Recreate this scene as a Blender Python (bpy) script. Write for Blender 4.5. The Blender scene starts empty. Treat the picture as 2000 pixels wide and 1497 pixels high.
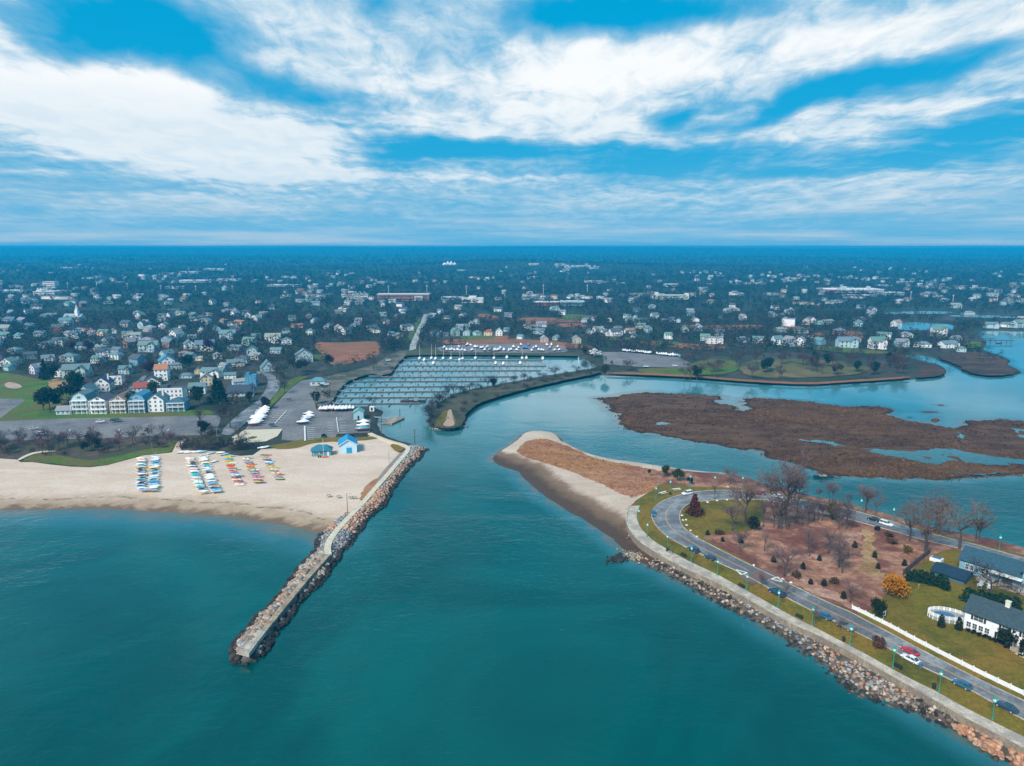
import bpy, bmesh, math, random
import numpy as np
from mathutils import Vector, Matrix
from mathutils.geometry import tessellate_polygon, delaunay_2d_cdt
R = math.radians
rnd = random.Random(7)
nrs = np.random.RandomState(11)
S = bpy.context.scene
COL = S.collection

# ------------------------------------------------------------ camera, sky, sun, exposure
CAMH, FPX, CXP, CYP, HORY = 105.0, 1389.0, 1000.0, 748.5, 482.0
PITCH = math.atan((CYP - HORY) / FPX)
cd = bpy.data.cameras.new('camera'); cam = bpy.data.objects.new('camera', cd); COL.objects.link(cam)
cd.sensor_width = 36; cd.lens = 36 * FPX / 2000; cd.clip_start = 1; cd.clip_end = 60000
cam.location = (0, 0, CAMH); cam.rotation_euler = (R(90) - PITCH, 0, 0)
S.camera = cam
SUN_EL, SUN_AZ = 42.0, -146.0            # azimuth from +Y towards +X
sd = bpy.data.lights.new('sun', 'SUN'); sun = bpy.data.objects.new('sun', sd); COL.objects.link(sun)
sd.energy = 4.4; sd.angle = R(14); sd.color = (1, .91, .81)
_d = Vector((math.sin(R(SUN_AZ)) * math.cos(R(SUN_EL)), math.cos(R(SUN_AZ)) * math.cos(R(SUN_EL)), math.sin(R(SUN_EL))))
sun.rotation_euler = _d.to_track_quat('Z', 'Y').to_euler()
sun.location = (0, 0, 300)
vs = S.view_settings
vs.view_transform = 'Standard'; vs.look = 'None'; vs.exposure = 0.22; vs.gamma = 1; vs.use_curve_mapping = False
S.cycles.use_denoising = True
S.cycles.max_bounces = 5; S.cycles.diffuse_bounces = 2; S.cycles.glossy_bounces = 3; S.cycles.transparent_max_bounces = 6; S.cycles.volume_bounces = 1
S.cycles.sample_clamp_indirect = 4

def ray(px, py):
    dx = (px - CXP) / FPX; dy = -(py - CYP) / FPX
    c, s = math.cos(PITCH), math.sin(PITCH)
    return Vector((dx, c + dy * s, -s + dy * c))
def P(px, py, z=0.0):
    d = ray(px, py); t = (z - CAMH) / d.z
    return Vector((d.x * t, d.y * t, z))
def KPX(py): return math.cos(PITCH) * (py - HORY) / CAMH      # photo pixels per metre on the ground there

class NT:
    def __init__(s, tree): s.t = tree; s.n = tree.nodes; s.l = tree.links
    def new(s, typ, ins=None, **kw):
        n = s.n.new(typ)
        for k, v in kw.items(): setattr(n, k, v)
        for k, v in (ins or {}).items():
            i = n.inputs[k]
            if hasattr(v, 'is_output'): s.l.new(v, i)
            else: i.default_value = v
        return n
    def math(s, op, a, b=None, c=None, clamp=False):
        n = s.n.new('ShaderNodeMath'); n.operation = op; n.use_clamp = clamp
        for i, v in enumerate((a, b, c)):
            if v is None: continue
            if hasattr(v, 'is_output'): s.l.new(v, n.inputs[i])
            else: n.inputs[i].default_value = v
        return n.outputs[0]
    def mix(s, f, a, b, blend='MIX'):
        n = s.n.new('ShaderNodeMix'); n.data_type = 'RGBA'; n.blend_type = blend
        for i, v in ((0, f), (6, a), (7, b)):
            if hasattr(v, 'is_output'): s.l.new(v, n.inputs[i])
            else: n.inputs[i].default_value = (*v, 1) if isinstance(v, tuple) and len(v) == 3 else v
        return n.outputs[2]
    def ss(s, v, lo, hi, a=0.0, b=1.0):
        n = s.new('ShaderNodeMapRange', {'Value': v, 'From Min': lo, 'From Max': hi, 'To Min': a, 'To Max': b}, interpolation_type='SMOOTHSTEP')
        return n.outputs[0]
    def noise(s, vec, scale, detail=4, rough=.55, dist=0.0):
        return s.new('ShaderNodeTexNoise', {'Vector': vec, 'Scale': scale, 'Detail': detail, 'Roughness': rough, 'Distortion': dist})

def azel(px, py):
    d = ray(px, py); return math.degrees(math.atan2(d.x, d.y)), math.degrees(math.atan2(d.z, math.hypot(d.x, d.y)))
def build_world():
    w = bpy.data.worlds.new('World'); S.world = w; w.use_nodes = True
    t = NT(w.node_tree); t.n.clear()
    tc = t.new('ShaderNodeTexCoord').outputs['Generated']
    sky = t.new('ShaderNodeTexSky', sky_type='NISHITA', sun_disc=False)
    sky.sun_elevation = R(SUN_EL); sky.sun_rotation = R(SUN_AZ); sky.air_density = 1.0; sky.dust_density = 0.3; sky.ozone_density = 2.0; sky.altitude = 100
    hs = t.new('ShaderNodeHueSaturation', {'Color': sky.outputs[0], 'Hue': .488, 'Saturation': 1.6, 'Value': .9}).outputs[0]
    hs = t.mix(.88, hs, (.01, 3.7, 6.9))
    sx = t.new('ShaderNodeSeparateXYZ', {'Vector': tc}); x, y, z = sx.outputs
    az = t.math('MULTIPLY', t.math('ARCTAN2', x, y), 57.2958)
    el = t.math('MULTIPLY', t.math('ARCSINE', z), 57.2958)
    # cloud deck projected on a plane high above
    zz = t.math('ADD', t.math('MAXIMUM', z, 0.0), .12)
    cx = t.math('DIVIDE', x, zz); cy = t.math('DIVIDE', y, zz)
    cv = t.new('ShaderNodeCombineXYZ', {'X': cx, 'Y': cy, 'Z': 0.0}).outputs[0]
    mp = t.new('ShaderNodeMapping', {'Vector': cv, 'Rotation': (0, 0, R(-14)), 'Scale': (1.0, .60, 1.0)}).outputs[0]
    n1 = t.noise(mp, 2.1, 9, .62, .7).outputs[0]
    n2 = t.noise(mp, 6.5, 7, .62, .5).outputs[0]
    n3 = t.noise(mp, .6, 3, .5).outputs[0]
    mp2 = t.new('ShaderNodeMapping', {'Vector': cv, 'Rotation': (0, 0, R(-20)), 'Scale': (3.4, .5, 1.0)}).outputs[0]
    n4 = t.noise(mp2, 2.4, 6, .6, .4).outputs[0]
    ae = t.new('ShaderNodeCombineXYZ', {'X': az, 'Y': el, 'Z': 0.0}).outputs[0]
    nw = t.noise(ae, .16, 3, .55)
    wv = t.new('ShaderNodeVectorMath', {0: nw.outputs[1], 1: (.5, .5, .5)}, operation='SUBTRACT').outputs[0]
    wv = t.new('ShaderNodeVectorMath', {0: wv, 1: (7.0, 2.4, 0)}, operation='MULTIPLY').outputs[0]
    aew = t.new('ShaderNodeVectorMath', {0: ae, 1: wv}, operation='ADD').outputs[0]
    blobs = [(150, 200, 440, 140, 12, 1.25), (430, 265, 300, 80, 12, .62), (640, 110, 260, 100, 22, .55), (1060, 170, 330, 150, 0, .62), (1380, 110, 380, 100, -6, .55),
             (1740, 235, 420, 55, -14, .6), (1850, 60, 300, 80, -10, .5), (1050, 265, 300, 30, 0, .3), (1500, 395, 620, 45, -2, .42), (1000, 350, 300, 22, 0, .3), (250, 420, 520, 40, 0, .18), (850, 20, 300, 50, 0, .3),
             (190, 65, 150, 75, 0, -1.3), (600, 185, 170, 40, 10, -.75), (350, 60, 130, 50, 0, -.5), (1170, 25, 250, 42, 0, -1.1), (1790, 130, 150, 34, -8, -.95), (1580, 190, 150, 26, -18, -.85), (1280, 315, 300, 38, 0, -.85),
             (900, 300, 240, 30, 0, -.7), (1850, 262, 200, 22, 0, -.75), (80, 345, 260, 38, 0, -.6), (1700, 320, 300, 24, 0, -.6), (1340, 238, 60, 16, -10, -.5), (430, 365, 300, 26, 0, -.35), (1950, 375, 200, 30, 0, -.4), (760, 10, 80, 30, 0, -.5), (1420, 30, 100, 22, 0, -.4), (1310,235,70,18,-8,-.6)]
    acc = None
    for (bx, by, rx, ry, rot, wt) in blobs:
        a, e = azel(bx, by); ra = rx / 24.0; re = ry / 24.0
        m = t.new('ShaderNodeMapping', {'Vector': aew, 'Location': (a, e, 0), 'Rotation': (0, 0, R(-rot)), 'Scale': (ra * 1.15, re * 1.15, 1)}, vector_type='TEXTURE').outputs[0]
        ln = t.new('ShaderNodeVectorMath', {0: m}, operation='LENGTH').outputs['Value']
        v = t.ss(ln, 0.05, 1.15, wt * .46, 0.0)
        acc = v if acc is None else t.math('ADD', acc, v)
    d = t.math('ADD', t.math('MULTIPLY', n1, .62), t.math('MULTIPLY', n2, .20))
    d = t.math('ADD', d, t.math('MULTIPLY', n3, .2))
    d = t.math('ADD', d, t.math('MULTIPLY', n4, .22))
    d = t.math('ADD', d, t.math('SUBTRACT', acc, .02))
    lay = t.noise(t.new('ShaderNodeMapping', {'Vector': aew, 'Scale': (.045, .75, 1)}).outputs[0], 1.0, 5, .6, .4).outputs[0]
    win = t.math('MULTIPLY', t.ss(el, 1.5, 3.5), t.ss(el, 7.5, 12.0, 1.0, 0.0))
    d = t.math('ADD', d, t.math('MULTIPLY', win, t.math('MULTIPLY', t.math('SUBTRACT', lay, .46), 1.5)))
    cov = t.ss(d, .34, .98)
    bright = t.ss(t.math('ADD', t.math('ADD', d, t.math('MULTIPLY', acc, .25)), t.math('MULTIPLY', t.math('SUBTRACT', n2, .5), .7)), .62, 1.22)
    shade = t.mix(t.ss(n2, .35, .65), (2.9, 5.5, 7.5), (5.3, 6.9, 8.0))
    bright = t.math('MULTIPLY', bright, t.math('SUBTRACT', 1.0, t.math('MULTIPLY', win, .42)))
    ccol = t.mix(bright, shade, (9.4, 9.6, 9.7))
    c = t.mix(t.math('MULTIPLY', cov, .97), hs, ccol)
    hz = t.ss(el, 0.4, 6.5, .88, 0.0)
    band = t.noise(t.new('ShaderNodeMapping', {'Vector': ae, 'Scale': (.05, .9, 1)}).outputs[0], 1.0, 4).outputs[0]
    hcol = t.mix(t.ss(band, .40, .70), (1.3, 4.5, 7.1), (4.4, 6.0, 7.3))
    c = t.mix(hz, c, hcol)
    bg = t.new('ShaderNodeBackground', {'Color': c, 'Strength': .09})
    t.l.new(bg.outputs[0], t.new('ShaderNodeOutputWorld').inputs[0])
build_world()

# ------------------------------------------------------------ materials
MATS = {}
def _mat(name):
    m = bpy.data.materials.new(name); m.use_nodes = True; t = NT(m.node_tree); t.n.clear()
    out = t.new('ShaderNodeOutputMaterial'); b = t.new('ShaderNodeBsdfPrincipled'); t.l.new(b.outputs[0], out.inputs[0])
    MATS[name] = m
    return m, t, b
def mat_noise(name, c1, c2, scale, rough=.9, c3=None, scale3=.05, bump=0.0, bscale=None, lo=.35, hi=.65, stretch=None, spec=.3, fine=0):
    m, t, b = _mat(name)
    v = t.new('ShaderNodeTexCoord').outputs['Object']
    if stretch: v = t.new('ShaderNodeMapping', {'Vector': v, 'Scale': stretch}).outputs[0]
    n = t.noise(v, scale, 6, .65).outputs[0]
    c = t.mix(t.ss(n, lo, hi), c1, c2)
    if c3: c = t.mix(t.ss(t.noise(v, scale3, 4, .6, .6).outputs[0], .42, .62), c, c3)
    if fine:
        f = t.ss(t.noise(v, fine, 3, .7).outputs[0], .25, .75, .72, 1.25)
        c = t.mix(1.0, c, t.new('ShaderNodeCombineColor', {0: f, 1: f, 2: f}).outputs[0], 'MULTIPLY')
    t.l.new(c, b.inputs['Base Color']); b.inputs['Roughness'].default_value = rough; b.inputs['Specular IOR Level'].default_value = spec
    if bump:
        bn = t.new('ShaderNodeBump', {'Strength': bump, 'Distance': .3, 'Height': t.noise(v, bscale or scale, 4).outputs[0]})
        t.l.new(bn.outputs[0], b.inputs['Normal'])
    return m
def mat_objcol(name, rough=.6, var=.15, scale=1.5, spec=.4, metal=0.0, coat=0.0, bump=0):
    m, t, b = _mat(name)
    oi = t.new('ShaderNodeObjectInfo').outputs['Color']
    v = t.new('ShaderNodeTexCoord').outputs['Object']
    f = t.ss(t.noise(v, scale, 5, .65).outputs[0], .3, .7, 1 - var, 1 + var * .6)
    c = t.mix(1.0, oi, t.new('ShaderNodeCombineColor', {0: f, 1: f, 2: f}).outputs[0], 'MULTIPLY')
    t.l.new(c, b.inputs['Base Color']); b.inputs['Roughness'].default_value = rough; b.inputs['Specular IOR Level'].default_value = spec
    b.inputs['Metallic'].default_value = metal; b.inputs['Coat Weight'].default_value = coat
    if bump:
        bn = t.new('ShaderNodeBump', {'Strength': bump, 'Distance': .1, 'Height': t.noise(v, scale * 2, 4).outputs[0]}); t.l.new(bn.outputs[0], b.inputs['Normal'])
    return m
def mat_attr(name, attr, rough=.9, var=.3, scale=3.0, bump=0, spec=.3):
    m, t, b = _mat(name)
    a = t.new('ShaderNodeAttribute', attribute_name=attr).outputs['Color']
    v = t.new('ShaderNodeTexCoord').outputs['Object']
    nz = t.noise(v, scale, 5, .65).outputs[0]
    f = t.ss(nz, .3, .7, 1 - var, 1 + var)
    c = t.mix(1.0, a, t.new('ShaderNodeCombineColor', {0: f, 1: f, 2: f}).outputs[0], 'MULTIPLY')
    t.l.new(c, b.inputs['Base Color']); b.inputs['Roughness'].default_value = rough; b.inputs['Specular IOR Level'].default_value = spec
    if bump: t.l.new(t.new('ShaderNodeBump', {'Strength': bump, 'Distance': .2, 'Height': nz}).outputs[0], b.inputs['Normal'])
    return m
def mat_shore(name, wet, damp, dry, dry2, w1=.25, w2=.55, scale=.09, rough=.95, wrack=None):
    """sand or mud whose wetness follows the distance from the water"""
    m, t, b = _mat(name)
    a = t.new('ShaderNodeAttribute', attribute_name='edge').outputs['Fac']
    v = t.new('ShaderNodeTexCoord').outputs['Object']
    n = t.noise(v, .12, 5, .6, .8).outputs[0]
    e = t.math('ADD', a, t.math('MULTIPLY', t.math('SUBTRACT', n, .5), .5))
    c = t.mix(t.ss(e, w1 * .4, w1 * 1.3), wet, damp)
    fin = t.noise(t.new('ShaderNodeMapping', {'Vector': v, 'Scale': (.6, 1.5, 1)}).outputs[0], scale, 8, .74, .6).outputs[0]
    c2 = t.mix(t.ss(fin, .36, .64), dry, dry2)
    c = t.mix(t.ss(e, w1 * 1.2, w2), c, c2)
    if wrack:
        l = t.math('ABSOLUTE', t.math('SUBTRACT', t.math('ADD', a, t.math('MULTIPLY', t.math('SUBTRACT', t.noise(v, .05, 3).outputs[0], .5), .35)), wrack))
        k = t.math('MULTIPLY', t.ss(l, .0, .035, 1, 0), t.ss(t.noise(v, .3, 4, .7).outputs[0], .45, .62))
        c = t.mix(t.math('MULTIPLY', k, .75), c, (.10, .07, .05))
    gr = t.ss(t.noise(v, 1.3, 4, .7).outputs[0], .3, .7, .88, 1.1)
    c = t.mix(1.0, c, t.new('ShaderNodeCombineColor', {0: gr, 1: gr, 2: gr}).outputs[0], 'MULTIPLY')
    t.l.new(c, b.inputs['Base Color']); b.inputs['Specular IOR Level'].default_value = .2
    t.l.new(t.ss(e, 0, w1 * 1.5, .5, rough), b.inputs['Roughness'])
    t.l.new(t.new('ShaderNodeBump', {'Strength': .5, 'Distance': .25, 'Height': t.noise(v, .8, 5, .7).outputs[0]}).outputs[0], b.inputs['Normal'])
    return m

M_paint = mat_objcol('house_paint', .7, .10, .8)
M_car = mat_objcol('car_paint', .28, .03, .6, .5, 0, .6)
M_roof = mat_objcol('roof_shingle', .9, .28, 1.6)
M_gel = mat_objcol('gelcoat', .35, .08, .8, .5)
M_bark = mat_objcol('bark', .95, .3, 3.0)
M_twig = mat_objcol('twig', .95, .3, .6, .1)
M_leaf = mat_objcol('leaf', .85, .45, .9, .15)
M_rock1 = mat_objcol('boulder_stone', .9, .4, 1.1, .25, bump=.4)
M_rock = mat_attr('riprap_stone', 'tint', .9, .35, 1.0, .4)
M_wood_attr = mat_attr('woodland_foliage', 'tint', .95, .25, .3, 0, .1)
M_town_attr = mat_attr('distant_paint', 'tint', .8, .1, .1)
M_white = mat_noise('white_paint', (.72, .72, .70), (.82, .82, .80), 1.2, .6)
M_glass = mat_noise('window_glass', (.03, .05, .06), (.06, .09, .10), .4, .12, spec=.6)
M_tyre = mat_noise('tyre_rubber', (.02, .02, .02), (.035, .035, .035), 5, .85)
M_rim = mat_noise('rim_metal', (.35, .35, .36), (.5, .5, .5), 5, .4)
M_lampglass = mat_noise('lamp_glass', (.55, .75, .7), (.65, .82, .78), 5, .3)
M_red = mat_noise('tail_light_red', (.35, .01, .01), (.45, .02, .02), 5, .3)
M_green = mat_noise('green_metal', (.0, .22, .17), (.01, .30, .23), 3, .5)
M_black = mat_noise('black_metal', (.015, .017, .018), (.03, .03, .03), 4, .6)
M_grey = mat_noise('grey_metal', (.22, .24, .25), (.32, .34, .35), 3, .6)
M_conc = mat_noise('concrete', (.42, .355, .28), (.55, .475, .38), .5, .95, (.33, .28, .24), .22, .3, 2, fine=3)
M_concw = mat_noise('shaded_wall_concrete', (.22, .175, .125), (.34, .275, .20), .35, .95, (.22, .18, .14), .15, .4, 1.5, fine=2.2, stretch=(1, 1, .5))  # shading of the wall face is put into this darker concrete colour
M_path = mat_noise('pale_path', (.52, .45, .33), (.62, .54, .42), .6, .95, fine=3)
M_plank = mat_noise('weathered_plank', (.30, .22, .15), (.46, .36, .26), .9, .9, (.22, .16, .11), .3, fine=5)
M_dock = mat_noise('dock_plank', (.09, .095, .09), (.18, .18, .17), .8, .9, fine=3)
M_pile = mat_noise('piling_wood', (.06, .05, .045), (.11, .09, .08), 2, .9)
M_asph = mat_noise('asphalt', (.155, .165, .18), (.24, .25, .265), .22, .95, (.115, .12, .13), .07, .2, 3, lo=.4, hi=.6, fine=1.0)
M_asph2 = mat_noise('lot_asphalt', (.12, .115, .12), (.175, .165, .17), .06, .95, (.21, .195, .19), .025, .1, 3, fine=.9)
M_line = mat_noise('road_paint_white', (.6, .6, .58), (.75, .75, .72), 2, .8)
M_yel = mat_noise('road_paint_yellow', (.42, .23, .08), (.55, .33, .14), 1.5, .8)
M_lawn = mat_noise('lawn_grass', (.078, .072, .004), (.150, .120, .007), .09, .95, (.19, .115, .012), .035, .4, 1.5, fine=.9)
M_lawn2 = mat_noise('park_grass', (.04, .10, .006), (.09, .15, .010), .05, .95, (.11, .10, .02), .02, .3, 1, fine=.6)
M_litter = mat_noise('leaf_litter', (.21, .088, .050), (.42, .215, .135), .22, .97, (.15, .052, .036), .07, .6, 1.2, lo=.32, hi=.68, fine=.8)
M_straw = mat_noise('dry_straw', (.30, .19, .07), (.40, .25, .13), .3, .95, (.24, .13, .05), .12, .4, 1, fine=1)
M_brown = mat_noise('reed_bed', (.20, .066, .030), (.33, .125, .060), .07, .97, (.22, .10, .035), .03, .4, .6, stretch=(.5, 1.6, 1), fine=.5)
M_spitveg = mat_noise('dune_grass', (.25, .10, .045), (.38, .185, .11), .12, .97, (.34, .16, .055), .04, .5, .9, stretch=(.6, 1.2, 1), fine=.8)
M_bank = mat_noise('bank_earth', (.05, .045, .03), (.10, .085, .055), .15, .97, (.035, .045, .02), .05, .5, .8, fine=.7)
M_mud = mat_noise('riprap_bed', (.05, .04, .032), (.13, .10, .075), .35, .95, None, bump=.5, bscale=1.2)
M_ground = mat_noise('suburb_ground', (.016, .024, .014), (.034, .040, .022), .03, .97, (.055, .05, .04), .012, .3, .3, fine=.25)
M_hill = mat_noise('far_woodland', (.012, .020, .016), (.026, .032, .024), .012, .97, (.030, .045, .022), .0025, 0, lo=.3, hi=.7)
M_beach = mat_shore('beach_sand', (.17, .105, .062), (.38, .27, .18), (.55, .405, .305), (.63, .495, .395), .16, .5, .05, wrack=.33)
M_spit = mat_shore('spit_sand', (.075, .042, .024), (.20, .125, .078), (.46, .345, .26), (.55, .435, .345), .46, .85, .08)
M_marsh = mat_shore('marsh', (.012, .008, .006), (.042, .020, .011), (.062, .027, .012), (.13, .062, .028), .15, .5, .06)
M_marsh2 = mat_noise('marsh_turf', (.045, .022, .012), (.115, .055, .026), .07, .97, (.03, .02, .016), .025, .4, .8, stretch=(.5, 1.4, 1), fine=.5)
M_rockbase = mat_shore('breakwater_core', (.03, .028, .025), (.10, .09, .08), (.2, .19, .18), (.28, .25, .22), .2, .5, .2)
M_awn = mat_noise('canvas', (.05, .12, .22), (.07, .16, .28), 2, .8)
M_skin = mat_noise('skin', (.45, .28, .2), (.5, .32, .24), 4, .6)
M_cloth = mat_objcol('cloth', .9, .15, 6)

def water_mat():
    m, t, b = _mat('sea_water')
    v = t.new('ShaderNodeTexCoord').outputs['Object']
    sh = t.new('ShaderNodeAttribute', attribute_name='shallow').outputs['Fac']
    n = t.noise(v, .012, 4, .6, .8).outputs[0]
    deep = t.mix(t.ss(n, .35, .65), (.0, .050, .043), (.0, .084, .074))
    lag_sheen = t.math('MULTIPLY', t.ss(t.new('ShaderNodeSeparateXYZ', {'Vector': v}).outputs[1], 290.0, 480.0), t.ss(t.noise(v, .008, 4, .6, 1.0).outputs[0], .25, .6, .55, 1.0))
    deep = t.mix(lag_sheen, deep, (.085, .245, .275))  # turbid lagoon tone plus bright cloud reflection, both put into the base colour
    shn = t.math('ADD', sh, t.math('MULTIPLY', t.math('SUBTRACT', t.noise(v, .06, 5, .6).outputs[0], .5), t.math('MULTIPLY', sh, .9)))
    c = t.mix(t.ss(shn, .12, .75), deep, (.02, .12, .14))
    c = t.mix(t.ss(shn, .6, 1.0), c, (.11, .115, .085))
    t.l.new(c, b.inputs['Base Color']); b.inputs['Roughness'].default_value = .06; b.inputs['IOR'].default_value = 1.42; b.inputs['Specular IOR Level'].default_value = .62; b.inputs['Specular Tint'].default_value = (.55, .97, 1, 1)
    st = t.new('ShaderNodeMapping', {'Vector': v, 'Scale': (.55, 1.0, 1), 'Rotation': (0, 0, R(8))}).outputs[0]
    w1 = t.noise(st, .55, 3, .6, .6).outputs[0]; w2 = t.noise(st, .11, 3, .55, .8).outputs[0]
    calm = t.ss(t.noise(v, .009, 3, .6, 1.2).outputs[0], .38, .62, .3, 1.0)
    sx = t.new('ShaderNodeSeparateXYZ', {'Vector': v}).outputs
    open_ = t.ss(sx[1], 330.0, 470.0, 1.0, .10)
    h = t.math('ADD', t.math('MULTIPLY', w1, .5), t.math('MULTIPLY', w2, .9))
    h = t.math('MULTIPLY', t.math('MULTIPLY', h, calm), open_)
    bn = t.new('ShaderNodeBump', {'Strength': .45, 'Distance': .8, 'Height': h})
    t.l.new(bn.outputs[0], b.inputs['Normal'])
    return m
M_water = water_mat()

# ------------------------------------------------------------ mesh helpers
def link(o, parent=None, label=None, cat=None, group=None, kind=None, color=None):
    COL.objects.link(o)
    if parent is not None: o.parent = parent
    if label: o['label'] = label
    if cat: o['category'] = cat
    if group: o['group'] = group
    if kind: o['kind'] = kind
    if color: o.color = (*color, 1)
    return o
def empty(name, loc=(0, 0, 0), rz=0.0, **kw):
    o = bpy.data.objects.new(name, None); o.location = loc; o.rotation_euler = (0, 0, rz); o.empty_display_size = .5
    return link(o, **kw)
class MB:
    def __init__(s): s.v = []; s.f = []; s.m = []; s.mats = []
    def mi(s, mat):
        if mat not in s.mats: s.mats.append(mat)
        return s.mats.index(mat)
    def add(s, vs, fs, mat):
        b = len(s.v); s.v += [tuple(p) for p in vs]; i = s.mi(mat)
        s.f += [tuple(b + k for k in f) for f in fs]; s.m += [i] * len(fs)
    def box(s, c, d, mat, rz=0.0, taper=1.0):
        x, y, z = d[0] / 2, d[1] / 2, d[2] / 2; ca, sa = math.cos(rz), math.sin(rz); vs = []
        for k, (a, b, e) in enumerate(((-1, -1, -1), (1, -1, -1), (1, 1, -1), (-1, 1, -1), (-1, -1, 1), (1, -1, 1), (1, 1, 1), (-1, 1, 1))):
            t = taper if e > 0 else 1
            u, w = a * x * t, b * y * t
            vs.append((c[0] + u * ca - w * sa, c[1] + u * sa + w * ca, c[2] + e * z))
        s.add(vs, ((0, 3, 2, 1), (4, 5, 6, 7), (0, 1, 5, 4), (1, 2, 6, 5), (2, 3, 7, 6), (3, 0, 4, 7)), mat); return s
    def prism(s, poly, z0, z1, mat):
        n = len(poly); vs = [(p[0], p[1], z0) for p in poly] + [(p[0], p[1], z1) for p in poly]
        fs = [tuple(range(n, 2 * n)), tuple(range(n - 1, -1, -1))] + [(i, (i + 1) % n, n + (i + 1) % n, n + i) for i in range(n)]
        s.add(vs, fs, mat); return s
    def xprism(s, prof, x0, x1, mat):          # profile in (y,z), extruded along x
        n = len(prof); vs = [(x0, a, b) for a, b in prof] + [(x1, a, b) for a, b in prof]
        fs = [tuple(range(n, 2 * n)), tuple(range(n - 1, -1, -1))] + [(i, (i + 1) % n, n + (i + 1) % n, n + i) for i in range(n)]
        s.add(vs, fs, mat); return s
    def yprism(s, prof, y0, y1, mat):          # profile in (x,z), extruded along y
        n = len(prof); vs = [(a, y0, b) for a, b in prof] + [(a, y1, b) for a, b in prof]
        fs = [tuple(range(n, 2 * n)), tuple(range(n - 1, -1, -1))] + [(i, (i + 1) % n, n + (i + 1) % n, n + i) for i in range(n)]
        s.add(vs, fs, mat); return s
    def tube(s, p0, p1, r0, r1, mat, n=6, cap=True):
        p0 = Vector(p0); p1 = Vector(p1); d = (p1 - p0)
        if d.length < 1e-6: return s
        d.normalize(); a = d.orthogonal().normalized(); b = d.cross(a); vs = []
        for p, r in ((p0, r0), (p1, r1)):
            for k in range(n):
                t = 2 * math.pi * k / n; vs.append(p + a * (r * math.cos(t)) + b * (r * math.sin(t)))
        fs = [(k, (k + 1) % n, n + (k + 1) % n, n + k) for k in range(n)]
        if cap: fs += [tuple(range(n - 1, -1, -1)), tuple(range(n, 2 * n))]
        s.add(vs, fs, mat); return s
    def lathe(s, prof, mat, n=8, c=(0, 0, 0)):  # profile of (r,z)
        vs = []
        for r, z in prof:
            for k in range(n):
                t = 2 * math.pi * k / n; vs.append((c[0] + r * math.cos(t), c[1] + r * math.sin(t), c[2] + z))
        fs = []
        for i in range(len(prof) - 1):
            for k in range(n): fs.append((i * n + k, i * n + (k + 1) % n, (i + 1) * n + (k + 1) % n, (i + 1) * n + k))
        fs += [tuple(range(n - 1, -1, -1)), tuple(range((len(prof) - 1) * n, len(prof) * n))]
        s.add(vs, fs, mat); return s
    def loft(s, rings, mat, cap=True):
        n = len(rings[0]); vs = [p for r in rings for p in r]; fs = []
        for i in range(len(rings) - 1):
            for k in range(n): fs.append((i * n + k, i * n + (k + 1) % n, (i + 1) * n + (k + 1) % n, (i + 1) * n + k))
        if cap: fs += [tuple(range(n - 1, -1, -1)), tuple(range((len(rings) - 1) * n, len(rings) * n))]
        s.add(vs, fs, mat); return s
    def mesh(s, name, smooth=False, fix=True):
        me = bpy.data.meshes.new(name); me.from_pydata(s.v, [], s.f)
        for m in s.mats: me.materials.append(m)
        if len(s.mats) > 1: me.polygons.foreach_set('material_index', s.m)
        if fix:
            bm = bmesh.new(); bm.from_mesh(me); bmesh.ops.recalc_face_normals(bm, faces=bm.faces); bm.to_mesh(me); bm.free()
        if smooth: me.polygons.foreach_set('use_smooth', [True] * len(me.polygons))
        me.update(); return me
    def obj(s, name, parent=None, smooth=False, loc=None, rz=0.0, **kw):
        o = bpy.data.objects.new(name, s.mesh(name, smooth))
        if loc: o.location = loc
        o.rotation_euler = (0, 0, rz)
        return link(o, parent, **kw)
def mobj(name, me, parent=None, loc=(0, 0, 0), rz=0.0, sc=None, **kw):
    o = bpy.data.objects.new(name, me); o.location = loc; o.rotation_euler = (0, 0, rz)
    if sc: o.scale = sc if isinstance(sc, tuple) else (sc, sc, sc)
    return link(o, parent, **kw)

# ------------------------------------------------------------ labels that single out
_ONES = 'zeroth first second third fourth fifth sixth seventh eighth ninth tenth eleventh twelfth thirteenth fourteenth fifteenth sixteenth seventeenth eighteenth nineteenth'.split()
_TENS = {2: 'twent', 3: 'thirt', 4: 'fort', 5: 'fift', 6: 'sixt', 7: 'sevent', 8: 'eight', 9: 'ninet'}
def nth(n):
    if n < 20: return _ONES[n]
    if n >= 100: return 'hundred-and-' + nth(n - 100) if n > 100 else 'hundredth'
    a, b = divmod(n, 10)
    return _TENS[a] + 'ieth' if b == 0 else _TENS[a] + 'y-' + _ONES[b]
PENDING = []
def later(o, look, place, order, how='from the left'): PENDING.append((o, look, place, order, how))
def settle_labels():
    by = {}
    for r in PENDING: by.setdefault((r[1], r[2]), []).append(r)
    for (look, place), rs in by.items():
        rs.sort(key=lambda r: r[3])
        for i, r in enumerate(rs):
            if len(rs) == 1: r[0]['label'] = f'{look} {place}'
            else: r[0]['label'] = f'{look} {place}, {nth(i + 1)} {r[4]}'

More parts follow.
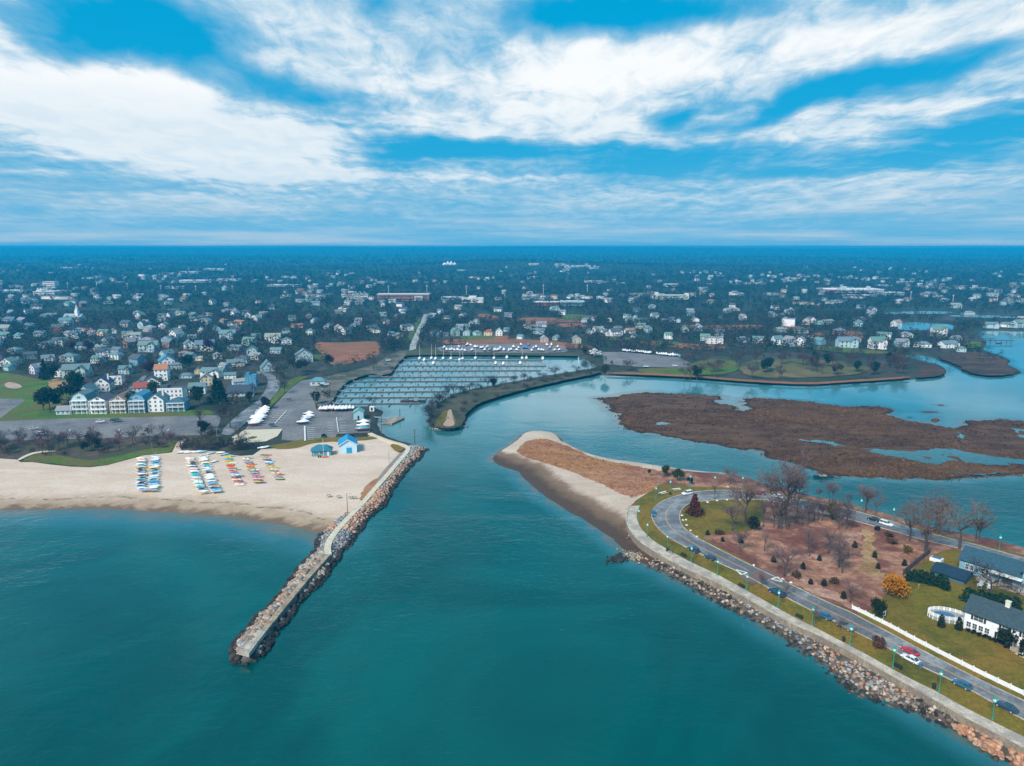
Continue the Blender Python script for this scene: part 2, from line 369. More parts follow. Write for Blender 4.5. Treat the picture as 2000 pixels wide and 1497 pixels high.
# ------------------------------------------------------------ outlines
def chaikin(pts, n=2, closed=True):
    for _ in range(n):
        q = []
        rng = range(len(pts)) if closed else range(len(pts) - 1)
        if not closed: q.append(pts[0])
        for i in rng:
            a, b = pts[i], pts[(i + 1) % len(pts)]
            q += [(a[0] * .75 + b[0] * .25, a[1] * .75 + b[1] * .25), (a[0] * .25 + b[0] * .75, a[1] * .25 + b[1] * .75)]
        if not closed: q.append(pts[-1])
        pts = q
    return pts
def resample(pts, step):
    out = []
    for i in range(len(pts) - 1):
        a = np.array(pts[i][:2], float); b = np.array(pts[i + 1][:2], float); n = max(1, int(np.linalg.norm(b - a) / step + .5))
        for k in range(n): out.append(tuple(a + (b - a) * k / n))
    out.append(tuple(pts[-1][:2])); return out
def rough(pts, amp, rng=None):
    rng = rng or nrs; out = [pts[0]]
    off = 0.0
    for i in range(1, len(pts) - 1):
        off = off * .6 + rng.uniform(-1, 1) * amp
        a = np.array(pts[i - 1]); b = np.array(pts[i + 1]); d = b - a; L = np.linalg.norm(d) + 1e-9
        out.append((pts[i][0] - d[1] / L * off, pts[i][1] + d[0] / L * off))
    out.append(pts[-1]); return out
def W(pxs, z=0.0): return [tuple(P(x, y, z))[:2] for x, y in pxs]
def inside(pts, poly):
    """boolean array: which of pts (n,2) lie in the polygon"""
    pts = np.asarray(pts, float); x, y = pts[:, 0], pts[:, 1]; r = np.zeros(len(pts), bool)
    p = np.asarray([q[:2] for q in poly], float); j = len(p) - 1
    for i in range(len(p)):
        xi, yi, xj, yj = p[i, 0], p[i, 1], p[j, 0], p[j, 1]
        with np.errstate(divide='ignore', invalid='ignore'):
            c = ((yi > y) != (yj > y)) & (x < (xj - xi) * (y - yi) / (yj - yi + 1e-12) + xi)
        r ^= c; j = i
    return r
def segdist(pts, line):
    pts = np.asarray(pts, float); best = np.full(len(pts), 1e9); l = np.asarray([q[:2] for q in line], float)
    for a, b in zip(l[:-1], l[1:]):
        d = b - a; L = max(d @ d, 1e-9); t = np.clip(((pts - a) @ d) / L, 0, 1)
        best = np.minimum(best, np.hypot(*(pts - a - t[:, None] * d).T))
    return best
SHORES = []            # (polyline, reach) for the shallows
LANDS = {}
def land(name, pieces, zt, mat, spacing=12.0, step=4.0, jag=.6, curve=1.0, wob=0.0, shallow=8.0, kind='structure', **kw):
    """ground whose height and wetness follow the distance from its water edges. pieces: (width or None, px points)"""
    outline, shore = [], []
    for wd, pts in pieces:
        if wd == 'xy': w = list(pts)
        elif wd is None: w = W(pts, zt)
        else:
            w = rough(resample(W(chaikin(pts, 2, False), 0.0), step), jag); shore.append((wd, w)); SHORES.append((w, shallow)) if shallow else None
        outline += w
    b = [outline[0]]
    for q in outline[1:]:
        if math.hypot(q[0] - b[-1][0], q[1] - b[-1][1]) > .4: b.append(q)
    if math.hypot(b[0][0] - b[-1][0], b[0][1] - b[-1][1]) < .4: b.pop()
    def tval(pts):
        t = np.full(len(pts), 9.0)
        for wd, l in shore: t = np.minimum(t, segdist(pts, l) / wd)
        return t
    bb = np.array(b); extra = []
    wmin = min([w for w, _ in shore] or [5])
    for wd, l in shore:                          # rings inside the edge
        la = np.array(l)
        tg = np.gradient(la, axis=0); ln = np.hypot(*tg.T)[:, None] + 1e-9; nrm = np.stack([-tg[:, 1], tg[:, 0]], 1) / ln
        for fr in (.22, .5, .8, 1.05):
            for sg in (1, -1):
                c = la + nrm * (wd * fr * sg); c = c[inside(c, b)]
                if len(c): tv = tval(c); extra.append(c[tv > fr * .85])
    x0, y0 = bb.min(0); x1, y1 = bb.max(0)
    x0, x1 = max(x0, -420), min(x1, 520); y1 = min(y1, 900)
    gx, gy = np.meshgrid(np.arange(x0, x1, spacing), np.arange(y0, y1, spacing))
    g = np.stack([gx.ravel(), gy.ravel()], 1) + nrs.uniform(-.3, .3, (gx.size, 2)) * spacing
    g = g[inside(g, b)]
    if len(g): extra.append(g[tval(g) > .3])
    ex = np.concatenate(extra) if extra else np.zeros((0, 2))
    if len(ex): ex = ex[segdist(ex, b + [b[0]]) > .5]
    verts = [Vector(q) for q in b] + [Vector(q) for q in ex]
    n = len(b)
    vo, eo, fo, *_ = delaunay_2d_cdt(verts, [(i, (i + 1) % n) for i in range(n)], [], 1, 1e-4)
    V = np.array([tuple(v) for v in vo]); t = tval(V)
    s = np.clip(t, 0, 1); s = s ** curve
    z = zt * s + (nrs.uniform(-1, 1, len(V)) * wob * s if wob else 0) - .12 * (t < .01)
    me = bpy.data.meshes.new(name); me.from_pydata([(V[i, 0], V[i, 1], float(z[i])) for i in range(len(V))], [], [tuple(f) for f in fo])
    at = me.attributes.new('edge', 'FLOAT', 'POINT'); at.data.foreach_set('value', np.clip(t, 0, 4).astype(np.float32))
    me.materials.append(mat); me.polygons.foreach_set('use_smooth', [True] * len(me.polygons))
    bm = bmesh.new(); bm.from_mesh(me)
    for f in bm.faces:
        f.normal_update()
        if f.normal.z < 0: f.normal_flip()
    bm.to_mesh(me); bm.free()
    o = bpy.data.objects.new(name, me); link(o, kind=kind, **kw)
    LANDS[name] = (b, tval, zt, curve)
    return o
def sheet(name, poly, z, mat, thick=.0, kind='structure', **kw):
    """a flat sheet over a world polygon"""
    tri = tessellate_polygon([[Vector((x, y, 0)) for x, y in poly]])
    vs = [(x, y, z) for x, y in poly]; fs = []
    for f in tri:
        a, b, c = (Vector(vs[i]) for i in f)
        fs.append(tuple(f) if (b - a).cross(c - a).z > 0 else tuple(reversed(f)))
    n = len(poly)
    if thick:
        vs += [(x, y, z - thick) for x, y in poly]; fs += [(i, (i + 1) % n, n + (i + 1) % n, n + i) for i in range(n)]
    me = bpy.data.meshes.new(name); me.from_pydata(vs, [], fs); me.materials.append(mat)
    if thick:
        bm = bmesh.new(); bm.from_mesh(me); bmesh.ops.recalc_face_normals(bm, faces=bm.faces)
        bm.to_mesh(me); bm.free()
    o = bpy.data.objects.new(name, me)
    return link(o, kind=kind, **kw)
def patch(name, pxs, z, mat, smooth=2, jag=0.0, step=3.0, thick=0.0, **kw):
    p = chaikin(pxs, smooth) if smooth else pxs
    w = W(p, z)
    if jag: w = rough(resample(w + [w[0]], step), jag)[:-1]
    return sheet(name, w, z, mat, thick, **kw)
def offsets(line, d):
    l = np.asarray([q[:2] for q in line], float); tg = np.gradient(l, axis=0); ln = np.hypot(*tg.T)[:, None] + 1e-9
    return l + np.stack([-tg[:, 1], tg[:, 0]], 1) / ln * d
def ribbon_mb(mb, line, width, z, mat, off=0.0, thick=0.0):
    a = offsets(line, off + width / 2); b = offsets(line, off - width / 2); n = len(a)
    zz = z if hasattr(z, '__len__') else [z] * n
    vs = [(a[i][0], a[i][1], zz[i]) for i in range(n)] + [(b[i][0], b[i][1], zz[i]) for i in range(n)]
    fs = [(n + i, n + i + 1, i + 1, i) for i in range(n - 1)]
    if thick:
        vs += [(p[0], p[1], p[2] - thick) for p in vs[:2 * n]]
        fs += [(i, i + 1, 2 * n + i + 1, 2 * n + i) for i in range(n - 1)] + [(n + i + 1, n + i, 3 * n + i, 3 * n + i + 1) for i in range(n - 1)]
        fs += [(0, 2 * n, 3 * n, n), (n - 1, 2 * n - 1, 4 * n - 1, 3 * n - 1)]
    mb.add(vs, fs, mat); return mb
def ribbon(name, line, width, z, mat, off=0.0, thick=0.0, kind='structure', parent=None, **kw):
    return ribbon_mb(MB(), line, width, z, mat, off, thick).obj(name, parent, kind=kind, **kw)

# ------------------------------------------------------------ land and water
ZL, ZR = 1.6, 3.2
def H(x, y):
    x = np.asarray(x, float); y = np.asarray(y, float)
    sm = lambda a, b: (lambda t: t * t * (3 - 2 * t))(np.clip((y - a) / (b - a), 0, 1))
    n = np.sin(x * .0011 + 1.3) * np.cos(y * .0009 + x * .0004) + .6 * np.sin(x * .0027 + y * .0012 + 2) + .35 * np.sin(x * .0061 - y * .004)
    n2 = np.sin(x * .00085 + .6) + .5 * np.sin(x * .0021 + 1.0) + .3 * np.sin(x * .0052 + 2.0)
    ridge = 50 + 26 * np.exp(-((x + 300) / 4200) ** 2) + 8 * n2 + 2.5 * np.sin(x * .0113) + 2 * np.sin(x * .0191 + 1)
    h = ZL + sm(1150, 3600) * (6 + 3 * n) + sm(2800, 9500) * (10 + 6 * n) + sm(6500, 11200) * (ridge - 6)
    hill = 30 * np.exp(-(((x + 60) / 420) ** 2 + ((y - 3500) / 380) ** 2)) + 14 * np.exp(-(((x - 500) / 500) ** 2 + ((y - 3300) / 300) ** 2))
    return h + hill * sm(1150, 2600)
def PT(px, py):
    d = ray(px, py); d = d / d.y
    t = 60.0; last = t
    while t < 12500:
        if CAMH + d.z * t < float(H(d.x * t, t)): break
        last = t; t *= 1.012
    lo, hi = last, t
    for _ in range(18):
        m = (lo + hi) / 2
        if CAMH + d.z * m < float(H(d.x * m, m)): hi = m
        else: lo = m
    return Vector((d.x * hi, hi, float(H(d.x * hi, hi))))
def proj(p):
    """world -> photo pixel arrays"""
    p = np.asarray(p, float).reshape(-1, 3); c, s = math.cos(PITCH), math.sin(PITCH)
    q = p - np.array([0, 0, CAMH]); dz = q[:, 1] * c - q[:, 2] * s; dy = q[:, 1] * s + q[:, 2] * c
    return CXP + FPX * q[:, 0] / dz, CYP - FPX * dy / dz

MAIN = [
 (None, [(-400, 914), (0, 914), (100, 926), (176, 932), (250, 917), (310, 906), (440, 907), (510, 897), (610, 884), (660, 884), (720, 884), (790, 886), (822, 882)]),
 (3.0, [(830, 877), (812, 871), (790, 865), (770, 858), (752, 852), (747, 847), (739, 837), (736, 824), (743, 814), (754, 806), (738, 799), (715, 797), (692, 797), (646, 793), (650, 780), (660, 768), (670, 757), (680, 748), (708, 737), (728, 733), (744, 737), (768, 733), (774, 721), (783, 709), (786, 699), (800, 696), (880, 695), (1000, 696), (1090, 698), (1136, 699), (1150, 706), (1166, 714),
  (1160, 721), (1120, 728), (1070, 735), (1030, 742), (990, 750), (960, 755), (900, 766), (866, 778), (846, 795), (837, 813), (836, 830), (850, 838), (870, 841), (900, 838), (908, 827), (912, 807), (940, 789), (970, 779), (1030, 761), (1070, 753), (1110, 743), (1150, 736), (1176, 731), (1220, 733), (1260, 735), (1350, 739), (1405, 744), (1475, 749), (1580, 754), (1650, 749), (1720, 745), (1780, 740), (1814, 740), (1846, 733), (1851, 721), (1825, 712), (1790, 704), (1776, 700), (1765, 693), (1800, 692), (1825, 699), (1860, 711), (1882, 724), (1891, 731), (1925, 736), (1965, 735), (2000, 730), (1982, 719), (1965, 712), (1979, 705), (1947, 693), (1916, 686), (1930, 672), (1918, 657), (1890, 648), (1920, 645), (2000, 647), (2100, 649), (2300, 650)]),
 ('xy', [(1600, 860), (1600, 1120), (-1600, 1120), (-1600, 300)])]
land('ground', MAIN, ZL, M_ground, spacing=60, step=5, jag=.5)
def far_terrain():
    ys = np.concatenate([np.linspace(1120, 1500, 10), np.geomspace(1540, 13500, 74)]); xs = np.linspace(-1.02, 1.02, 130)
    vs = []; fs = []
    for i, y in enumerate(ys):
        X = xs * (1600 + (y - 1120) * .95); vs += [(a, y, c) for a, c in zip(X, H(X, np.full_like(X, y)))]
    n = len(xs)
    for i in range(len(ys) - 1):
        for k in range(n - 1): fs.append((i * n + k, i * n + k + 1, (i + 1) * n + k + 1, (i + 1) * n + k))
    me = bpy.data.meshes.new('hills'); me.from_pydata(vs, [], fs); me.materials.append(M_hill); me.polygons.foreach_set('use_smooth', [True] * len(fs))
    link(bpy.data.objects.new('hills', me), kind='structure')
far_terrain()

BEACH_W = [(-400, 998), (-200, 999), (0, 1000), (100, 998), (220, 999), (300, 1003), (380, 1008), (440, 1014), (500, 1022), (560, 1032), (600, 1042), (640, 1054)]
BEACH_I = [(668, 1020), (691, 1002), (709, 984), (731, 958), (752, 935), (768, 916), (783, 898), (796, 884), (796, 875), (786, 869), (762, 863), (740, 854), (722, 852), (690, 860), (654, 859), (610, 862), (580, 872), (540, 876), (510, 878), (494, 889), (470, 891), (446, 888), (430, 882), (354, 880), (352, 872), (364, 858), (357, 856), (346, 864), (336, 884), (310, 887), (280, 890), (250, 898), (210, 909), (176, 913), (140, 912), (100, 908), (64, 903), (40, 903), (32, 898), (0, 896), (-400, 893)]
land('beach', [(42, BEACH_W), (None, BEACH_I)], ZL + .25, M_beach, spacing=9, jag=.5, curve=.8, wob=.03, shallow=26)

SPIT_S = [(962, 903), (976, 912), (997, 918), (1012, 921), (1016, 930), (1030, 944), (1053, 964), (1075, 980), (1102, 996), (1136, 1016), (1159, 1032), (1192, 1050), (1201, 1061), (1215, 1074), (1226, 1086), (1244, 1099), (1260, 1104), (1305, 1113), (1335, 1130)]
SPIT_N = [(1420, 928), (1380, 926), (1300, 916), (1220, 904), (1192, 901), (1147, 888), (1125, 877), (1102, 867), (1097, 861), (1093, 853), (1080, 848), (1057, 845), (1035, 845), (1019, 850), (1008, 861), (990, 873), (970, 887), (961, 896), (962, 903)]
land('sand_spit', [(21, SPIT_S), (None, [(1345, 1120), (1300, 1070), (1300, 1000), (1420, 950)]), (3, SPIT_N)], 2.0, M_spit, spacing=7, step=3, jag=.35, curve=.8, shallow=11)
patch('dune_grass', [(1010, 879), (1021, 870), (1030, 861.5), (1048, 857.5), (1066, 857), (1082, 863), (1103, 869.5), (1126, 879.5), (1150, 890.5), (1193, 902.5), (1222, 906.5), (1262, 914), (1296, 921), (1308, 932), (1296, 946), (1282, 955), (1260, 964), (1240, 974), (1224, 970), (1192, 955), (1159, 939), (1136, 928), (1102, 917), (1069, 903), (1035, 895), (1017, 888)], 2.06, M_spitveg, 2, .8, 2.0, thick=.2)

MARSH_O = [(1162, 777), (1202, 777), (1230, 769), (1260, 765), (1298, 768), (1350, 771), (1415, 773), (1419, 780), (1394, 785), (1430, 791), (1440, 803), (1462, 803), (1452, 792), (1446, 779), (1471, 777), (1545, 782), (1615, 789), (1650, 794), (1702, 792), (1744, 799), (1748, 806), (1727, 810), (1765, 820), (1825, 831), (1867, 838), (1902, 820), (1947, 819), (2000, 822), (2100, 824)]
MARSH_B = [(2300, 905), (2100, 922), (2000, 927), (1965, 932), (1895, 938), (1842, 939), (1790, 936), (1737, 936), (1650, 929), (1615, 929), (1597, 925), (1573, 911), (1538, 904), (1489, 894), (1484, 880), (1468, 878), (1440, 880), (1405, 869), (1363, 864), (1300, 854), (1280, 844), (1236, 845), (1212, 832), (1206, 810), (1190, 796), (1172, 782), (1162, 777)]
land('marsh_island', [(9, MARSH_O), (None, [(2300, 826)]), (9, MARSH_B)], .55, M_marsh, spacing=7, step=2.0, jag=1.9, wob=.25, shallow=10)
for k, q in enumerate(([(1538, 857), (1615, 861), (1640, 868), (1671, 876), (1702, 876), (1760, 878), (1790, 881), (1825, 876), (1867, 877), (1900, 885), (1947, 894), (2000, 896), (2100, 897), (2300, 899), (2300, 907), (2100, 907), (2000, 907), (1947, 911), (1895, 905), (1870, 899), (1850, 903), (1835, 908), (1800, 902), (1790, 900), (1740, 893), (1702, 886), (1668, 878), (1640, 872), (1580, 861)],
                       [(1276, 829), (1290, 824), (1308, 826), (1312, 829), (1296, 831), (1280, 832)], [(1968, 835), (1985, 840), (2010, 842), (2060, 843), (2060, 856), (2010, 858), (1980, 852), (1990, 846)], [(1850, 921), (1880, 924), (1920, 925), (1960, 922), (1955, 925), (1900, 928), (1860, 926)], [(1868, 840), (1880, 852), (1886, 861), (1876, 856)])):
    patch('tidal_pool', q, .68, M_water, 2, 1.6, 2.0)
for q in ([(1828, 791), (1840, 790), (1848, 792), (1836, 794)], [(1792, 804), (1810, 803), (1838, 805), (1830, 807), (1806, 807)], [(1818, 819), (1832, 817), (1838, 822), (1828, 827), (1816, 824)], [(1822, 815), (1836, 814), (1838, 816)], [(1770, 815), (1788, 816), (1776, 818)]):
    land('mud_islet', [(3, q + [q[0]])], .3, M_marsh, spacing=6, step=2, jag=.4, shallow=5)
for q in ([(1774, 706), (1790, 706), (1822, 713), (1847, 722), (1843, 732), (1812, 738), (1782, 738), (1796, 730), (1798, 722), (1790, 714)], [(1828, 699), (1850, 690), (1885, 688), (1920, 689), (1944, 695), (1972, 706), (1958, 712), (1975, 720), (1990, 730), (1960, 733), (1926, 734), (1894, 729), (1882, 721), (1860, 709)]):
    patch('reed_bed', q, ZL + .08, M_marsh2, 2, .9, 3)

WALL = [(1231, 989), (1227, 998), (1224, 1008), (1225, 1018), (1228, 1028), (1236, 1042), (1252, 1059), (1274, 1073), (1296, 1087), (1324, 1102), (1352, 1116), (1390, 1131.5), (1430, 1152), (1470, 1174), (1510, 1197), (1550, 1219), (1600, 1239.5), (1646, 1263.6), (1692, 1289), (1743, 1319), (1785, 1342), (1831, 1368), (1878, 1395.7), (1924, 1419), (2000, 1458), (2080, 1499), (2180, 1552)]
GRASS_E = [(1250, 988), (1245, 998), (1243, 1008), (1245, 1018), (1250, 1030), (1260, 1042), (1275, 1056), (1296, 1069), (1320, 1083), (1352, 1100), (1400, 1122), (1438, 1143), (1480, 1166), (1516, 1187), (1556, 1209), (1600, 1230), (1641, 1252), (1692, 1278.6), (1743, 1307.6), (1785, 1330), (1831, 1352), (1878, 1379), (1924, 1402.6), (2000, 1440), (2080, 1479), (2180, 1530)]
ROAD_O = [(2180, 1492), (2080, 1447), (2000, 1408), (1947, 1378), (1901, 1352), (1855, 1328), (1801, 1304), (1762, 1282), (1727, 1263), (1692, 1246), (1658, 1229), (1623, 1211), (1600, 1201), (1560, 1181), (1520, 1160), (1458, 1126), (1430, 1112), (1400, 1099), (1368, 1083), (1340, 1070), (1320, 1059), (1296, 1044), (1282, 1030), (1274, 1016), (1271, 1006), (1274, 995), (1284, 985), (1300, 976), (1320, 969), (1340, 963), (1364, 960), (1390, 958), (1430, 957.5), (1460, 958.5), (1490, 962), (1510, 967), (1570, 978), (1606, 984), (1642, 990), (1680, 1001), (1700, 1006), (1740, 1018), (1780, 1031), (1820, 1043), (1860, 1053), (1890, 1060), (1940, 1074), (1970, 1082), (2000, 1090), (2080, 1110), (2180, 1134)]
ROAD_I = [(2180, 1150), (2080, 1122), (2000, 1101), (1940, 1086), (1888, 1075), (1840, 1064), (1790, 1052), (1752, 1040), (1720, 1032), (1680, 1021), (1640, 1010), (1570, 994), (1504, 978), (1480, 976), (1450, 975.5), (1420, 976), (1400, 977), (1374, 979), (1352, 983), (1338, 989), (1330, 998), (1328, 1009), (1329, 1020), (1336, 1032), (1348, 1041), (1364, 1052), (1380, 1060), (1400, 1071), (1430, 1086), (1460, 1101), (1490, 1116), (1520, 1130), (1550, 1144), (1600, 1169), (1635, 1185), (1665, 1197.5), (1692, 1212.6), (1739, 1237), (1785, 1262), (1831, 1286), (1878, 1310), (1924, 1333), (1994, 1366), (2080, 1408), (2180, 1455)]
NORTH = [(2300, 1160), (2180, 1122), (2080, 1095), (2000, 1077), (1970, 1069), (1940, 1061), (1890, 1050), (1820, 1037), (1780, 1026), (1740, 1012), (1700, 1001), (1660, 990), (1610, 980), (1592, 976), (1565, 967), (1499, 953), (1478, 944), (1445, 936), (1400, 930), (1350, 928), (1300, 919)]
land('peninsula', [(None, WALL + [(2500, 1700), (2800, 1500), (2500, 1250)]), (5, NORTH), (None, [(1280, 926), (1284, 944), (1272, 962), (1250, 975), (1236, 984)])], ZR, M_litter, spacing=16, step=3, jag=.35, shallow=8)
wall_line = W(chaikin(WALL, 1, False), ZR)
grass_line = W(chaikin(GRASS_E, 1, False), ZR)
sheet('promenade', wall_line + grass_line[::-1], ZR + .06, M_conc)
patch('lawn', GRASS_E + ROAD_O[:31] + [(1330, 962), (1300, 963), (1285, 968), (1268, 975), (1255, 982)], ZR + .02, M_lawn, 1)
patch('lawn', [(1236, 982), (1246, 975), (1268, 961), (1283, 952), (1290, 944), (1310, 948), (1330, 948), (1352, 951), (1400, 952), (1450, 954), (1500, 960), (1560, 972), (1606, 981), (1642, 988), (1700, 1003), (1780, 1028), (1860, 1049), (1940, 1070), (2000, 1084), (2180, 1128), (2180, 1140), (2000, 1094), (1860, 1056), (1700, 1010), (1570, 982), (1490, 965), (1430, 960), (1364, 962), (1310, 972), (1274, 1000), (1260, 1000), (1248, 992)], ZR + .035, M_lawn, 1)
patch('lawn', [(1328, 1005), (1329, 1020), (1336, 1033), (1348, 1042), (1366, 1053), (1380, 1046), (1400, 1043), (1430, 1039), (1462, 1038), (1486, 1030), (1492, 1010), (1496, 985), (1490, 976), (1420, 976), (1374, 979), (1352, 983), (1338, 989)], ZR + .03, M_lawn, 1, .5, 3)
patch('lawn', [(1348, 1040), (1380, 1056), (1430, 1083), (1490, 1113), (1550, 1141), (1600, 1166), (1660, 1193), (1692, 1208), (1692, 1216), (1600, 1174), (1520, 1134), (1430, 1090), (1370, 1058)], ZR + .035, M_lawn, 1, .4, 3)
patch('lawn', [(1664, 1200), (1690, 1196), (1706, 1190), (1716, 1178), (1730, 1160), (1745, 1142), (1770, 1124), (1790, 1108), (1815, 1088), (1850, 1072), (1890, 1078), (2000, 1106), (2300, 1170), (2400, 1500), (2180, 1453), (2080, 1406), (1994, 1364), (1878, 1310), (1785, 1262), (1739, 1237)], ZR + .025, M_lawn, 1)
patch('straw_path', [(1680, 1034), (1704, 1036), (1712, 1060), (1716, 1085), (1712, 1105), (1722, 1118), (1738, 1124), (1730, 1130), (1705, 1124), (1686, 1116), (1690, 1090), (1688, 1060)], ZR + .03, M_straw, 2, 1.2, 1.6)
for q in ([(1500, 1010), (1520, 1000), (1545, 1000), (1548, 1018), (1530, 1028), (1508, 1024)], [(1540, 1090), (1575, 1078), (1620, 1084), (1650, 1095), (1610, 1098), (1570, 1096)], [(1520, 1112), (1560, 1125), (1620, 1152), (1660, 1178), (1690, 1196), (1660, 1188), (1600, 1160), (1540, 1132)], [(1640, 1040), (1676, 1036), (1680, 1056), (1664, 1070), (1648, 1060)]):
    patch('bare_earth', q, ZR + .028, mat_noise('pale_earth', (.30, .15, .10), (.44, .26, .19), .3, .95, (.22, .10, .065), .12, .3, 1, fine=1) if 'pale_earth' not in MATS else MATS['pale_earth'], 2, 1.3, 1.4)
road_o = W(chaikin(ROAD_O, 1, False), ZR); road_i = W(chaikin(ROAD_I, 1, False), ZR)
sheet('road', road_o + road_i, ZR + .05, M_asph)
def kerb(line, side):
    mb = MB(); ribbon_mb(mb, resample(line, 4), .28, ZR + .17, M_conc, side * .14, .2); mb.obj('kerb', kind='structure')
kerb(road_o, -1); kerb(road_i, -1)
ro = np.array(resample(road_o, 3)); ri = np.array(resample(road_i[::-1], 3)); idx = np.linspace(0, 1, 260)
def along(line, f):
    l = np.asarray(line); s = np.concatenate([[0], np.cumsum(np.hypot(*np.diff(l, axis=0).T))]); s /= s[-1]
    return np.stack([np.interp(f, s, l[:, 0]), np.interp(f, s, l[:, 1])], 1)
cen = []
for q in resample(road_o, 2.5):
    k = int(np.argmin(np.hypot(ri[:, 0] - q[0], ri[:, 1] - q[1]))); cen.append(((q[0] + ri[k, 0]) / 2, (q[1] + ri[k, 1]) / 2))
cen = chaikin(cen[::2], 2, False); CEN = np.array(resample(cen, 2.0))
for _ in range(3): CEN[1:-1] = (CEN[:-2] + CEN[1:-1] * 2 + CEN[2:]) / 4
kx = int(np.argmin(segdist(CEN, [tuple(P(1486, 1124, ZR))[:2]] * 2)))
kb = int(np.argmin(segdist(CEN, [tuple(P(1520, 972, ZR))[:2]] * 2)))
mb = MB()
for a, b in ((0, kx - 3), (kx + 3, kb)):
    for o in (-.2, .2): ribbon_mb(mb, CEN[a:b], .16, ZR + .056, M_yel, o)
mb.obj('road_centre_line', kind='structure')
def crossing():
    c = CEN[kx]; d = CEN[kx + 1] - CEN[kx - 1]; d /= np.linalg.norm(d); n = np.array([-d[1], d[0]])
    q = lambda a, b: tuple(c + d * a + n * b)
    sheet('raised_crossing', [q(-3, -6), q(3, -6), q(3, 6), q(-3, 6)], ZR + .11, mat_noise('brick_crossing', (.13, .085, .08), (.18, .12, .11), 2, .9), .1)
    for s in (-1, 1):
        mb = MB()
        tri = [q(s * 3.4, s * 4.4), q(s * 3.4, s * 1.6), q(s * 6.6, s * 3.0)]
        for i in range(3):
            a = np.array(tri[i]); b = np.array(tri[(i + 1) % 3]); ribbon_mb(mb, [tuple(a), tuple(b)], .5, ZR + .058 + i * .003, M_line)
        mb.obj('road_arrow_marking', kind='structure')
crossing()
# sea wall along the promenade
def sea_wall():
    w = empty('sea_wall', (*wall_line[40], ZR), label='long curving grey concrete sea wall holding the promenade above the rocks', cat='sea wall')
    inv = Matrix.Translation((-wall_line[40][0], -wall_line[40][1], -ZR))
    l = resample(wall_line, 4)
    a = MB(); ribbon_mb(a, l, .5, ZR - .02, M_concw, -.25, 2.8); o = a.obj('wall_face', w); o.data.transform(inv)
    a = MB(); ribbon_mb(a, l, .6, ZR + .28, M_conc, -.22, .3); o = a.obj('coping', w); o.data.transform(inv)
sea_wall()
# breakwater on the left of the channel
JR = [(836, 879), (830, 887), (799, 914), (774, 948), (762, 973), (747, 994), (713, 1022), (707, 1037), (685, 1065), (664, 1090), (645, 1111), (621, 1145), (590, 1182), (565, 1210), (545, 1231), (537, 1250), (516, 1274), (497, 1292), (473, 1299), (449, 1290), (448, 1277), (470, 1246), (491, 1216), (516, 1191), (537, 1170), (562, 1142), (584, 1111), (602, 1087), (608, 1068), (618, 1052), (624, 1044)]
JI = [(640, 1030), (651, 1020), (676, 1003), (690, 1000), (716, 962), (752, 916), (780, 886), (792, 872), (812, 869)]
ZJ = 2.5
land('breakwater_bed', [(4.6, JR), (None, JI), (4.6, [(812, 870), (836, 879)])], ZJ - .35, M_rockbase, spacing=4, step=2.5, jag=.7, wob=.25, shallow=0, kind='structure')
JPATH = [(722, 846), (737, 853), (762, 862), (786, 868), (797, 874), (796, 882), (783, 896), (768, 914), (752, 933), (731, 956), (709, 982), (691, 1000), (673, 1019), (654, 1040), (642, 1059), (639, 1071), (641, 1083)]
jl = resample(W(chaikin(JPATH, 2, False), ZJ), 2.5)
ribbon('footpath', jl, 2.3, ZJ + .05, M_path, thick=.9)

# ------------------------------------------------------------ ground cover, roads and lots of the far shore
LAYER = [0]
EXCL = []            # photo-space outlines kept free of woodland
def gp(name, q, mat, smooth=2, jag=.6, excl=True, dz=.0, step=4):
    LAYER[0] += 1
    if excl: EXCL.append(q)
    return patch(name, q, ZL + .03 + .012 * LAYER[0] + dz, mat, smooth, jag, step)
gp('lawn', [(-300, 726), (0, 728), (30, 730), (60, 738), (90, 742), (130, 738), (150, 744), (158, 756), (140, 775), (118, 795), (120, 806), (150, 812), (150, 818), (0, 826), (-300, 830)], M_lawn2)
gp('lawn', [(90, 742), (128, 738), (140, 746), (122, 760), (108, 764), (96, 756)], M_straw)
gp('bare_earth', [(8, 749), (22, 746), (48, 755), (30, 760), (10, 757)], mat_noise('infield_clay', (.36, .24, .18), (.46, .33, .26), .3, .95), 1, .3)
gp('parking_lot', [(-300, 780), (0, 779), (52, 779), (40, 790), (22, 800), (8, 812), (0, 818), (-300, 822)], M_asph2, 1, 0)
gp('lawn', [(-300, 822), (0, 818), (100, 808), (200, 806), (300, 806), (400, 799), (424, 806), (400, 812), (260, 817), (120, 818), (0, 826), (-300, 832)], M_lawn2)
gp('parking_lot', [(-300, 826), (0, 824), (120, 817), (262, 816), (400, 811), (432, 812), (428, 830), (420, 846), (400, 852), (260, 856), (100, 858), (0, 862), (-300, 866)], M_asph2, 1, 0)
gp('bank_earth', [(-300, 858), (0, 860), (100, 858), (260, 854), (400, 850), (430, 848), (452, 856), (458, 872), (440, 884), (400, 884), (352, 880), (350, 888), (310, 890), (250, 900), (176, 914), (100, 910), (0, 900), (-300, 900)], mat_noise('thicket_floor', (.055, .038, .030), (.10, .065, .045), .15, .97, (.05, .055, .02), .05, .4, 1, fine=.6), 1, 1.0, dz=.0)
gp('lawn', [(36, 900), (60, 886), (90, 884), (140, 896), (180, 900), (230, 892), (280, 880), (330, 866), (348, 858), (346, 866), (336, 882), (310, 886), (280, 889), (250, 897), (210, 908), (176, 912), (120, 909), (64, 902)], M_lawn2, 2, .8, dz=.16)
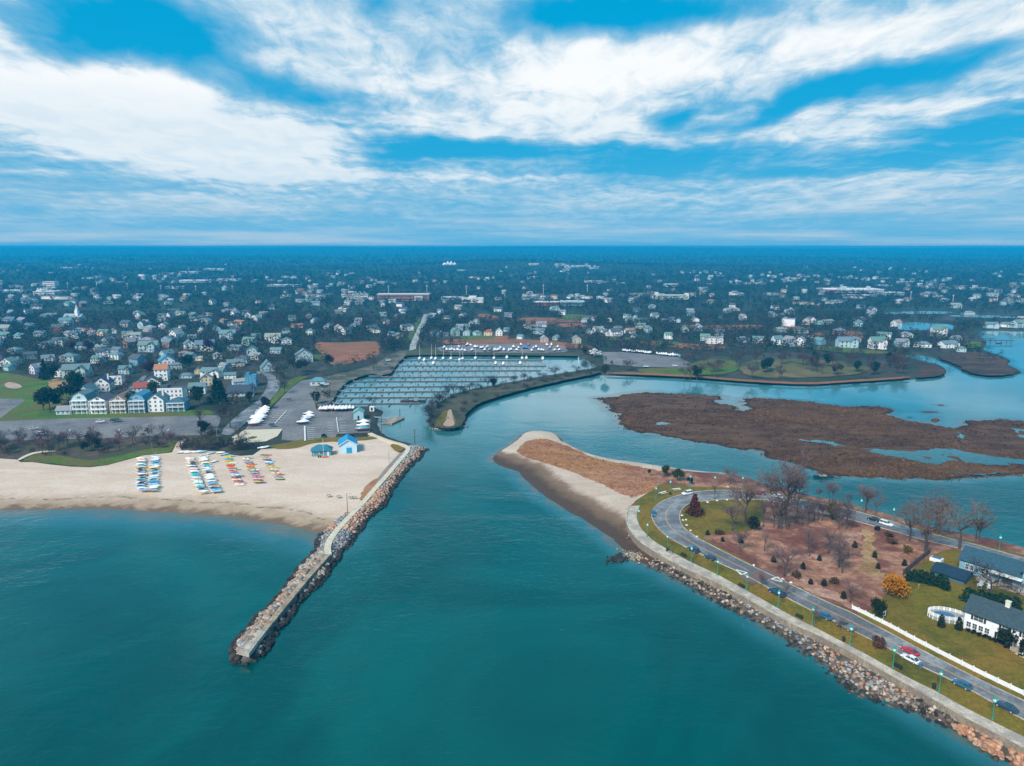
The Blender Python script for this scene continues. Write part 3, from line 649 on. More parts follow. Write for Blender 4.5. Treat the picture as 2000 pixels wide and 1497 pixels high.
gp('lawn', [(520, 872), (560, 864), (600, 858), (660, 853), (700, 854), (740, 852), (750, 856), (722, 858), (690, 862), (654, 862), (612, 866), (580, 875), (540, 879)], M_lawn, 2, .6, dz=.3)
gp('lawn', [(764, 866), (786, 872), (792, 876), (780, 884), (764, 874)], M_lawn, 2, .4, dz=1.0)
gp('dry_grass', [(716, 946), (748, 926), (764, 908), (758, 922), (740, 944), (728, 956), (716, 972), (702, 976), (706, 962)], M_spitveg, 2, .7, dz=.45)
gp('road', [(428, 846), (462, 812), (490, 792), (508, 778), (520, 760), (524, 744), (520, 734), (500, 729), (502, 724), (530, 730), (542, 739), (548, 750), (544, 762), (538, 772), (510, 798), (480, 826), (462, 842), (446, 852)], M_asph, 1, 0)
gp('parking_lot', [(610, 741), (588, 744), (566, 760), (536, 792), (516, 818), (482, 834), (478, 842), (552, 838), (550, 860), (594, 862), (654, 857), (658, 848), (688, 847), (722, 845), (724, 820), (708, 817), (690, 818), (688, 800), (640, 800), (618, 800), (610, 772), (625, 745)], M_asph2, 0, 0)
gp('concrete_pad', [(478, 840), (552, 838), (542, 852), (520, 862), (456, 869), (453, 854)], M_path, 0, 0)
gp('lawn', [(483, 856), (494, 852), (504, 853), (498, 857), (488, 858)], M_lawn, 2, .2)
gp('lawn', [(606, 735), (588, 742), (560, 764), (530, 795), (524, 790), (548, 758), (562, 744), (580, 736)], M_lawn2, 1, .4)
gp('road', [(236, 772), (280, 734), (290, 731), (258, 772), (240, 788), (226, 800), (220, 796)], M_asph, 0, 0)
gp('road', [(827, 615), (837, 612), (834, 626), (822, 650), (813, 675), (812, 690), (798, 690), (801, 674), (813, 646), (823, 626)], mat_noise('pale_road', (.30, .31, .31), (.38, .39, .38), .1, .95), 0, 0)
gp('lawn', [(800, 645), (822, 618), (826, 617), (812, 646), (800, 674), (790, 680)], M_lawn2, 1, .4)
gp('gravel_bank', [(600, 742), (640, 735), (700, 722), (740, 708), (764, 690), (800, 682), (800, 690), (782, 704), (772, 718), (764, 730), (744, 733), (728, 730), (708, 734), (680, 745), (660, 764), (648, 786), (620, 800), (612, 776), (622, 752)], mat_noise('gravel', (.12, .10, .085), (.19, .165, .14), .2, .95, (.055, .06, .03), .05, .3, 1, fine=.8), 1, .6)
gp('reed_bed', [(610, 668), (660, 670), (732, 666), (741, 672), (741, 696), (700, 706), (670, 713), (646, 714), (634, 698), (622, 684)], M_brown, 1, .8)
gp('lawn', [(612, 693), (636, 693), (634, 702), (614, 704)], M_lawn2, 0, 0)
for q in ([(918, 618), (944, 612), (972, 618), (980, 628), (940, 624)], [(1006, 622), (1050, 620), (1146, 624), (1146, 630), (1090, 629), (1060, 638), (1010, 632)], [(1080, 632), (1144, 632), (1146, 640), (1090, 639)], [(1300, 634), (1400, 636), (1494, 634), (1496, 642), (1420, 645), (1330, 642)], [(1506, 640), (1560, 637), (1590, 640), (1560, 648), (1510, 648)], [(850, 664), (980, 660), (1100, 668), (1180, 680), (1120, 682), (1000, 670), (860, 674)], [(1240, 664), (1350, 672), (1420, 676), (1410, 684), (1320, 680), (1250, 674)], [(1580, 652), (1612, 650), (1616, 660), (1590, 664)], [(1640, 648), (1680, 646), (1690, 662), (1656, 662)], [(960, 650), (1000, 656), (985, 664), (950, 662)]):
    gp('reed_bed', q, M_brown, 2, .8)
gp('boat_yard', [(852, 676), (960, 671), (1094, 673), (1112, 684), (1100, 690), (960, 689), (856, 689)], M_asph2, 1, .4)
gp('lawn', [(800, 682), (856, 680), (860, 690), (960, 690), (1100, 690), (1136, 690), (1138, 696), (1090, 695), (880, 693), (800, 694), (788, 697)], mat_noise('rough_grass', (.045, .05, .018), (.075, .075, .025), .1, .95), 1, .4)
gp('boat_yard', [(1176, 688), (1216, 688), (1328, 698), (1352, 712), (1348, 719), (1250, 717), (1180, 712)], M_asph2, 0, .4)
gp('lawn', [(1240, 719), (1350, 719), (1352, 708), (1400, 700), (1440, 706), (1446, 722), (1400, 734), (1300, 732), (1250, 728)], M_lawn2, 1, .5)
gp('lawn', [(1440, 706), (1560, 700), (1660, 708), (1700, 716), (1690, 730), (1600, 738), (1470, 738), (1446, 726)], M_straw if False else mat_noise('faded_grass', (.09, .085, .025), (.17, .12, .05), .05, .95, (.06, .075, .02), .02), 1, .8)
gp('reed_bed', [(1170, 728), (1250, 727), (1350, 733), (1475, 743), (1580, 748), (1650, 743), (1720, 739), (1780, 735), (1776, 739), (1720, 743), (1650, 747), (1580, 752), (1475, 747), (1350, 737), (1250, 732), (1200, 731)], M_brown, 1, .4)
for q in ([(900, 655), (960, 653), (975, 660), (930, 664), (895, 662)], [(1095, 626), (1150, 624), (1150, 616), (1100, 613)], [(1180, 660), (1240, 658), (1236, 665), (1185, 666)], [(1290, 666), (1330, 668), (1320, 676), (1270, 674)], [(1560, 672), (1600, 676), (1700, 684), (1760, 690), (1700, 692), (1600, 686)], [(1880, 670), (1915, 666), (1918, 678), (1890, 682)], [(280, 610), (330, 608), (330, 614), (284, 616)], [(915, 520), (968, 518), (968, 525), (916, 526)]):
    if q[0][1] < 560:
        continue
    gp('lawn', q, M_lawn2, 1, .6)
PLAIN_WATER = []
for q in ([(1755, 631), (1790, 629), (1818, 632), (1863, 634), (1862, 646), (1830, 644), (1790, 646), (1752, 646)], [(1724, 611), (1790, 608), (1862, 609), (1860, 613), (1790, 614), (1726, 614)], [(1840, 617), (1900, 615), (1990, 619), (1990, 622), (1900, 621)]):
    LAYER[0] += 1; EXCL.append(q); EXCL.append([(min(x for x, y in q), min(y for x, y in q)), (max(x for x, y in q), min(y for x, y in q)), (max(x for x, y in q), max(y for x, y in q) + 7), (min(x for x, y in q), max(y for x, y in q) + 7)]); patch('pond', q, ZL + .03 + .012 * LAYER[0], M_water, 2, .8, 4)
gp('footpath', [(32, 899), (48, 889), (70, 882), (110, 880), (110, 882), (72, 885), (52, 892), (38, 900)], M_path, 1, .2, dz=-.05)
# breakwater peninsula between marina and channel
gp('bank_earth', [(842, 812), (852, 794), (872, 778), (905, 766), (960, 756), (1030, 744), (1120, 730), (1170, 722), (1174, 729), (1110, 741), (1030, 759), (970, 776), (938, 787), (910, 806), (905, 826), (896, 835), (870, 838), (846, 833)], M_bank, 1, .5, dz=.05)
gp('lawn', [(850, 820), (862, 808), (872, 800), (884, 806), (892, 822), (890, 832), (872, 834), (856, 832)], M_lawn, 1, .4, dz=.05)
gp('footpath', [(864, 831), (872, 818), (876, 800), (882, 800), (884, 818), (888, 831), (876, 834)], mat_noise('worn_path', (.34, .22, .16), (.42, .30, .22), .4, .95), 1, .3, dz=.05)
# parking stalls
def stalls():
    zl = ZL + .03 + .012 * LAYER[0] + .05
    def bar(pa, pb, w=.45): 
        a, b = P(*pa, zl), P(*pb, zl); mb = MB(); ribbon_mb(mb, [a[:2], b[:2]], w, zl, M_line); mb.obj('parking_marking', kind='structure')
    bar((560, 802), (537, 827)); bar((595, 832), (596, 861), .8); bar((657, 815), (661, 844))
    for i in range(6):
        f = i / 5; x = 560 - 23 * f; y = 803 + 22 * f; bar((x - 15, y), (x + 12, y - .2), .3)
    for i in range(7):
        y = 835 + i * 4; bar((600, y), (614, y + .5), .3)
    for i in range(5):
        y = 826 + i * 5; bar((640, y), (652, y), .3); bar((664, y), (676, y), .3)
    for i in range(6):
        x = 330 - i * 48; bar((x, 838), (x - 3, 842), .3)
stalls()

# ------------------------------------------------------------ the sea
def sea():
    xs = np.unique(np.round(np.concatenate([-np.geomspace(420, 9000, 22), np.arange(-410, 560, 5.0), np.geomspace(570, 9000, 22)]), 2))
    ys = np.unique(np.round(np.concatenate([[-600, -300, -100], np.arange(0, 520, 5.0), np.geomspace(530, 1500, 40)]), 2))
    X, Y = np.meshgrid(xs, ys); pts = np.stack([X.ravel(), Y.ravel()], 1); sh = np.zeros(len(pts))
    near = (np.abs(pts[:, 0] - 60) < 600) & (pts[:, 1] < 1000); q = pts[near]; v = np.zeros(len(q))
    for l, reach in SHORES:
        l2 = l[::2] + [l[-1]]; v = np.maximum(v, np.clip(1 - segdist(q, l2) / reach, 0, 1))
    sh[near] = v
    nx = len(xs); fs = [(i * nx + k, i * nx + k + 1, (i + 1) * nx + k + 1, (i + 1) * nx + k) for i in range(len(ys) - 1) for k in range(nx - 1)]
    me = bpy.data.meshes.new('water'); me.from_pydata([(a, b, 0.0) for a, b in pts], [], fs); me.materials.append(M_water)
    at = me.attributes.new('shallow', 'FLOAT', 'POINT'); at.data.foreach_set('value', sh.astype(np.float32))
    link(bpy.data.objects.new('water', me), kind='structure')
SHORES.append((wall_line, 16))
sea()

# ------------------------------------------------------------ rocks
def rock_mesh(seed, flat=.7, name='boulder', sub=2):
    r = np.random.RandomState(seed); bm = bmesh.new(); bmesh.ops.create_icosphere(bm, subdivisions=sub, radius=1)
    dirs = r.normal(size=(9, 3)); dirs /= np.linalg.norm(dirs, axis=1)[:, None]; cut = r.uniform(.55, .9, 9)
    for v in bm.verts:
        p = np.array(v.co)
        for d, c in zip(dirs, cut):
            s = p @ d
            if s > c: p = p - d * (s - c)
        p *= 1 + r.uniform(-.04, .04); v.co = (p[0] * r.uniform(.98, 1.02), p[1] * .82, p[2] * flat)
    me = bpy.data.meshes.new(name); bm.to_mesh(me); bm.free(); return me
ROCKS = [rock_mesh(s, .6 + .25 * rnd.random()) for s in range(8)]
RB = []
for s in range(6):
    m = rock_mesh(100 + s, .7, 'r', 1); co = np.zeros(len(m.vertices) * 3); m.vertices.foreach_get('co', co)
    RB.append((co.reshape(-1, 3), np.array([p.vertices[:] for p in m.polygons]))); bpy.data.meshes.remove(m)
for m in ROCKS: m.materials.append(M_rock1)
def merged_mesh(name, parts, mat, cols, kind='stuff', **kw):
    """parts: list of (verts, tris) arrays; cols: colour per part"""
    nv = sum(len(v) for v, f in parts); nf = sum(len(f) for v, f in parts)
    V = np.concatenate([v for v, f in parts]); off = np.cumsum([0] + [len(v) for v, f in parts[:-1]])
    F = np.concatenate([f + o for (v, f), o in zip(parts, off)])
    C = np.repeat(np.asarray(cols, float), [len(v) for v, f in parts], axis=0)
    return raw_mesh(name, V, F, C, mat, kind, **kw)
def raw_mesh(name, V, F, C, mat, kind='stuff', **kw):
    me = bpy.data.meshes.new(name); me.vertices.add(len(V)); me.vertices.foreach_set('co', V.astype(np.float32).ravel())
    n = F.shape[1]; me.loops.add(F.size); me.loops.foreach_set('vertex_index', F.astype(np.int32).ravel())
    me.polygons.add(len(F)); me.polygons.foreach_set('loop_start', (np.arange(len(F)) * n).astype(np.int32)); me.polygons.foreach_set('loop_total', np.full(len(F), n, np.int32))
    me.update(calc_edges=True); at = me.attributes.new('tint', 'FLOAT_COLOR', 'POINT')
    at.data.foreach_set('color', np.concatenate([C, np.ones((len(C), 1))], 1).astype(np.float32).ravel()); me.materials.append(mat)
    return link(bpy.data.objects.new(name, me), kind=kind, **kw)
def rotm(a, b, c):
    return np.array((Matrix.Rotation(a, 3, 'Z') @ Matrix.Rotation(b, 3, 'X') @ Matrix.Rotation(c, 3, 'Y')))
ORANGE = [(.42, .20, .11), (.46, .26, .16), (.36, .19, .12), (.50, .30, .21)]
GREYR = [(.19, .19, .195), (.25, .25, .255), (.31, .305, .30), (.14, .145, .155), (.35, .33, .30)]
MIXR = [(.30, .21, .14), (.23, .18, .145), (.36, .28, .21), (.17, .135, .11), (.42, .35, .28)]
DARKR = [(.028, .024, .022), (.04, .034, .028), (.055, .045, .036), (.02, .018, .018)]
rocks = []     # (x, y, z, size, colour, section)
# breakwater rocks
jb, jt, jz, jc = LANDS['breakwater_bed']
PJY = [862, 868, 882, 896, 914, 933, 956, 982, 1000]; PJX = [790, 800, 799, 786, 771, 755, 734, 712, 694]
jarr = np.array(jb); lo = jarr.min(0); hi = jarr.max(0)
c = nrs.uniform(lo, hi, (26000, 2)); c = c[inside(c, jb)]; t = jt(c); ppx, ppy = proj(np.c_[c, np.full(len(c), 1.0)])
dpath = segdist(c, jl); tipl = W([(642, 1083), (602, 1127), (553, 1185), (516, 1232), (478, 1276)], ZJ); dtip = segdist(c, tipl)
for i in range(len(c)):
    if dpath[i] < 1.6 or dtip[i] < 1.2: continue
    if ppy[i] < 1000 and ppx[i] < np.interp(ppy[i], PJY, PJX): continue
    if rnd.random() > .55: continue
    y = ppy[i]; tt = min(t[i], 1); s = rnd.uniform(.45, 1.05)
    if t[i] < .40 + rnd.uniform(-.15, .15): col = rnd.choice(DARKR); sec = 'dark wet rocks'
    elif 960 < y < 1040 and t[i] < 1.5: col = rnd.choice(ORANGE if rnd.random() < .8 else MIXR); sec = 'orange rocks'
    elif 1010 <= y < 1085 or (y <= 985 and t[i] > .9): col = rnd.choice(GREYR); s *= .8; sec = 'grey rocks'
    elif y < 960: col = rnd.choice(MIXR if rnd.random() < .6 else ORANGE); sec = 'mixed rocks'
    else: col = rnd.choice(MIXR if rnd.random() < .75 else (ORANGE if rnd.random() < .4 else GREYR)); sec = 'outer arm rocks'
    if y > 1085: s *= 1.25
    z = (ZJ - .35) * (tt ** 1.0) + rnd.uniform(-.1, .2)
    rocks.append((c[i, 0], c[i, 1], z, s, col, 'breakwater ' + sec))
# riprap below the sea wall
RIP_W = [(1262, 1108), (1300, 1119), (1334, 1139), (1362, 1157), (1388, 1172), (1420, 1190), (1450, 1204), (1476, 1214), (1500, 1230), (1526, 1244), (1550, 1266), (1580, 1284), (1600, 1298), (1623, 1317), (1640, 1338), (1658, 1350), (1680, 1360), (1700, 1366), (1730, 1375), (1762, 1384), (1790, 1392), (1820, 1408), (1846, 1418), (1873, 1430), (1899, 1449), (1924, 1467), (1947, 1480), (1980, 1494), (2040, 1524), (2150, 1580)]
rip_w = resample(W(chaikin(RIP_W, 1, False), 0.0), 2.0); wl = np.array(resample(offsets(wall_line, -.5), 1.0))
k0 = int(np.argmin(segdist(wl, [rip_w[0]] * 2)))
rw = np.array(rip_w); top = np.array([wl[k0 + int(np.argmin(np.hypot(*(wl[k0:] - q).T)))] for q in rw])
for _ in range(6): top[1:-1] = (top[:-2] + top[1:-1] + top[2:]) / 3
mb = MB(); n = len(rw); L = 6; vs = []
for k in range(L):
    f = k / (L - 1)
    for i in range(n): vs.append((rw[i, 0] * (1 - f) + top[i, 0] * f, rw[i, 1] * (1 - f) + top[i, 1] * f, -.35 + 1.75 * f + (rnd.uniform(-.2, .2) if 0 < k < L - 1 else 0)))
fs = [(k * n + i, k * n + i + 1, (k + 1) * n + i + 1, (k + 1) * n + i) for k in range(L - 1) for i in range(n - 1)]
mb.add(vs, fs, M_mud); mb.obj('riprap_bed', kind='structure')
for i in range(len(rw)):
    wd = float(np.hypot(*(top[i] - rw[i]))); px, py = proj((rw[i, 0], rw[i, 1], 0)); px = px[0]
    for _ in range(int(wd * 2.0 * (1.9 if px > 1856 else 1.5) + rnd.random())):
        f = rnd.uniform(-.1, .98); j = min(max(i + rnd.uniform(-.5, .5), 0), n - 1)
        x, y = rw[i] * (1 - f) + top[i] * f; x += rnd.uniform(-1, 1); y += rnd.uniform(-1, 1)
        if px > 1856:
            s = rnd.uniform(.55, 1.05); col = rnd.choice(ORANGE) if f > .12 else rnd.choice(DARKR + [(.16, .08, .05)]); sec = 'terracotta block'
        elif 1560 < px < 1760 and f > .28: s = rnd.uniform(.4, .82); col = rnd.choice(MIXR + GREYR[1:] + ORANGE[2:3] * 2); sec = 'tan stone'
        elif 1440 < px <= 1560 and f > .5: s = rnd.uniform(.45, .85); col = rnd.choice(GREYR + MIXR[2:3]); sec = 'grey stone'
        elif f > .3 and rnd.random() < .55: s = rnd.uniform(.45, .95); col = rnd.choice(MIXR); sec = 'brown stone'
        else: s = rnd.uniform(.45, .9); col = rnd.choice(DARKR + [(.08, .06, .045), (.13, .09, .065)]); sec = 'dark stone'
        if px > 1700: s *= 1.1
        rocks.append((x, y, -.3 + 1.75 * f + rnd.uniform(0, .25), s, col, 'riprap ' + sec))
# stones at the foot of the spit, the island rim, the tip of the harbour bank
for px, py, sp, k, pal, s0 in ((1240, 1085, 26, 120, MIXR, .5), (1230, 1050, 14, 60, MIXR[2:], .4), (1207, 1092, 17, 130, DARKR, .6), (868, 839, 24, 90, MIXR, .6), (900, 834, 10, 30, MIXR, .6), (1224, 1010, 5, 20, GREYR, .35)):
    for _ in range(k):
        x = px + rnd.gauss(0, sp * .5); y = py + rnd.gauss(0, sp * (.2 if py > 900 else .08)) + (0 if px != 1240 else (x - 1240) * .3)
        if px == 868: y = 840 - abs(x - 868) * .12 + rnd.uniform(-1, .5)
        p = P(x, y, .3); rocks.append((p.x, p.y, rnd.uniform(.1, .5), s0 * rnd.uniform(.6, 1.5), rnd.choice(pal), 'shore stone'))
def build_rocks():
    arr = []
    for i, (x, y, z, s, col, sec) in enumerate(rocks):
        px, py = proj((x, y, z)); inside_ = -10 < px[0] < 2010 and py[0] < 1500
        arr.append((-(s / math.hypot(x, y)) if inside_ else 1, i))
    arr.sort(); big = set(i for _, i in arr[:290])
    names = {'terracotta block': 'terracotta block of the stone toe wall', 'tan stone': 'pale tan riprap boulder', 'grey stone': 'grey riprap boulder', 'brown stone': 'brown riprap boulder', 'dark stone': 'dark wet riprap boulder'}
    parts, cols = [], []
    for i, (x, y, z, s, col, sec) in enumerate(rocks):
        a, b, c_ = rnd.uniform(0, 6.28), rnd.uniform(-.35, .35), rnd.uniform(-.35, .35)
        if i in big:
            o = bpy.data.objects.new('boulder', rnd.choice(ROCKS)); o.location = (x, y, z); o.rotation_euler = (b, c_, a); o.scale = (s * 1.05, s, s)
            if sec.startswith('riprap'): lab = names[sec[7:]] + ' in the slope below the sea wall'; g = sec[7:] + 's below the sea wall'
            elif sec.startswith('breakwater'): lab = {'dark wet rocks': 'dark weedy boulder at the waterline of the breakwater', 'orange rocks': 'orange boulder on the channel side of the breakwater', 'grey rocks': 'grey boulder beside the breakwater footpath', 'mixed rocks': 'brown boulder beside the beach end of the breakwater'}.get(sec[11:], 'pale dry boulder on the outer arm of the breakwater'); g = sec
            else: lab = 'loose stone on the sand at the foot of the spit'; g = 'loose stones by the spit'
            link(o, label=lab, cat='boulder', group=g, color=col)
        else:
            v, f = RB[i % 6]; M = rotm(a, b, c_) * s
            parts.append((v @ M.T + np.array([x, y, z]), f)); cols.append(col)
    merged_mesh('riprap', parts, M_rock, cols)
build_rocks()

# ------------------------------------------------------------ trees
def bare_tree_meshes(seed, h=10.0, spread=.42, dense=1.0, base=.28):
    r = random.Random(seed); tr = MB(); cr = MB()
    def branch(p, d, l, rad, lev):
        d = d.normalized(); mid = p + d * l * .55 + Vector((r.uniform(-1, 1), r.uniform(-1, 1), r.uniform(-.3, .6))) * l * .06; e = mid + (d + Vector((r.uniform(-.3, .3), r.uniform(-.3, .3), r.uniform(0, .3)))).normalized() * l * .45
        mb = tr if lev < 2 else cr; mt = M_bark if lev < 2 else M_twig; nn = 6 if lev < 1 else 4 if lev < 2 else 3
        mb.tube(p, mid, rad, rad * .75, mt, nn, False); mb.tube(mid, e, rad * .75, rad * .45, mt, nn, False)
        if lev >= 4: return
        k = {0: 6, 1: 5, 2: 4, 3: 4}[lev]; k = max(2, int(k * dense + r.random()))
        for i in range(k):
            f = r.uniform(.35, 1.0) if lev else r.uniform(.62, 1.0)
            o = p + (mid - p) * (f / .55) if f < .55 else mid + (e - mid) * ((f - .55) / .45)
            a = i * 2.4 + r.uniform(-.5, .5); tilt = r.uniform(.35, .95) * (spread / .42)
            ax = d.orthogonal().normalized(); ax.rotate(Matrix.Rotation(a, 3, d)); nd = d * math.cos(tilt) + ax * math.sin(tilt); nd.z += .12
            branch(o, nd, l * r.uniform(.5, .74) * (1 if lev else .95), max(rad * .5, .022), lev + 1)
    tr.tube((0, 0, -.3), (0, 0, .05), .035 * h * .7, .028 * h * .7, M_bark, 7)
    branch(Vector((0, 0, 0)), Vector((r.uniform(-.06, .06), r.uniform(-.06, .06), 1)), h * .52, .022 * h, 0)
    return tr.mesh('trunk', fix=False), cr.mesh('crown', fix=False)
def leaf_crown(r, pts, size, mat, name='crown'):
    vs, fs = [], []
    for p in pts:
        for _ in range(2):
            a = Vector((r.gauss(0, 1), r.gauss(0, 1), r.gauss(0, 1))).normalized(); b = a.orthogonal().normalized(); b.rotate(Matrix.Rotation(r.uniform(0, 6.28), 3, a)); c = a.cross(b); s = size * r.uniform(.6, 1.4)
            o = len(vs); q = p + Vector((r.gauss(0, size * .5), r.gauss(0, size * .5), r.gauss(0, size * .5)))
            vs += [q + b * s, q + c * s * .8, q - b * s * .7, q - c * s * .9]; fs.append((o, o + 1, o + 2, o + 3))
    me = bpy.data.meshes.new(name); me.from_pydata([tuple(v) for v in vs], [], fs); me.materials.append(mat); me.update(); return me
def round_crown(seed, rx, rz, zc, n, size, mat=None, lumps=7):
    r = random.Random(seed); cs = [(Vector((r.uniform(-1, 1) * rx * .5, r.uniform(-1, 1) * rx * .5, zc + r.uniform(-.45, .55) * rz)), r.uniform(.45, .7)) for _ in range(lumps)]; pts = []
    for _ in range(n):
        c_, k = r.choice(cs); d = Vector((r.gauss(0, 1), r.gauss(0, 1), r.gauss(0, 1))).normalized() * (r.random() ** .4)
        pts.append(c_ + Vector((d.x * rx * k, d.y * rx * k, d.z * rz * k)))
    return leaf_crown(r, [p for p in pts if p.z > .05], size, mat or M_leaf)
def conifer_crown(seed, h, rb, n, size, z0=.12, pw=1.0):
    r = random.Random(seed); pts = []
    for _ in range(n):
        f = r.random() ** 1.4; z = h * (z0 + (1 - z0) * f); rr = rb * (1 - f) ** pw * (1 + .25 * math.sin(z * 3.1 + seed)) * r.uniform(.45, 1.05) + .08; a = r.uniform(0, 6.28)
        pts.append(Vector((rr * math.cos(a), rr * math.sin(a), z - rr * .2)))
    return leaf_crown(r, pts, size, M_leaf)
def stick(h, rad, name='trunk'):
    mb = MB(); mb.tube((0, 0, -.3), (.05, 0, h), rad, rad * .35, M_bark, 6); mb.tube((0, 0, -.3), (0, 0, .2), rad * 1.5, rad, M_bark, 6); return mb.mesh(name)
BARE = [bare_tree_meshes(s, 10, sp, dn) for s, sp, dn in ((1, .42, 1.0), (2, .34, .9), (3, .5, 1.05), (4, .4, 1.15), (5, .3, .8), (6, .55, 1.2))]
ROUND = [(stick(4.5, .28), round_crown(s, 4.2, 4.0, 6.0, 700, .40)) for s in (1, 2, 3)]
CONE = [(stick(7, .22), conifer_crown(s, 10, 2.6, 480, .38)) for s in (1, 2)]
COLUMN = [(stick(2.5, .12), conifer_crown(s, 5, 1.15, 300, .24, .03, .5)) for s in (3, 4)]
GOLD = [(stick(4.0, .2), round_crown(77, 4.6, 4.4, 5.2, 1500, .34, None, 14))]
BUSH = [(stick(.8, .06, 'stem'), round_crown(20 + s, 1.3, 1.0, 1.0, 200, .2)) for s in (1, 2, 3)]
TWIGBUSH = [(stick(.8, .06, 'stem'), round_crown(30 + s, 1.6, 1.3, 1.5, 150, .13, M_leaf)) for s in (1, 2)]
TREES = []       # base points of single trees
def tree(kind, p, h, name=None, look='', place='', order=0, color=None, bark=None, group=None, wide=1.0, cat='tree', lab=None, how='from the left'):
    protos, ph, nm = {'bare': (BARE, 10, 'bare_tree'), 'round': (ROUND, 10, 'leafy_tree'), 'gold': (GOLD, 9.5, 'leafy_tree'), 'cone': (CONE, 10, 'evergreen_tree'), 'column': (COLUMN, 5, 'clipped_evergreen'), 'bush': (BUSH, 2.2, 'shrub'), 'twig': (TWIGBUSH, 3.0, 'bare_shrub')}[kind]
    tm, cm = rnd.choice(protos); s = h / ph; nm = name or nm
    e = empty(nm, p, rnd.uniform(0, 6.28), cat=cat, group=group); e.scale = (s * wide * rnd.uniform(.93, 1.07), s * wide * rnd.uniform(.93, 1.07), s)
    c0 = color or {'bare': (.115, .085, .080), 'round': (.035, .055, .02), 'gold': (.5, .2, .01), 'cone': (.02, .038, .016), 'column': (.015, .045, .022), 'bush': (.035, .03, .015), 'twig': (.09, .055, .05)}[kind]
    k = rnd.uniform(.8, 1.2)
    mobj('stem' if cat == 'shrub' else 'trunk', tm, e, color=bark or (.085, .062, .055)); mobj('crown', cm, e, color=tuple(v * k for v in c0))
    if lab: e['label'] = lab
    else: later(e, look, place, order, how)
    TREES.append(p); return e

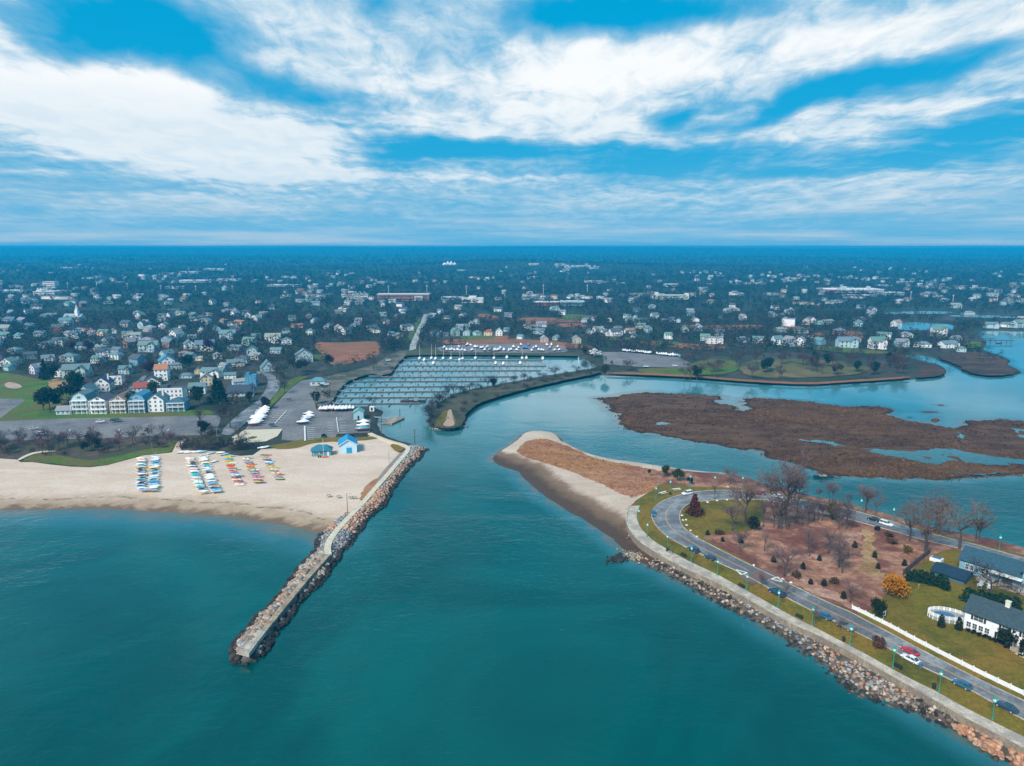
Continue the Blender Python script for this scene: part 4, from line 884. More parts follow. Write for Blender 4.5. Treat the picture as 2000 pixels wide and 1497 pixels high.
# ------------------------------------------------------------ single trees
def near_trees():
    hgt = lambda y, px: px / (KPX(y) * .88)
    G1 = 'bare trees on the loop peninsula'
    bt = [(1429, 1037, 53), (1458, 1027, 82), (1490, 1030, 50), (1520, 1033, 68), (1526, 1034, 60), (1538, 1033, 118), (1550, 980, 56), (1505, 962, 32), (1427, 946, 32), (1600, 975, 20), (1619, 982, 36), (1626, 981, 38), (1655, 994, 28), (1691, 999, 44), (1577, 1025, 40), (1588, 1020, 46), (1566, 1028, 34), (1598, 1016, 40), (1653, 1033, 56), (1616, 1081, 40), (1578, 1081, 46), (1493, 1077, 36), (1446, 1078, 40), (1531, 1127, 62), (1580, 1087, 40), (1711, 1006, 36), (1808, 1078, 90), (1826, 1039, 70), (1833, 1042, 58), (1874, 1072, 86), (1906, 1055, 46), (1912, 1056, 38), (1776, 1057, 62), (1690, 1000, 44), (1618, 1083, 44), (1638, 1109, 60), (1660, 1178, 46), (1645, 1120, 48), (1553, 1024, 44), (1544, 975, 60), (1560, 978, 44), (1396, 976, 26), (1605, 1018, 36), (1512, 1030, 36), (1637, 1034, 40)]
    for x, y, px in bt:
        big = px > 75; col = (.15, .105, .105) if rnd.random() < .6 else (.17, .11, .09)
        where = 'beside the back road' if y < 1062 and x > 1640 else 'near the inlet shore' if y < 985 else 'in the leaf litter grove' if x > 1480 else 'on the green inside the road loop'
        tree('bare', P(x, y, ZR), hgt(y, px), look='tall bare grey-brown tree' if big else 'bare grey-brown tree', place=where, order=x, color=col, group=G1, wide=1.0 + (.25 if px > 60 else .05))
    for x, y, px in ((1486, 1147, 26), (1535, 1166, 30), (1592, 1219, 30), (1641, 1231, 24)):
        tree('bare', P(x, y, ZR), hgt(y, px), look='small bare tree', place='on the verge between sea wall and road', order=x, color=(.17, .13, .125), group='verge trees', wide=.9)
    tree('bush', P(1716, 1263, ZR), 2.4, 'shrub', lab='brown leafless shrub on the seaside verge', color=(.13, .06, .04), cat='shrub', wide=1.6)
    for x, y, c in ((1382, 1045, 0), (1405, 1045, 1), (1411, 1058, 0), (1447, 1060, 0), (1511, 1098, 0), (1568, 1111, 0), (1553, 1127, 1), (1583, 1141, 0), (1669, 1069, 0), (1708, 1089, 0), (1715, 1111, 0), (1766, 1105, 0), (1647, 1169, 0), (1609, 1144, 0), (1600, 1095, 0), (1628, 1140, 1), (1740, 1062, 1), (1737, 1048, 1)):
        tree('column' if not c else 'bush', P(x, y, ZR), rnd.uniform(1.7, 2.3) if not c else 1.8, 'young_evergreen' if not c else 'shrub', look='small dark young evergreen' if not c else 'low rusty brown shrub', place='in the leaf litter grove', order=x, color=(.022, .028, .014) if not c else (.09, .05, .025), group='young plants in the leaf litter grove', wide=1.7, cat='young tree' if not c else 'shrub')
    tree('bush', P(1772, 1080, ZR), 2.6, 'shrub', lab='olive shrub near the fence in the grove', color=(.14, .09, .012), cat='shrub', wide=1.1)
    tree('bush', P(1712, 1037, ZR), 2.0, 'shrub', lab='dark round shrub at the edge of the back road', color=(.03, .02, .015), cat='shrub')
    tree('cone', P(1356, 1006, ZR), 8.2, lab='dark red-brown conifer at the bend of the road loop', color=(.10, .025, .014), wide=1.55)
    tree('round', P(1473, 1037, ZR), 5.0, 'evergreen_tree', lab='round dark evergreen at the edge of the road-loop green', color=(.018, .022, .012), wide=1.25)
    tree('round', P(1626, 1016, ZR), 7.6, 'evergreen_tree', lab='olive evergreen between the grove and the back road', color=(.085, .070, .010), wide=1.0)
    tree('gold', P(1745, 1166, ZR), 7.4, 'yellow_willow', lab='bright golden yellow bush-like willow beside the clipped hedge', color=(.52, .20, .005), wide=1.0)
    tree('round', P(1715, 1208, ZR), 6.0, 'evergreen_tree', lab='dark green bushy evergreen behind the start of the white fence', color=(.016, .026, .008), wide=1.0)
    tree('bush', P(1806, 1046, ZR), 2.2, 'shrub', lab='orange-brown shrub on the inlet side of the back road', color=(.20, .09, .015), cat='shrub')
    for x, y, px in ((1774, 1134, 18), (1785, 1135, 20), (1797, 1137, 22), (1808, 1139, 20), (1818, 1142, 22), (1834, 1146, 24), (1846, 1152, 22)):
        tree('column', P(x, y, ZR), hgt(y, px), look='clipped dark evergreen', place='in the row behind the white house lawn', order=x, group='clipped evergreens behind the lawn', wide=1.5)
    for x, y, px in ((1889, 1174, 24), (1900, 1174, 20), (1914, 1178, 24), (1928, 1180, 20), (1940, 1182, 20), (1953, 1186, 24), (1966, 1188, 22), (1982, 1192, 24)):
        tree('column', P(x, y, ZR), hgt(y, px), look='clipped dark evergreen', place='in the row behind the white house roof', order=x, group='clipped evergreens behind the white house', wide=1.7)
    tree('bare', P(1934, 1172, ZR), 12, lab='bare dark tree in front of the blue-grey house', color=(.06, .05, .05), wide=1.2)
    tree('bare', P(1984, 1176, ZR), 7, lab='low spreading bare tree at the corner of the blue-grey house', color=(.08, .05, .045), wide=1.4)
    for x, y, px, c in ((1297, 931, 20, 0), (1328, 941, 22, 0), (1316, 933, 12, 0), (1267, 927, 9, 1), (1347, 947, 14, 1)):
        tree('round', P(x, y, ZR), hgt(y, px), 'evergreen_tree', look='small green pine', place='at the root of the sand spit', order=x, color=(.035, .055, .008) if not c else (.02, .03, .02), group='pines at the root of the spit', wide=.95)
    # dark scrub on the breakwater peninsula
    for i in range(34):
        f = i / 33; k = f * 6; pts = [(838, 826), (842, 806), (858, 788), (892, 770), (950, 757), (1050, 741), (1168, 722)]; a = min(int(k), 5); u = k - a
        x = pts[a][0] * (1 - u) + pts[a + 1][0] * u + rnd.uniform(-3, 3); y = pts[a][1] * (1 - u) + pts[a + 1][1] * u + 2 + rnd.uniform(-1, 2)
        tree('bare' if i % 3 else 'twig', P(x, y, ZL), rnd.uniform(7, 12) if i % 3 else rnd.uniform(4, 6), look='dark bare shrubby tree' if i % 3 else 'low grey scrub bush', place='along the marina side of the wooded spur', order=x, color=(.05, .05, .055), group='scrub on the wooded spur', wide=1.5, bark=(.04, .035, .035), name='bare_tree' if i % 3 else 'bare_shrub', cat='tree' if i % 3 else 'shrub')
    for i in range(26):
        x = rnd.uniform(905, 1160); yb = np.interp(x, [905, 940, 970, 1030, 1110, 1160], [812, 787, 777, 759, 741, 733]); yt = np.interp(x, [905, 960, 1050, 1160], [768, 756, 742, 723]); y = rnd.uniform(yt, yb)
        tree('twig', P(x, y, ZL), rnd.uniform(2.5, 4.5), look='low brown scrub bush', place='on the channel side of the wooded spur', order=x, color=(.07, .055, .035), group='low scrub on the wooded spur', wide=1.3, cat='shrub')
    tree('round', P(963, 759, ZL), 8, 'evergreen_tree', lab='dark teal evergreen on the middle of the wooded spur', color=(.012, .04, .03), wide=.9)
    # thicket between beach and lot
    for i in range(62):
        x = rnd.uniform(-20, 345); y = np.interp(x, [-20, 100, 200, 345], [876, 880, 876, 862]) + rnd.uniform(-14, 12)
        if rnd.random() < .7: tree('bare', P(x, y, ZL), rnd.uniform(5.5, 10), look='bare purplish tree', place='in the thicket behind the beach', order=x, color=rnd.choice([(.11, .075, .085), (.10, .08, .08), (.14, .07, .08)]), group='thicket behind the beach', wide=1.15)
        else: tree('twig', P(x, y, ZL), rnd.uniform(2.5, 5), look='brown scrub bush', place='in the thicket behind the beach', order=x, color=rnd.choice([(.06, .04, .03), (.045, .05, .02), (.10, .05, .03)]), group='thicket behind the beach', wide=1.3, cat='shrub')
    for x, y, h in ((178, 876, 8), (166, 884, 6), (192, 880, 7)):
        tree('round', P(x, y, ZL), h, 'evergreen_tree', look='dark bushy evergreen', place='in the thicket behind the beach', order=x, color=(.02, .025, .012), group='thicket behind the beach', wide=.8)
    for i in range(30):
        x = rnd.uniform(352, 500); y = rnd.uniform(868, 884) if x > 440 else rnd.uniform(858, 882)
        k = 'twig' if x > 420 or rnd.random() < .4 else 'bare'
        tree(k, P(x, y, ZL), rnd.uniform(3, 5.5) if k == 'twig' else rnd.uniform(6, 9), look='dense dark brown bush' if k == 'twig' else 'bare brown tree', place='in the clump beside the beach path', order=x, color=(.05, .04, .035), group='clump beside the beach path', wide=1.5 if k == 'twig' else 1.1, cat='shrub' if k == 'twig' else 'tree')
    # dark trees around the beach houses and the road
    for x, y, px, k, c in ((98, 806, 46, 'round', (.015, .03, .022)), (85, 802, 38, 'round', (.015, .03, .02)), (150, 770, 40, 'round', (.018, .045, .015)), (140, 792, 44, 'round', (.018, .028, .022)), (88, 742, 34, 'cone', (.012, .022, .022)), (100, 745, 28, 'round', (.015, .022, .025)), (250, 790, 22, 'round', (.014, .026, .016)), (261, 804, 36, 'round', (.012, .028, .018)), (300, 772, 26, 'round', (.02, .045, .012)), (390, 792, 32, 'round', (.02, .04, .018)), (424, 788, 48, 'cone', (.012, .036, .022)), (434, 792, 42, 'cone', (.012, .034, .022)), (364, 722, 26, 'round', (.012, .032, .016)), (521, 800, 22, 'round', (.03, .025, .018)), (488, 786, 18, 'round', (.03, .022, .016)), (400, 850, 26, 'round', (.018, .022, .018)), (396, 842, 40, 'bare', (.05, .045, .04)), (450, 836, 44, 'bare', (.06, .05, .05)), (436, 832, 40, 'bare', (.05, .05, .05)), (460, 800, 34, 'bare', (.05, .04, .04)), (575, 735, 36, 'bare', (.05, .05, .055)), (600, 732, 30, 'bare', (.05, .05, .05)), (590, 728, 24, 'round', (.02, .022, .02)), (620, 790, 22, 'round', (.03, .03, .02)), (640, 778, 20, 'twig', (.04, .035, .03)), (645, 716, 20, 'round', (.022, .024, .022)), (766, 726, 12, 'twig', (.04, .03, .025)), (632, 735, 18, 'bare', (.16, .16, .16)), (660, 728, 22, 'bare', (.15, .15, .16)), (730, 724, 22, 'bare', (.08, .06, .05)), (466, 863, 28, 'bare', (.08, .06, .055)), (471, 868, 24, 'bare', (.09, .07, .06)), (688, 858, 9, 'bush', (.03, .03, .02)), (634, 856, 8, 'bush', (.02, .03, .02)), (728, 796, 22, 'bare', (.08, .07, .06)), (138, 690, 22, 'round', (.13, .025, .018)), (176, 693, 24, 'round', (.05, .012, .03)), (290, 735, 26, 'round', (.06, .008, .03)), (410, 690, 24, 'round', (.06, .015, .045)), (540, 742, 30, 'bare', (.05, .045, .05)), (556, 770, 26, 'bare', (.06, .06, .06)), (1182, 735, 22, 'round', (.035, .03, .012)), (1140, 694, 16, 'round', (.05, .045, .012)), (1225, 726, 22, 'bare', (.09, .05, .055)), (1232, 724, 20, 'bare', (.08, .05, .06))):
        ev = k in ('round', 'cone')
        warm = c[0] > 1.6 * c[1]
        tree(k, P(x, y, ZL), hgt(y, px), {'round': 'leafy_tree', 'cone': 'evergreen_tree', 'bare': 'bare_tree', 'twig': 'bare_shrub', 'bush': 'shrub'}[k], look=('dark red-leaved tree' if warm else 'dark green tree') if ev else ('bare grey tree' if k == 'bare' else 'low scrubby bush'), place='around the marina' if x > 560 else 'among the beach houses', order=x, color=c, group='trees around the beach houses and marina', wide=1.0 if k != 'bare' else 1.3, cat='shrub' if k in ('twig', 'bush') else 'tree')
    # the park shore across the channel
    for i in range(60):
        x = rnd.uniform(1330, 1775) if i > 30 else rnd.uniform(1520, 1770); y = rnd.uniform(704, 742)
        k = 'bare' if rnd.random() < .78 else 'round'
        tree(k, P(x, y, ZL), rnd.uniform(8, 15) if k == 'bare' else rnd.uniform(8, 14), look='bare brown tree' if k == 'bare' else 'dark evergreen tree', place='in the park across the channel', order=x, color=rnd.choice([(.075, .055, .055), (.06, .05, .05), (.09, .055, .05)]) if k == 'bare' else (.012, .03, .018), group='park trees across the channel', wide=1.25 if k == 'bare' else .9, name='bare_tree' if k == 'bare' else 'evergreen_tree')
near_trees()

# ------------------------------------------------------------ houses
def roof_gable(w, d, h, rh, ov=.45, ridge='y', th=.22):
    """gable roof slab over a w x d block; ridge along y (gable faces the camera) or x"""
    mb = MB(); a = (w if ridge == 'y' else d) / 2; L = (d if ridge == 'y' else w) / 2 + ov; k = rh / a
    prof = [(-a - ov, h - k * ov), (0, h + rh), (a + ov, h - k * ov), (a + ov, h - k * ov + th), (0, h + rh + th), (-a - ov, h - k * ov + th)]
    (mb.yprism if ridge == 'y' else mb.xprism)(prof, -L, L, M_roof); return mb
def wall_gable(w, d, h, rh, ridge='y', mat=None):
    mb = MB(); mat = mat or M_paint
    a = (w if ridge == 'y' else d) / 2
    prof = [(-a, 0), (a, 0), (a, h), (0, h + rh - .05), (-a, h)]
    if ridge == 'y': mb.yprism(prof, -d / 2, d / 2, mat)
    elif ridge == 'x': mb.xprism(prof, -w / 2, w / 2, mat)
    return mb
def roof_hip(w, d, h, rh, ov=.5):
    mb = MB(); x, y = w / 2 + ov, d / 2 + ov; r = max(0, (w - d) / 2) if w >= d else 0; q = max(0, (d - w) / 2) if d > w else 0
    vs = [(-x, -y, h), (x, -y, h), (x, y, h), (-x, y, h), (-r, -q, h + rh), (r, q, h + rh)]
    if w >= d: fs = [(0, 1, 5, 4), (1, 2, 5), (2, 3, 4, 5), (3, 0, 4), (3, 2, 1, 0)]
    else: fs = [(0, 1, 4), (1, 2, 5, 4), (2, 3, 5), (3, 0, 4, 5), (3, 2, 1, 0)]
    mb.add(vs, fs, M_roof); return mb
def window_mesh(w=1.1, h=1.4, name='window', mull=True, shutter=False):
    mb = MB(); t = .1
    for c, d in (((0, -.05, h / 2 + t / 2), (w + 2 * t, .1, t)), ((0, -.05, -h / 2 - t / 2), (w + 2 * t, .14, t)), ((-w / 2 - t / 2, -.05, 0), (t, .1, h)), ((w / 2 + t / 2, -.05, 0), (t, .1, h))): mb.box(c, d, M_white)
    if mull: mb.box((0, -.04, 0), (.05, .06, h), M_white); mb.box((0, -.041, 0), (w, .06, .05), M_white)
    return mb.mesh(name)
def pane_mesh(w=1.1, h=1.4):
    mb = MB(); mb.box((0, -.02, 0), (w, .05, h), M_glass); return mb.mesh('pane')
def simple_window(w=1.1, h=1.5):
    mb = MB(); mb.box((0, -.04, 0), (w + .24, .1, h + .24), M_white); mb.box((0, -.075, 0), (w, .06, h), M_glass); return mb.mesh('window')
WIN, WINW, WINT, WINS = window_mesh(), window_mesh(2.0, 1.4), window_mesh(.9, 1.7), simple_window()
PAN, PANW, PANT = pane_mesh(), pane_mesh(2.0, 1.4), pane_mesh(.9, 1.7)
def fine_window(par, loc, rz=0, kind=0):
    w = mobj('window', (WIN, WINW, WINT)[kind], par, loc, rz); mobj('pane', (PAN, PANW, PANT)[kind], w)
def chimney_mesh(h=1.6, w=.8):
    mb = MB(); mb.box((0, 0, h / 2 - .8), (w, w, h + 1.6), M_paint); mb.box((0, 0, h + .06), (w + .16, w + .16, .12), M_paint); return mb.mesh('chimney')
CHIM = chimney_mesh()
PORCHES = {}
def simple_kind(kind):
    """meshes of a plain house: list of (part name, mesh, colour slot), plus size"""
    if kind == 'gable': w, d, h, rh = 8, 10, 5.6, 3.4; return [('wall', wall_gable(w, d, h, rh).mesh('wall'), 0), ('roof', roof_gable(w, d, h, rh).mesh('roof'), 1)], (w, d, h, rh), [(-2, -d / 2, 1.7), (2, -d / 2, 1.7), (-2, -d / 2, 4.4), (2, -d / 2, 4.4), (0, -d / 2, 6.6)]
    if kind == 'side':
        w, d, h, rh = 12, 8, 5.2, 3.0; m = wall_gable(w, d, h, rh, 'x')
        r = roof_gable(w, d, h, rh, ridge='x')
        return [('wall', m.mesh('wall'), 0), ('roof', r.mesh('roof'), 1)], (w, d, h, rh), [(-4, -d / 2, 1.6), (-1.4, -d / 2, 1.6), (4, -d / 2, 1.6), (-4, -d / 2, 4.1), (0, -d / 2, 4.1), (4, -d / 2, 4.1)]
    if kind == 'hip': w, d, h, rh = 11, 9, 5.0, 2.6; m = MB(); m.box((0, 0, h / 2), (w, d, h), M_paint); return [('wall', m.mesh('wall'), 0), ('roof', roof_hip(w, d, h, rh).mesh('roof'), 1)], (w, d, h, rh), [(-3.4, -d / 2, 1.6), (3.4, -d / 2, 1.6), (-3.4, -d / 2, 3.9), (0, -d / 2, 3.9), (3.4, -d / 2, 3.9)]
    if kind == 'cross':
        w, d, h, rh = 13, 8, 5.2, 2.9; m = wall_gable(w, d, h, rh, 'x'); g = wall_gable(5, 4, h, 2.4); g.v = [(x + 3, y - 5.2, z) for x, y, z in g.v]; m.add(g.v, g.f, M_paint)
        r = roof_gable(w, d, h, rh, ridge='x'); q = roof_gable(5, 7.0, h + .02, 2.4, .4); q.v = [(x + 3, y - 3.9, z) for x, y, z in q.v]; r.add(q.v, q.f, M_roof)
        return [('wall', m.mesh('wall'), 0), ('roof', r.mesh('roof'), 1)], (w, d, h, rh), [(3, -7.2, 1.6), (3, -7.2, 4.2), (-4.4, -4, 1.6), (-1.6, -4, 1.6), (-4.4, -4, 4.1), (-1.4, -4, 4.1), (3, -7.2, 6.3)]
    if kind == 'ranch': w, d, h, rh = 15, 8, 2.9, 2.2; m = MB(); m.box((0, 0, h / 2), (w, d, h), M_paint); return [('wall', m.mesh('wall'), 0), ('roof', roof_hip(w, d, h, rh).mesh('roof'), 1)], (w, d, h, rh), [(-5.5, -d / 2, 1.5), (-2, -d / 2, 1.5), (5, -d / 2, 1.5)]
    if kind == 'flat':
        w, d, h, rh = 12, 9, 7.4, .3; m = MB(); m.box((0, 0, h / 2), (w, d, h), M_paint); r = MB(); r.box((0, 0, h + .15), (w + .5, d + .5, .3), M_roof); r.box((-3, 0, h + .9), (3.4, 4, 1.3), M_roof)
        return [('wall', m.mesh('wall'), 0), ('roof', r.mesh('roof'), 1)], (w, d, h, rh), [(-4, -d / 2, 1.7), (0, -d / 2, 1.7), (4, -d / 2, 1.7), (-4, -d / 2, 5), (0, -d / 2, 5), (4, -d / 2, 5)]
KINDS_H = {k: simple_kind(k) for k in ('gable', 'side', 'hip', 'cross', 'ranch', 'flat')}
WALLS = {'white': (.82, .82, .81), 'teal-grey': (.42, .56, .58), 'grey': (.36, .37, .38), 'blue': (.15, .33, .47), 'cream': (.70, .56, .34), 'tan': (.50, .43, .36), 'dark': (.12, .15, .18), 'pale blue': (.48, .60, .66), 'brick': (.32, .13, .09)}
ROOFS = {'slate': (.07, .09, .11), 'teal-grey': (.13, .21, .23), 'red-brown': (.28, .075, .05), 'orange': (.40, .17, .09), 'grey': (.26, .27, .28), 'blue': (.06, .24, .38), 'salmon': (.36, .22, .18)}
RT = {'gable': 'gabled', 'side': 'pitched', 'hip': 'hipped', 'cross': 'cross-gabled', 'ranch': 'low hipped', 'flat': 'flat'}
HOUSES = []
def zone(x, y):
    r = 'farthest' if y < 612 else 'back' if y < 650 else 'middle' if y < 700 else 'near'
    s = 'west-end' if x < 330 else 'marina-side' if x < 760 else 'boatyard' if x < 1180 else 'park-side' if x < 1580 else 'pond-side'
    return f'in the {r} {s} streets'
def house(px, py, wpx, hpx, wall, roof, kind=None, yaw=None, windows=None):
    p = PT(px, py) if py < 640 else P(px, py, ZL)
    k = FPX / math.hypot(p.x, p.y) * 1.0
    kind = kind or rnd.choice(['gable', 'side', 'cross', 'hip', 'side', 'gable', 'ranch'])
    parts, (w, d, h, rh), wins = KINDS_H[kind]
    sx = min(max(wpx / k / w * .92, .55), 2.2); sz = min(max(hpx / k / (h + rh) * .9, .6), 1.7)
    yaw = rnd.uniform(-.6, .6) if yaw is None else R(yaw)
    e = empty('house', p, yaw, cat='house', group='houses of the suburb'); e.scale = (sx, (sx + 1) / 2, sz)
    c = tuple(v * rnd.uniform(.92, 1.05) for v in WALLS[wall]); rc = tuple(v * rnd.uniform(.85, 1.15) for v in ROOFS[roof])
    for nm, me, slot in parts: o = mobj(nm, me, e, color=rc if slot else c)
    if (windows if windows is not None else py > 655):
        for wl in wins: mobj('window', WINS, e, (wl[0], wl[1], wl[2]))
        if rnd.random() < .4 and kind != 'flat': mobj('chimney', CHIM, o, (w * .28, d * .1, h + rh * .45), color=rnd.choice([(.6, .58, .55), (.3, .14, .1)]))
    later(e, f'{wall} house, {roof} {RT[kind]} roof,', zone(px, py), px)
    HOUSES.append((p.x, p.y, 7 * sx)); return e
Wn, T, G, B, Y, K, D, Pb = 'white', 'teal-grey', 'grey', 'blue', 'cream', 'tan', 'dark', 'pale blue'
s_, t_, r_, o_, g_, b_ = 'slate', 'teal-grey', 'red-brown', 'orange', 'grey', 'blue'
HL = [(18, 716, 18, 16, Wn, t_, 'gable'), (31, 712, 12, 13, Wn, t_, 'gable'), (73, 729, 14, 18, Wn, g_, 'gable'), (90, 679, 15, 11, Wn, t_, 'gable'), (120, 675, 26, 15, Wn, s_, 'cross'), (135, 657, 14, 10, Wn, g_, 'side'), (152, 660, 18, 13, Wn, t_, 'cross'), (170, 651, 11, 9, Y, o_, 'gable'), (181, 655, 14, 9, Wn, g_, 'side'), (204, 655, 22, 11, Y, t_, 'cross'), (176, 678, 16, 9, Y, g_, 'side'), (212, 670, 15, 11, T, t_, 'gable'), (193, 709, 22, 14, Wn, t_, 'side'), (122, 735, 16, 16, Wn, t_, 'gable'), (152, 736, 44, 24, T, t_, 'cross'), (95, 708, 20, 14, Wn, t_, 'cross'), (250, 659, 18, 12, Y, t_, 'cross'), (246, 729, 22, 15, Pb, t_, 'cross'), (20, 723, 20, 11, T, t_, 'side'), (60, 641, 18, 9, T, t_, 'side'), (12, 662, 24, 12, T, t_, 'side'), (42, 664, 22, 12, T, t_, 'side'), (80, 657, 18, 10, T, t_, 'side'), (222, 651, 9, 8, Wn, g_, 'gable'), (20, 628, 14, 8, T, t_, 'side'), (58, 644, 16, 9, Wn, t_, 'hip'),
 (318, 622, 15, 9, Wn, t_, 'cross'), (380, 627, 18, 8, Wn, t_, 'side'), (400, 629, 12, 7, Wn, g_, 'gable'), (355, 644, 9, 7, Wn, g_, 'gable'), (470, 635, 26, 10, Y, o_, 'side'), (437, 631, 15, 9, K, o_, 'hip'), (500, 624, 14, 9, Wn, g_, 'gable'), (446, 662, 30, 18, T, t_, 'cross'), (401, 685, 34, 21, Wn, t_, 'cross'), (488, 674, 26, 16, T, t_, 'cross'), (462, 684, 30, 11, Pb, t_, 'side'), (361, 695, 20, 10, T, 'salmon', 'hip'), (393, 704, 18, 9, Y, g_, 'ranch'), (462, 715, 34, 14, K, t_, 'side'), (450, 739, 22, 9, Wn, t_, 'side'), (418, 735, 44, 18, Wn, t_, 'cross'), (387, 730, 10, 9, Y, o_, 'gable'), (365, 738, 24, 10, T, t_, 'ranch'), (500, 662, 18, 11, T, t_, 'side'), (292, 686, 34, 20, T, t_, 'cross'), (376, 662, 16, 9, T, g_, 'side'),
 (534, 669, 30, 19, Wn, g_, 'cross'), (505, 627, 11, 9, Wn, t_, 'gable'), (580, 640, 22, 8, Y, o_, 'side'), (615, 632, 13, 12, T, t_, 'gable'), (640, 642, 14, 11, T, t_, 'gable'), (662, 648, 16, 15, Wn, 'salmon', 'gable'), (700, 632, 14, 12, Wn, g_, 'cross'), (732, 642, 11, 9, Wn, t_, 'gable'), (779, 661, 13, 12, K, t_, 'gable'), (766, 656, 15, 9, Wn, b_, 'side'), (790, 612, 14, 7, Wn, t_, 'side'), (860, 614, 12, 11, Wn, t_, 'cross'), (907, 642, 18, 10, T, t_, 'side'), (846, 656, 13, 11, D, s_, 'gable'), (858, 656, 10, 9, B, s_, 'gable'), (872, 657, 11, 8, D, s_, 'side'), (889, 656, 14, 17, T, t_, 'gable'), (912, 656, 14, 14, T, g_, 'gable'), (932, 656, 14, 12, T, t_, 'hip'), (954, 656, 17, 14, Y, r_, 'hip'), (975, 656, 14, 18, Wn, t_, 'gable'), (930, 634, 16, 13, T, t_, 'gable'), (990, 648, 12, 9, T, t_, 'side'), (1017, 662, 13, 9, Wn, t_, 'side'), (1030, 641, 12, 9, Wn, g_, 'gable'), (1042, 644, 17, 11, K, g_, 'hip'), (1063, 669, 14, 15, K, g_, 'gable'), (1086, 664, 11, 11, T, g_, 'gable'), (1126, 670, 17, 16, K, g_, 'gable'), (1152, 652, 14, 10, Wn, t_, 'gable'), (1180, 656, 13, 14, Wn, t_, 'cross'), (1201, 656, 26, 16, Wn, s_, 'cross'), (1207, 641, 15, 6, Wn, t_, 'ranch'), (1230, 651, 20, 11, Wn, 'salmon', 'side'), (1240, 659, 14, 7, Wn, t_, 'ranch'), (1265, 649, 11, 14, T, t_, 'gable'), (1305, 662, 15, 14, Wn, t_, 'cross'), (1312, 628, 12, 9, T, t_, 'side'), (1278, 622, 15, 12, Wn, t_, 'cross'), (1225, 622, 15, 9, Wn, t_, 'cross'), (1190, 629, 10, 10, Wn, t_, 'gable'), (1297, 631, 11, 9, K, t_, 'side'), (1325, 630, 10, 9, T, t_, 'gable'), (1358, 628, 12, 8, Wn, g_, 'gable'), (1395, 671, 30, 13, Wn, g_, 'flat'), (1450, 668, 22, 12, T, t_, 'hip'), (1480, 670, 21, 14, Wn, t_, 'cross'), (1517, 673, 19, 18, Wn, t_, 'cross'), (1542, 676, 19, 20, T, g_, 'gable'), (1563, 676, 17, 19, Wn, g_, 'gable'), (1600, 673, 15, 14, B, t_, 'gable'), (1653, 678, 36, 20, T, t_, 'cross'), (1671, 668, 14, 10, T, 'salmon', 'gable'), (1712, 681, 28, 23, Wn, t_, 'cross'), (1726, 661, 24, 12, Wn, t_, 'cross'), (1760, 677, 22, 15, T, g_, 'cross'), (1771, 659, 14, 10, Wn, g_, 'gable'), (1800, 678, 30, 11, Wn, t_, 'ranch'), (1832, 657, 24, 20, Wn, t_, 'cross'), (1850, 679, 30, 13, Wn, t_, 'cross'), (1866, 667, 16, 11, T, t_, 'side'), (1876, 687, 15, 10, T, t_, 'hip'), (1540, 637, 24, 15, Wn, g_, 'flat'), (1575, 634, 14, 14, K, g_, 'gable'), (1615, 633, 24, 9, Wn, g_, 'side'), (1935, 641, 20, 11, T, t_, 'cross'), (1965, 639, 22, 9, Wn, t_, 'ranch'), (1985, 640, 20, 14, T, t_, 'cross'),
 (372, 700, 18, 12, Wn, t_, 'side'), (340, 770, 20, 10, T, s_, 'hip'), (470, 752, 30, 14, Pb, g_, 'side'), (440, 720, 22, 12, Pb, g_, 'side'), (500, 702, 24, 14, K, g_, 'side'), (540, 690, 22, 12, T, t_, 'side'), (560, 672, 20, 13, Wn, t_, 'gable'), (230, 690, 20, 12, T, t_, 'side'), (330, 668, 18, 12, Pb, t_, 'gable'), (60, 700, 20, 12, T, s_, 'side'), (30, 690, 18, 11, T, t_, 'hip'), (345, 720, 20, 13, T, t_, 'hip'), (425, 700, 16, 11, Wn, g_, 'gable')]
for q in HL: house(*q)
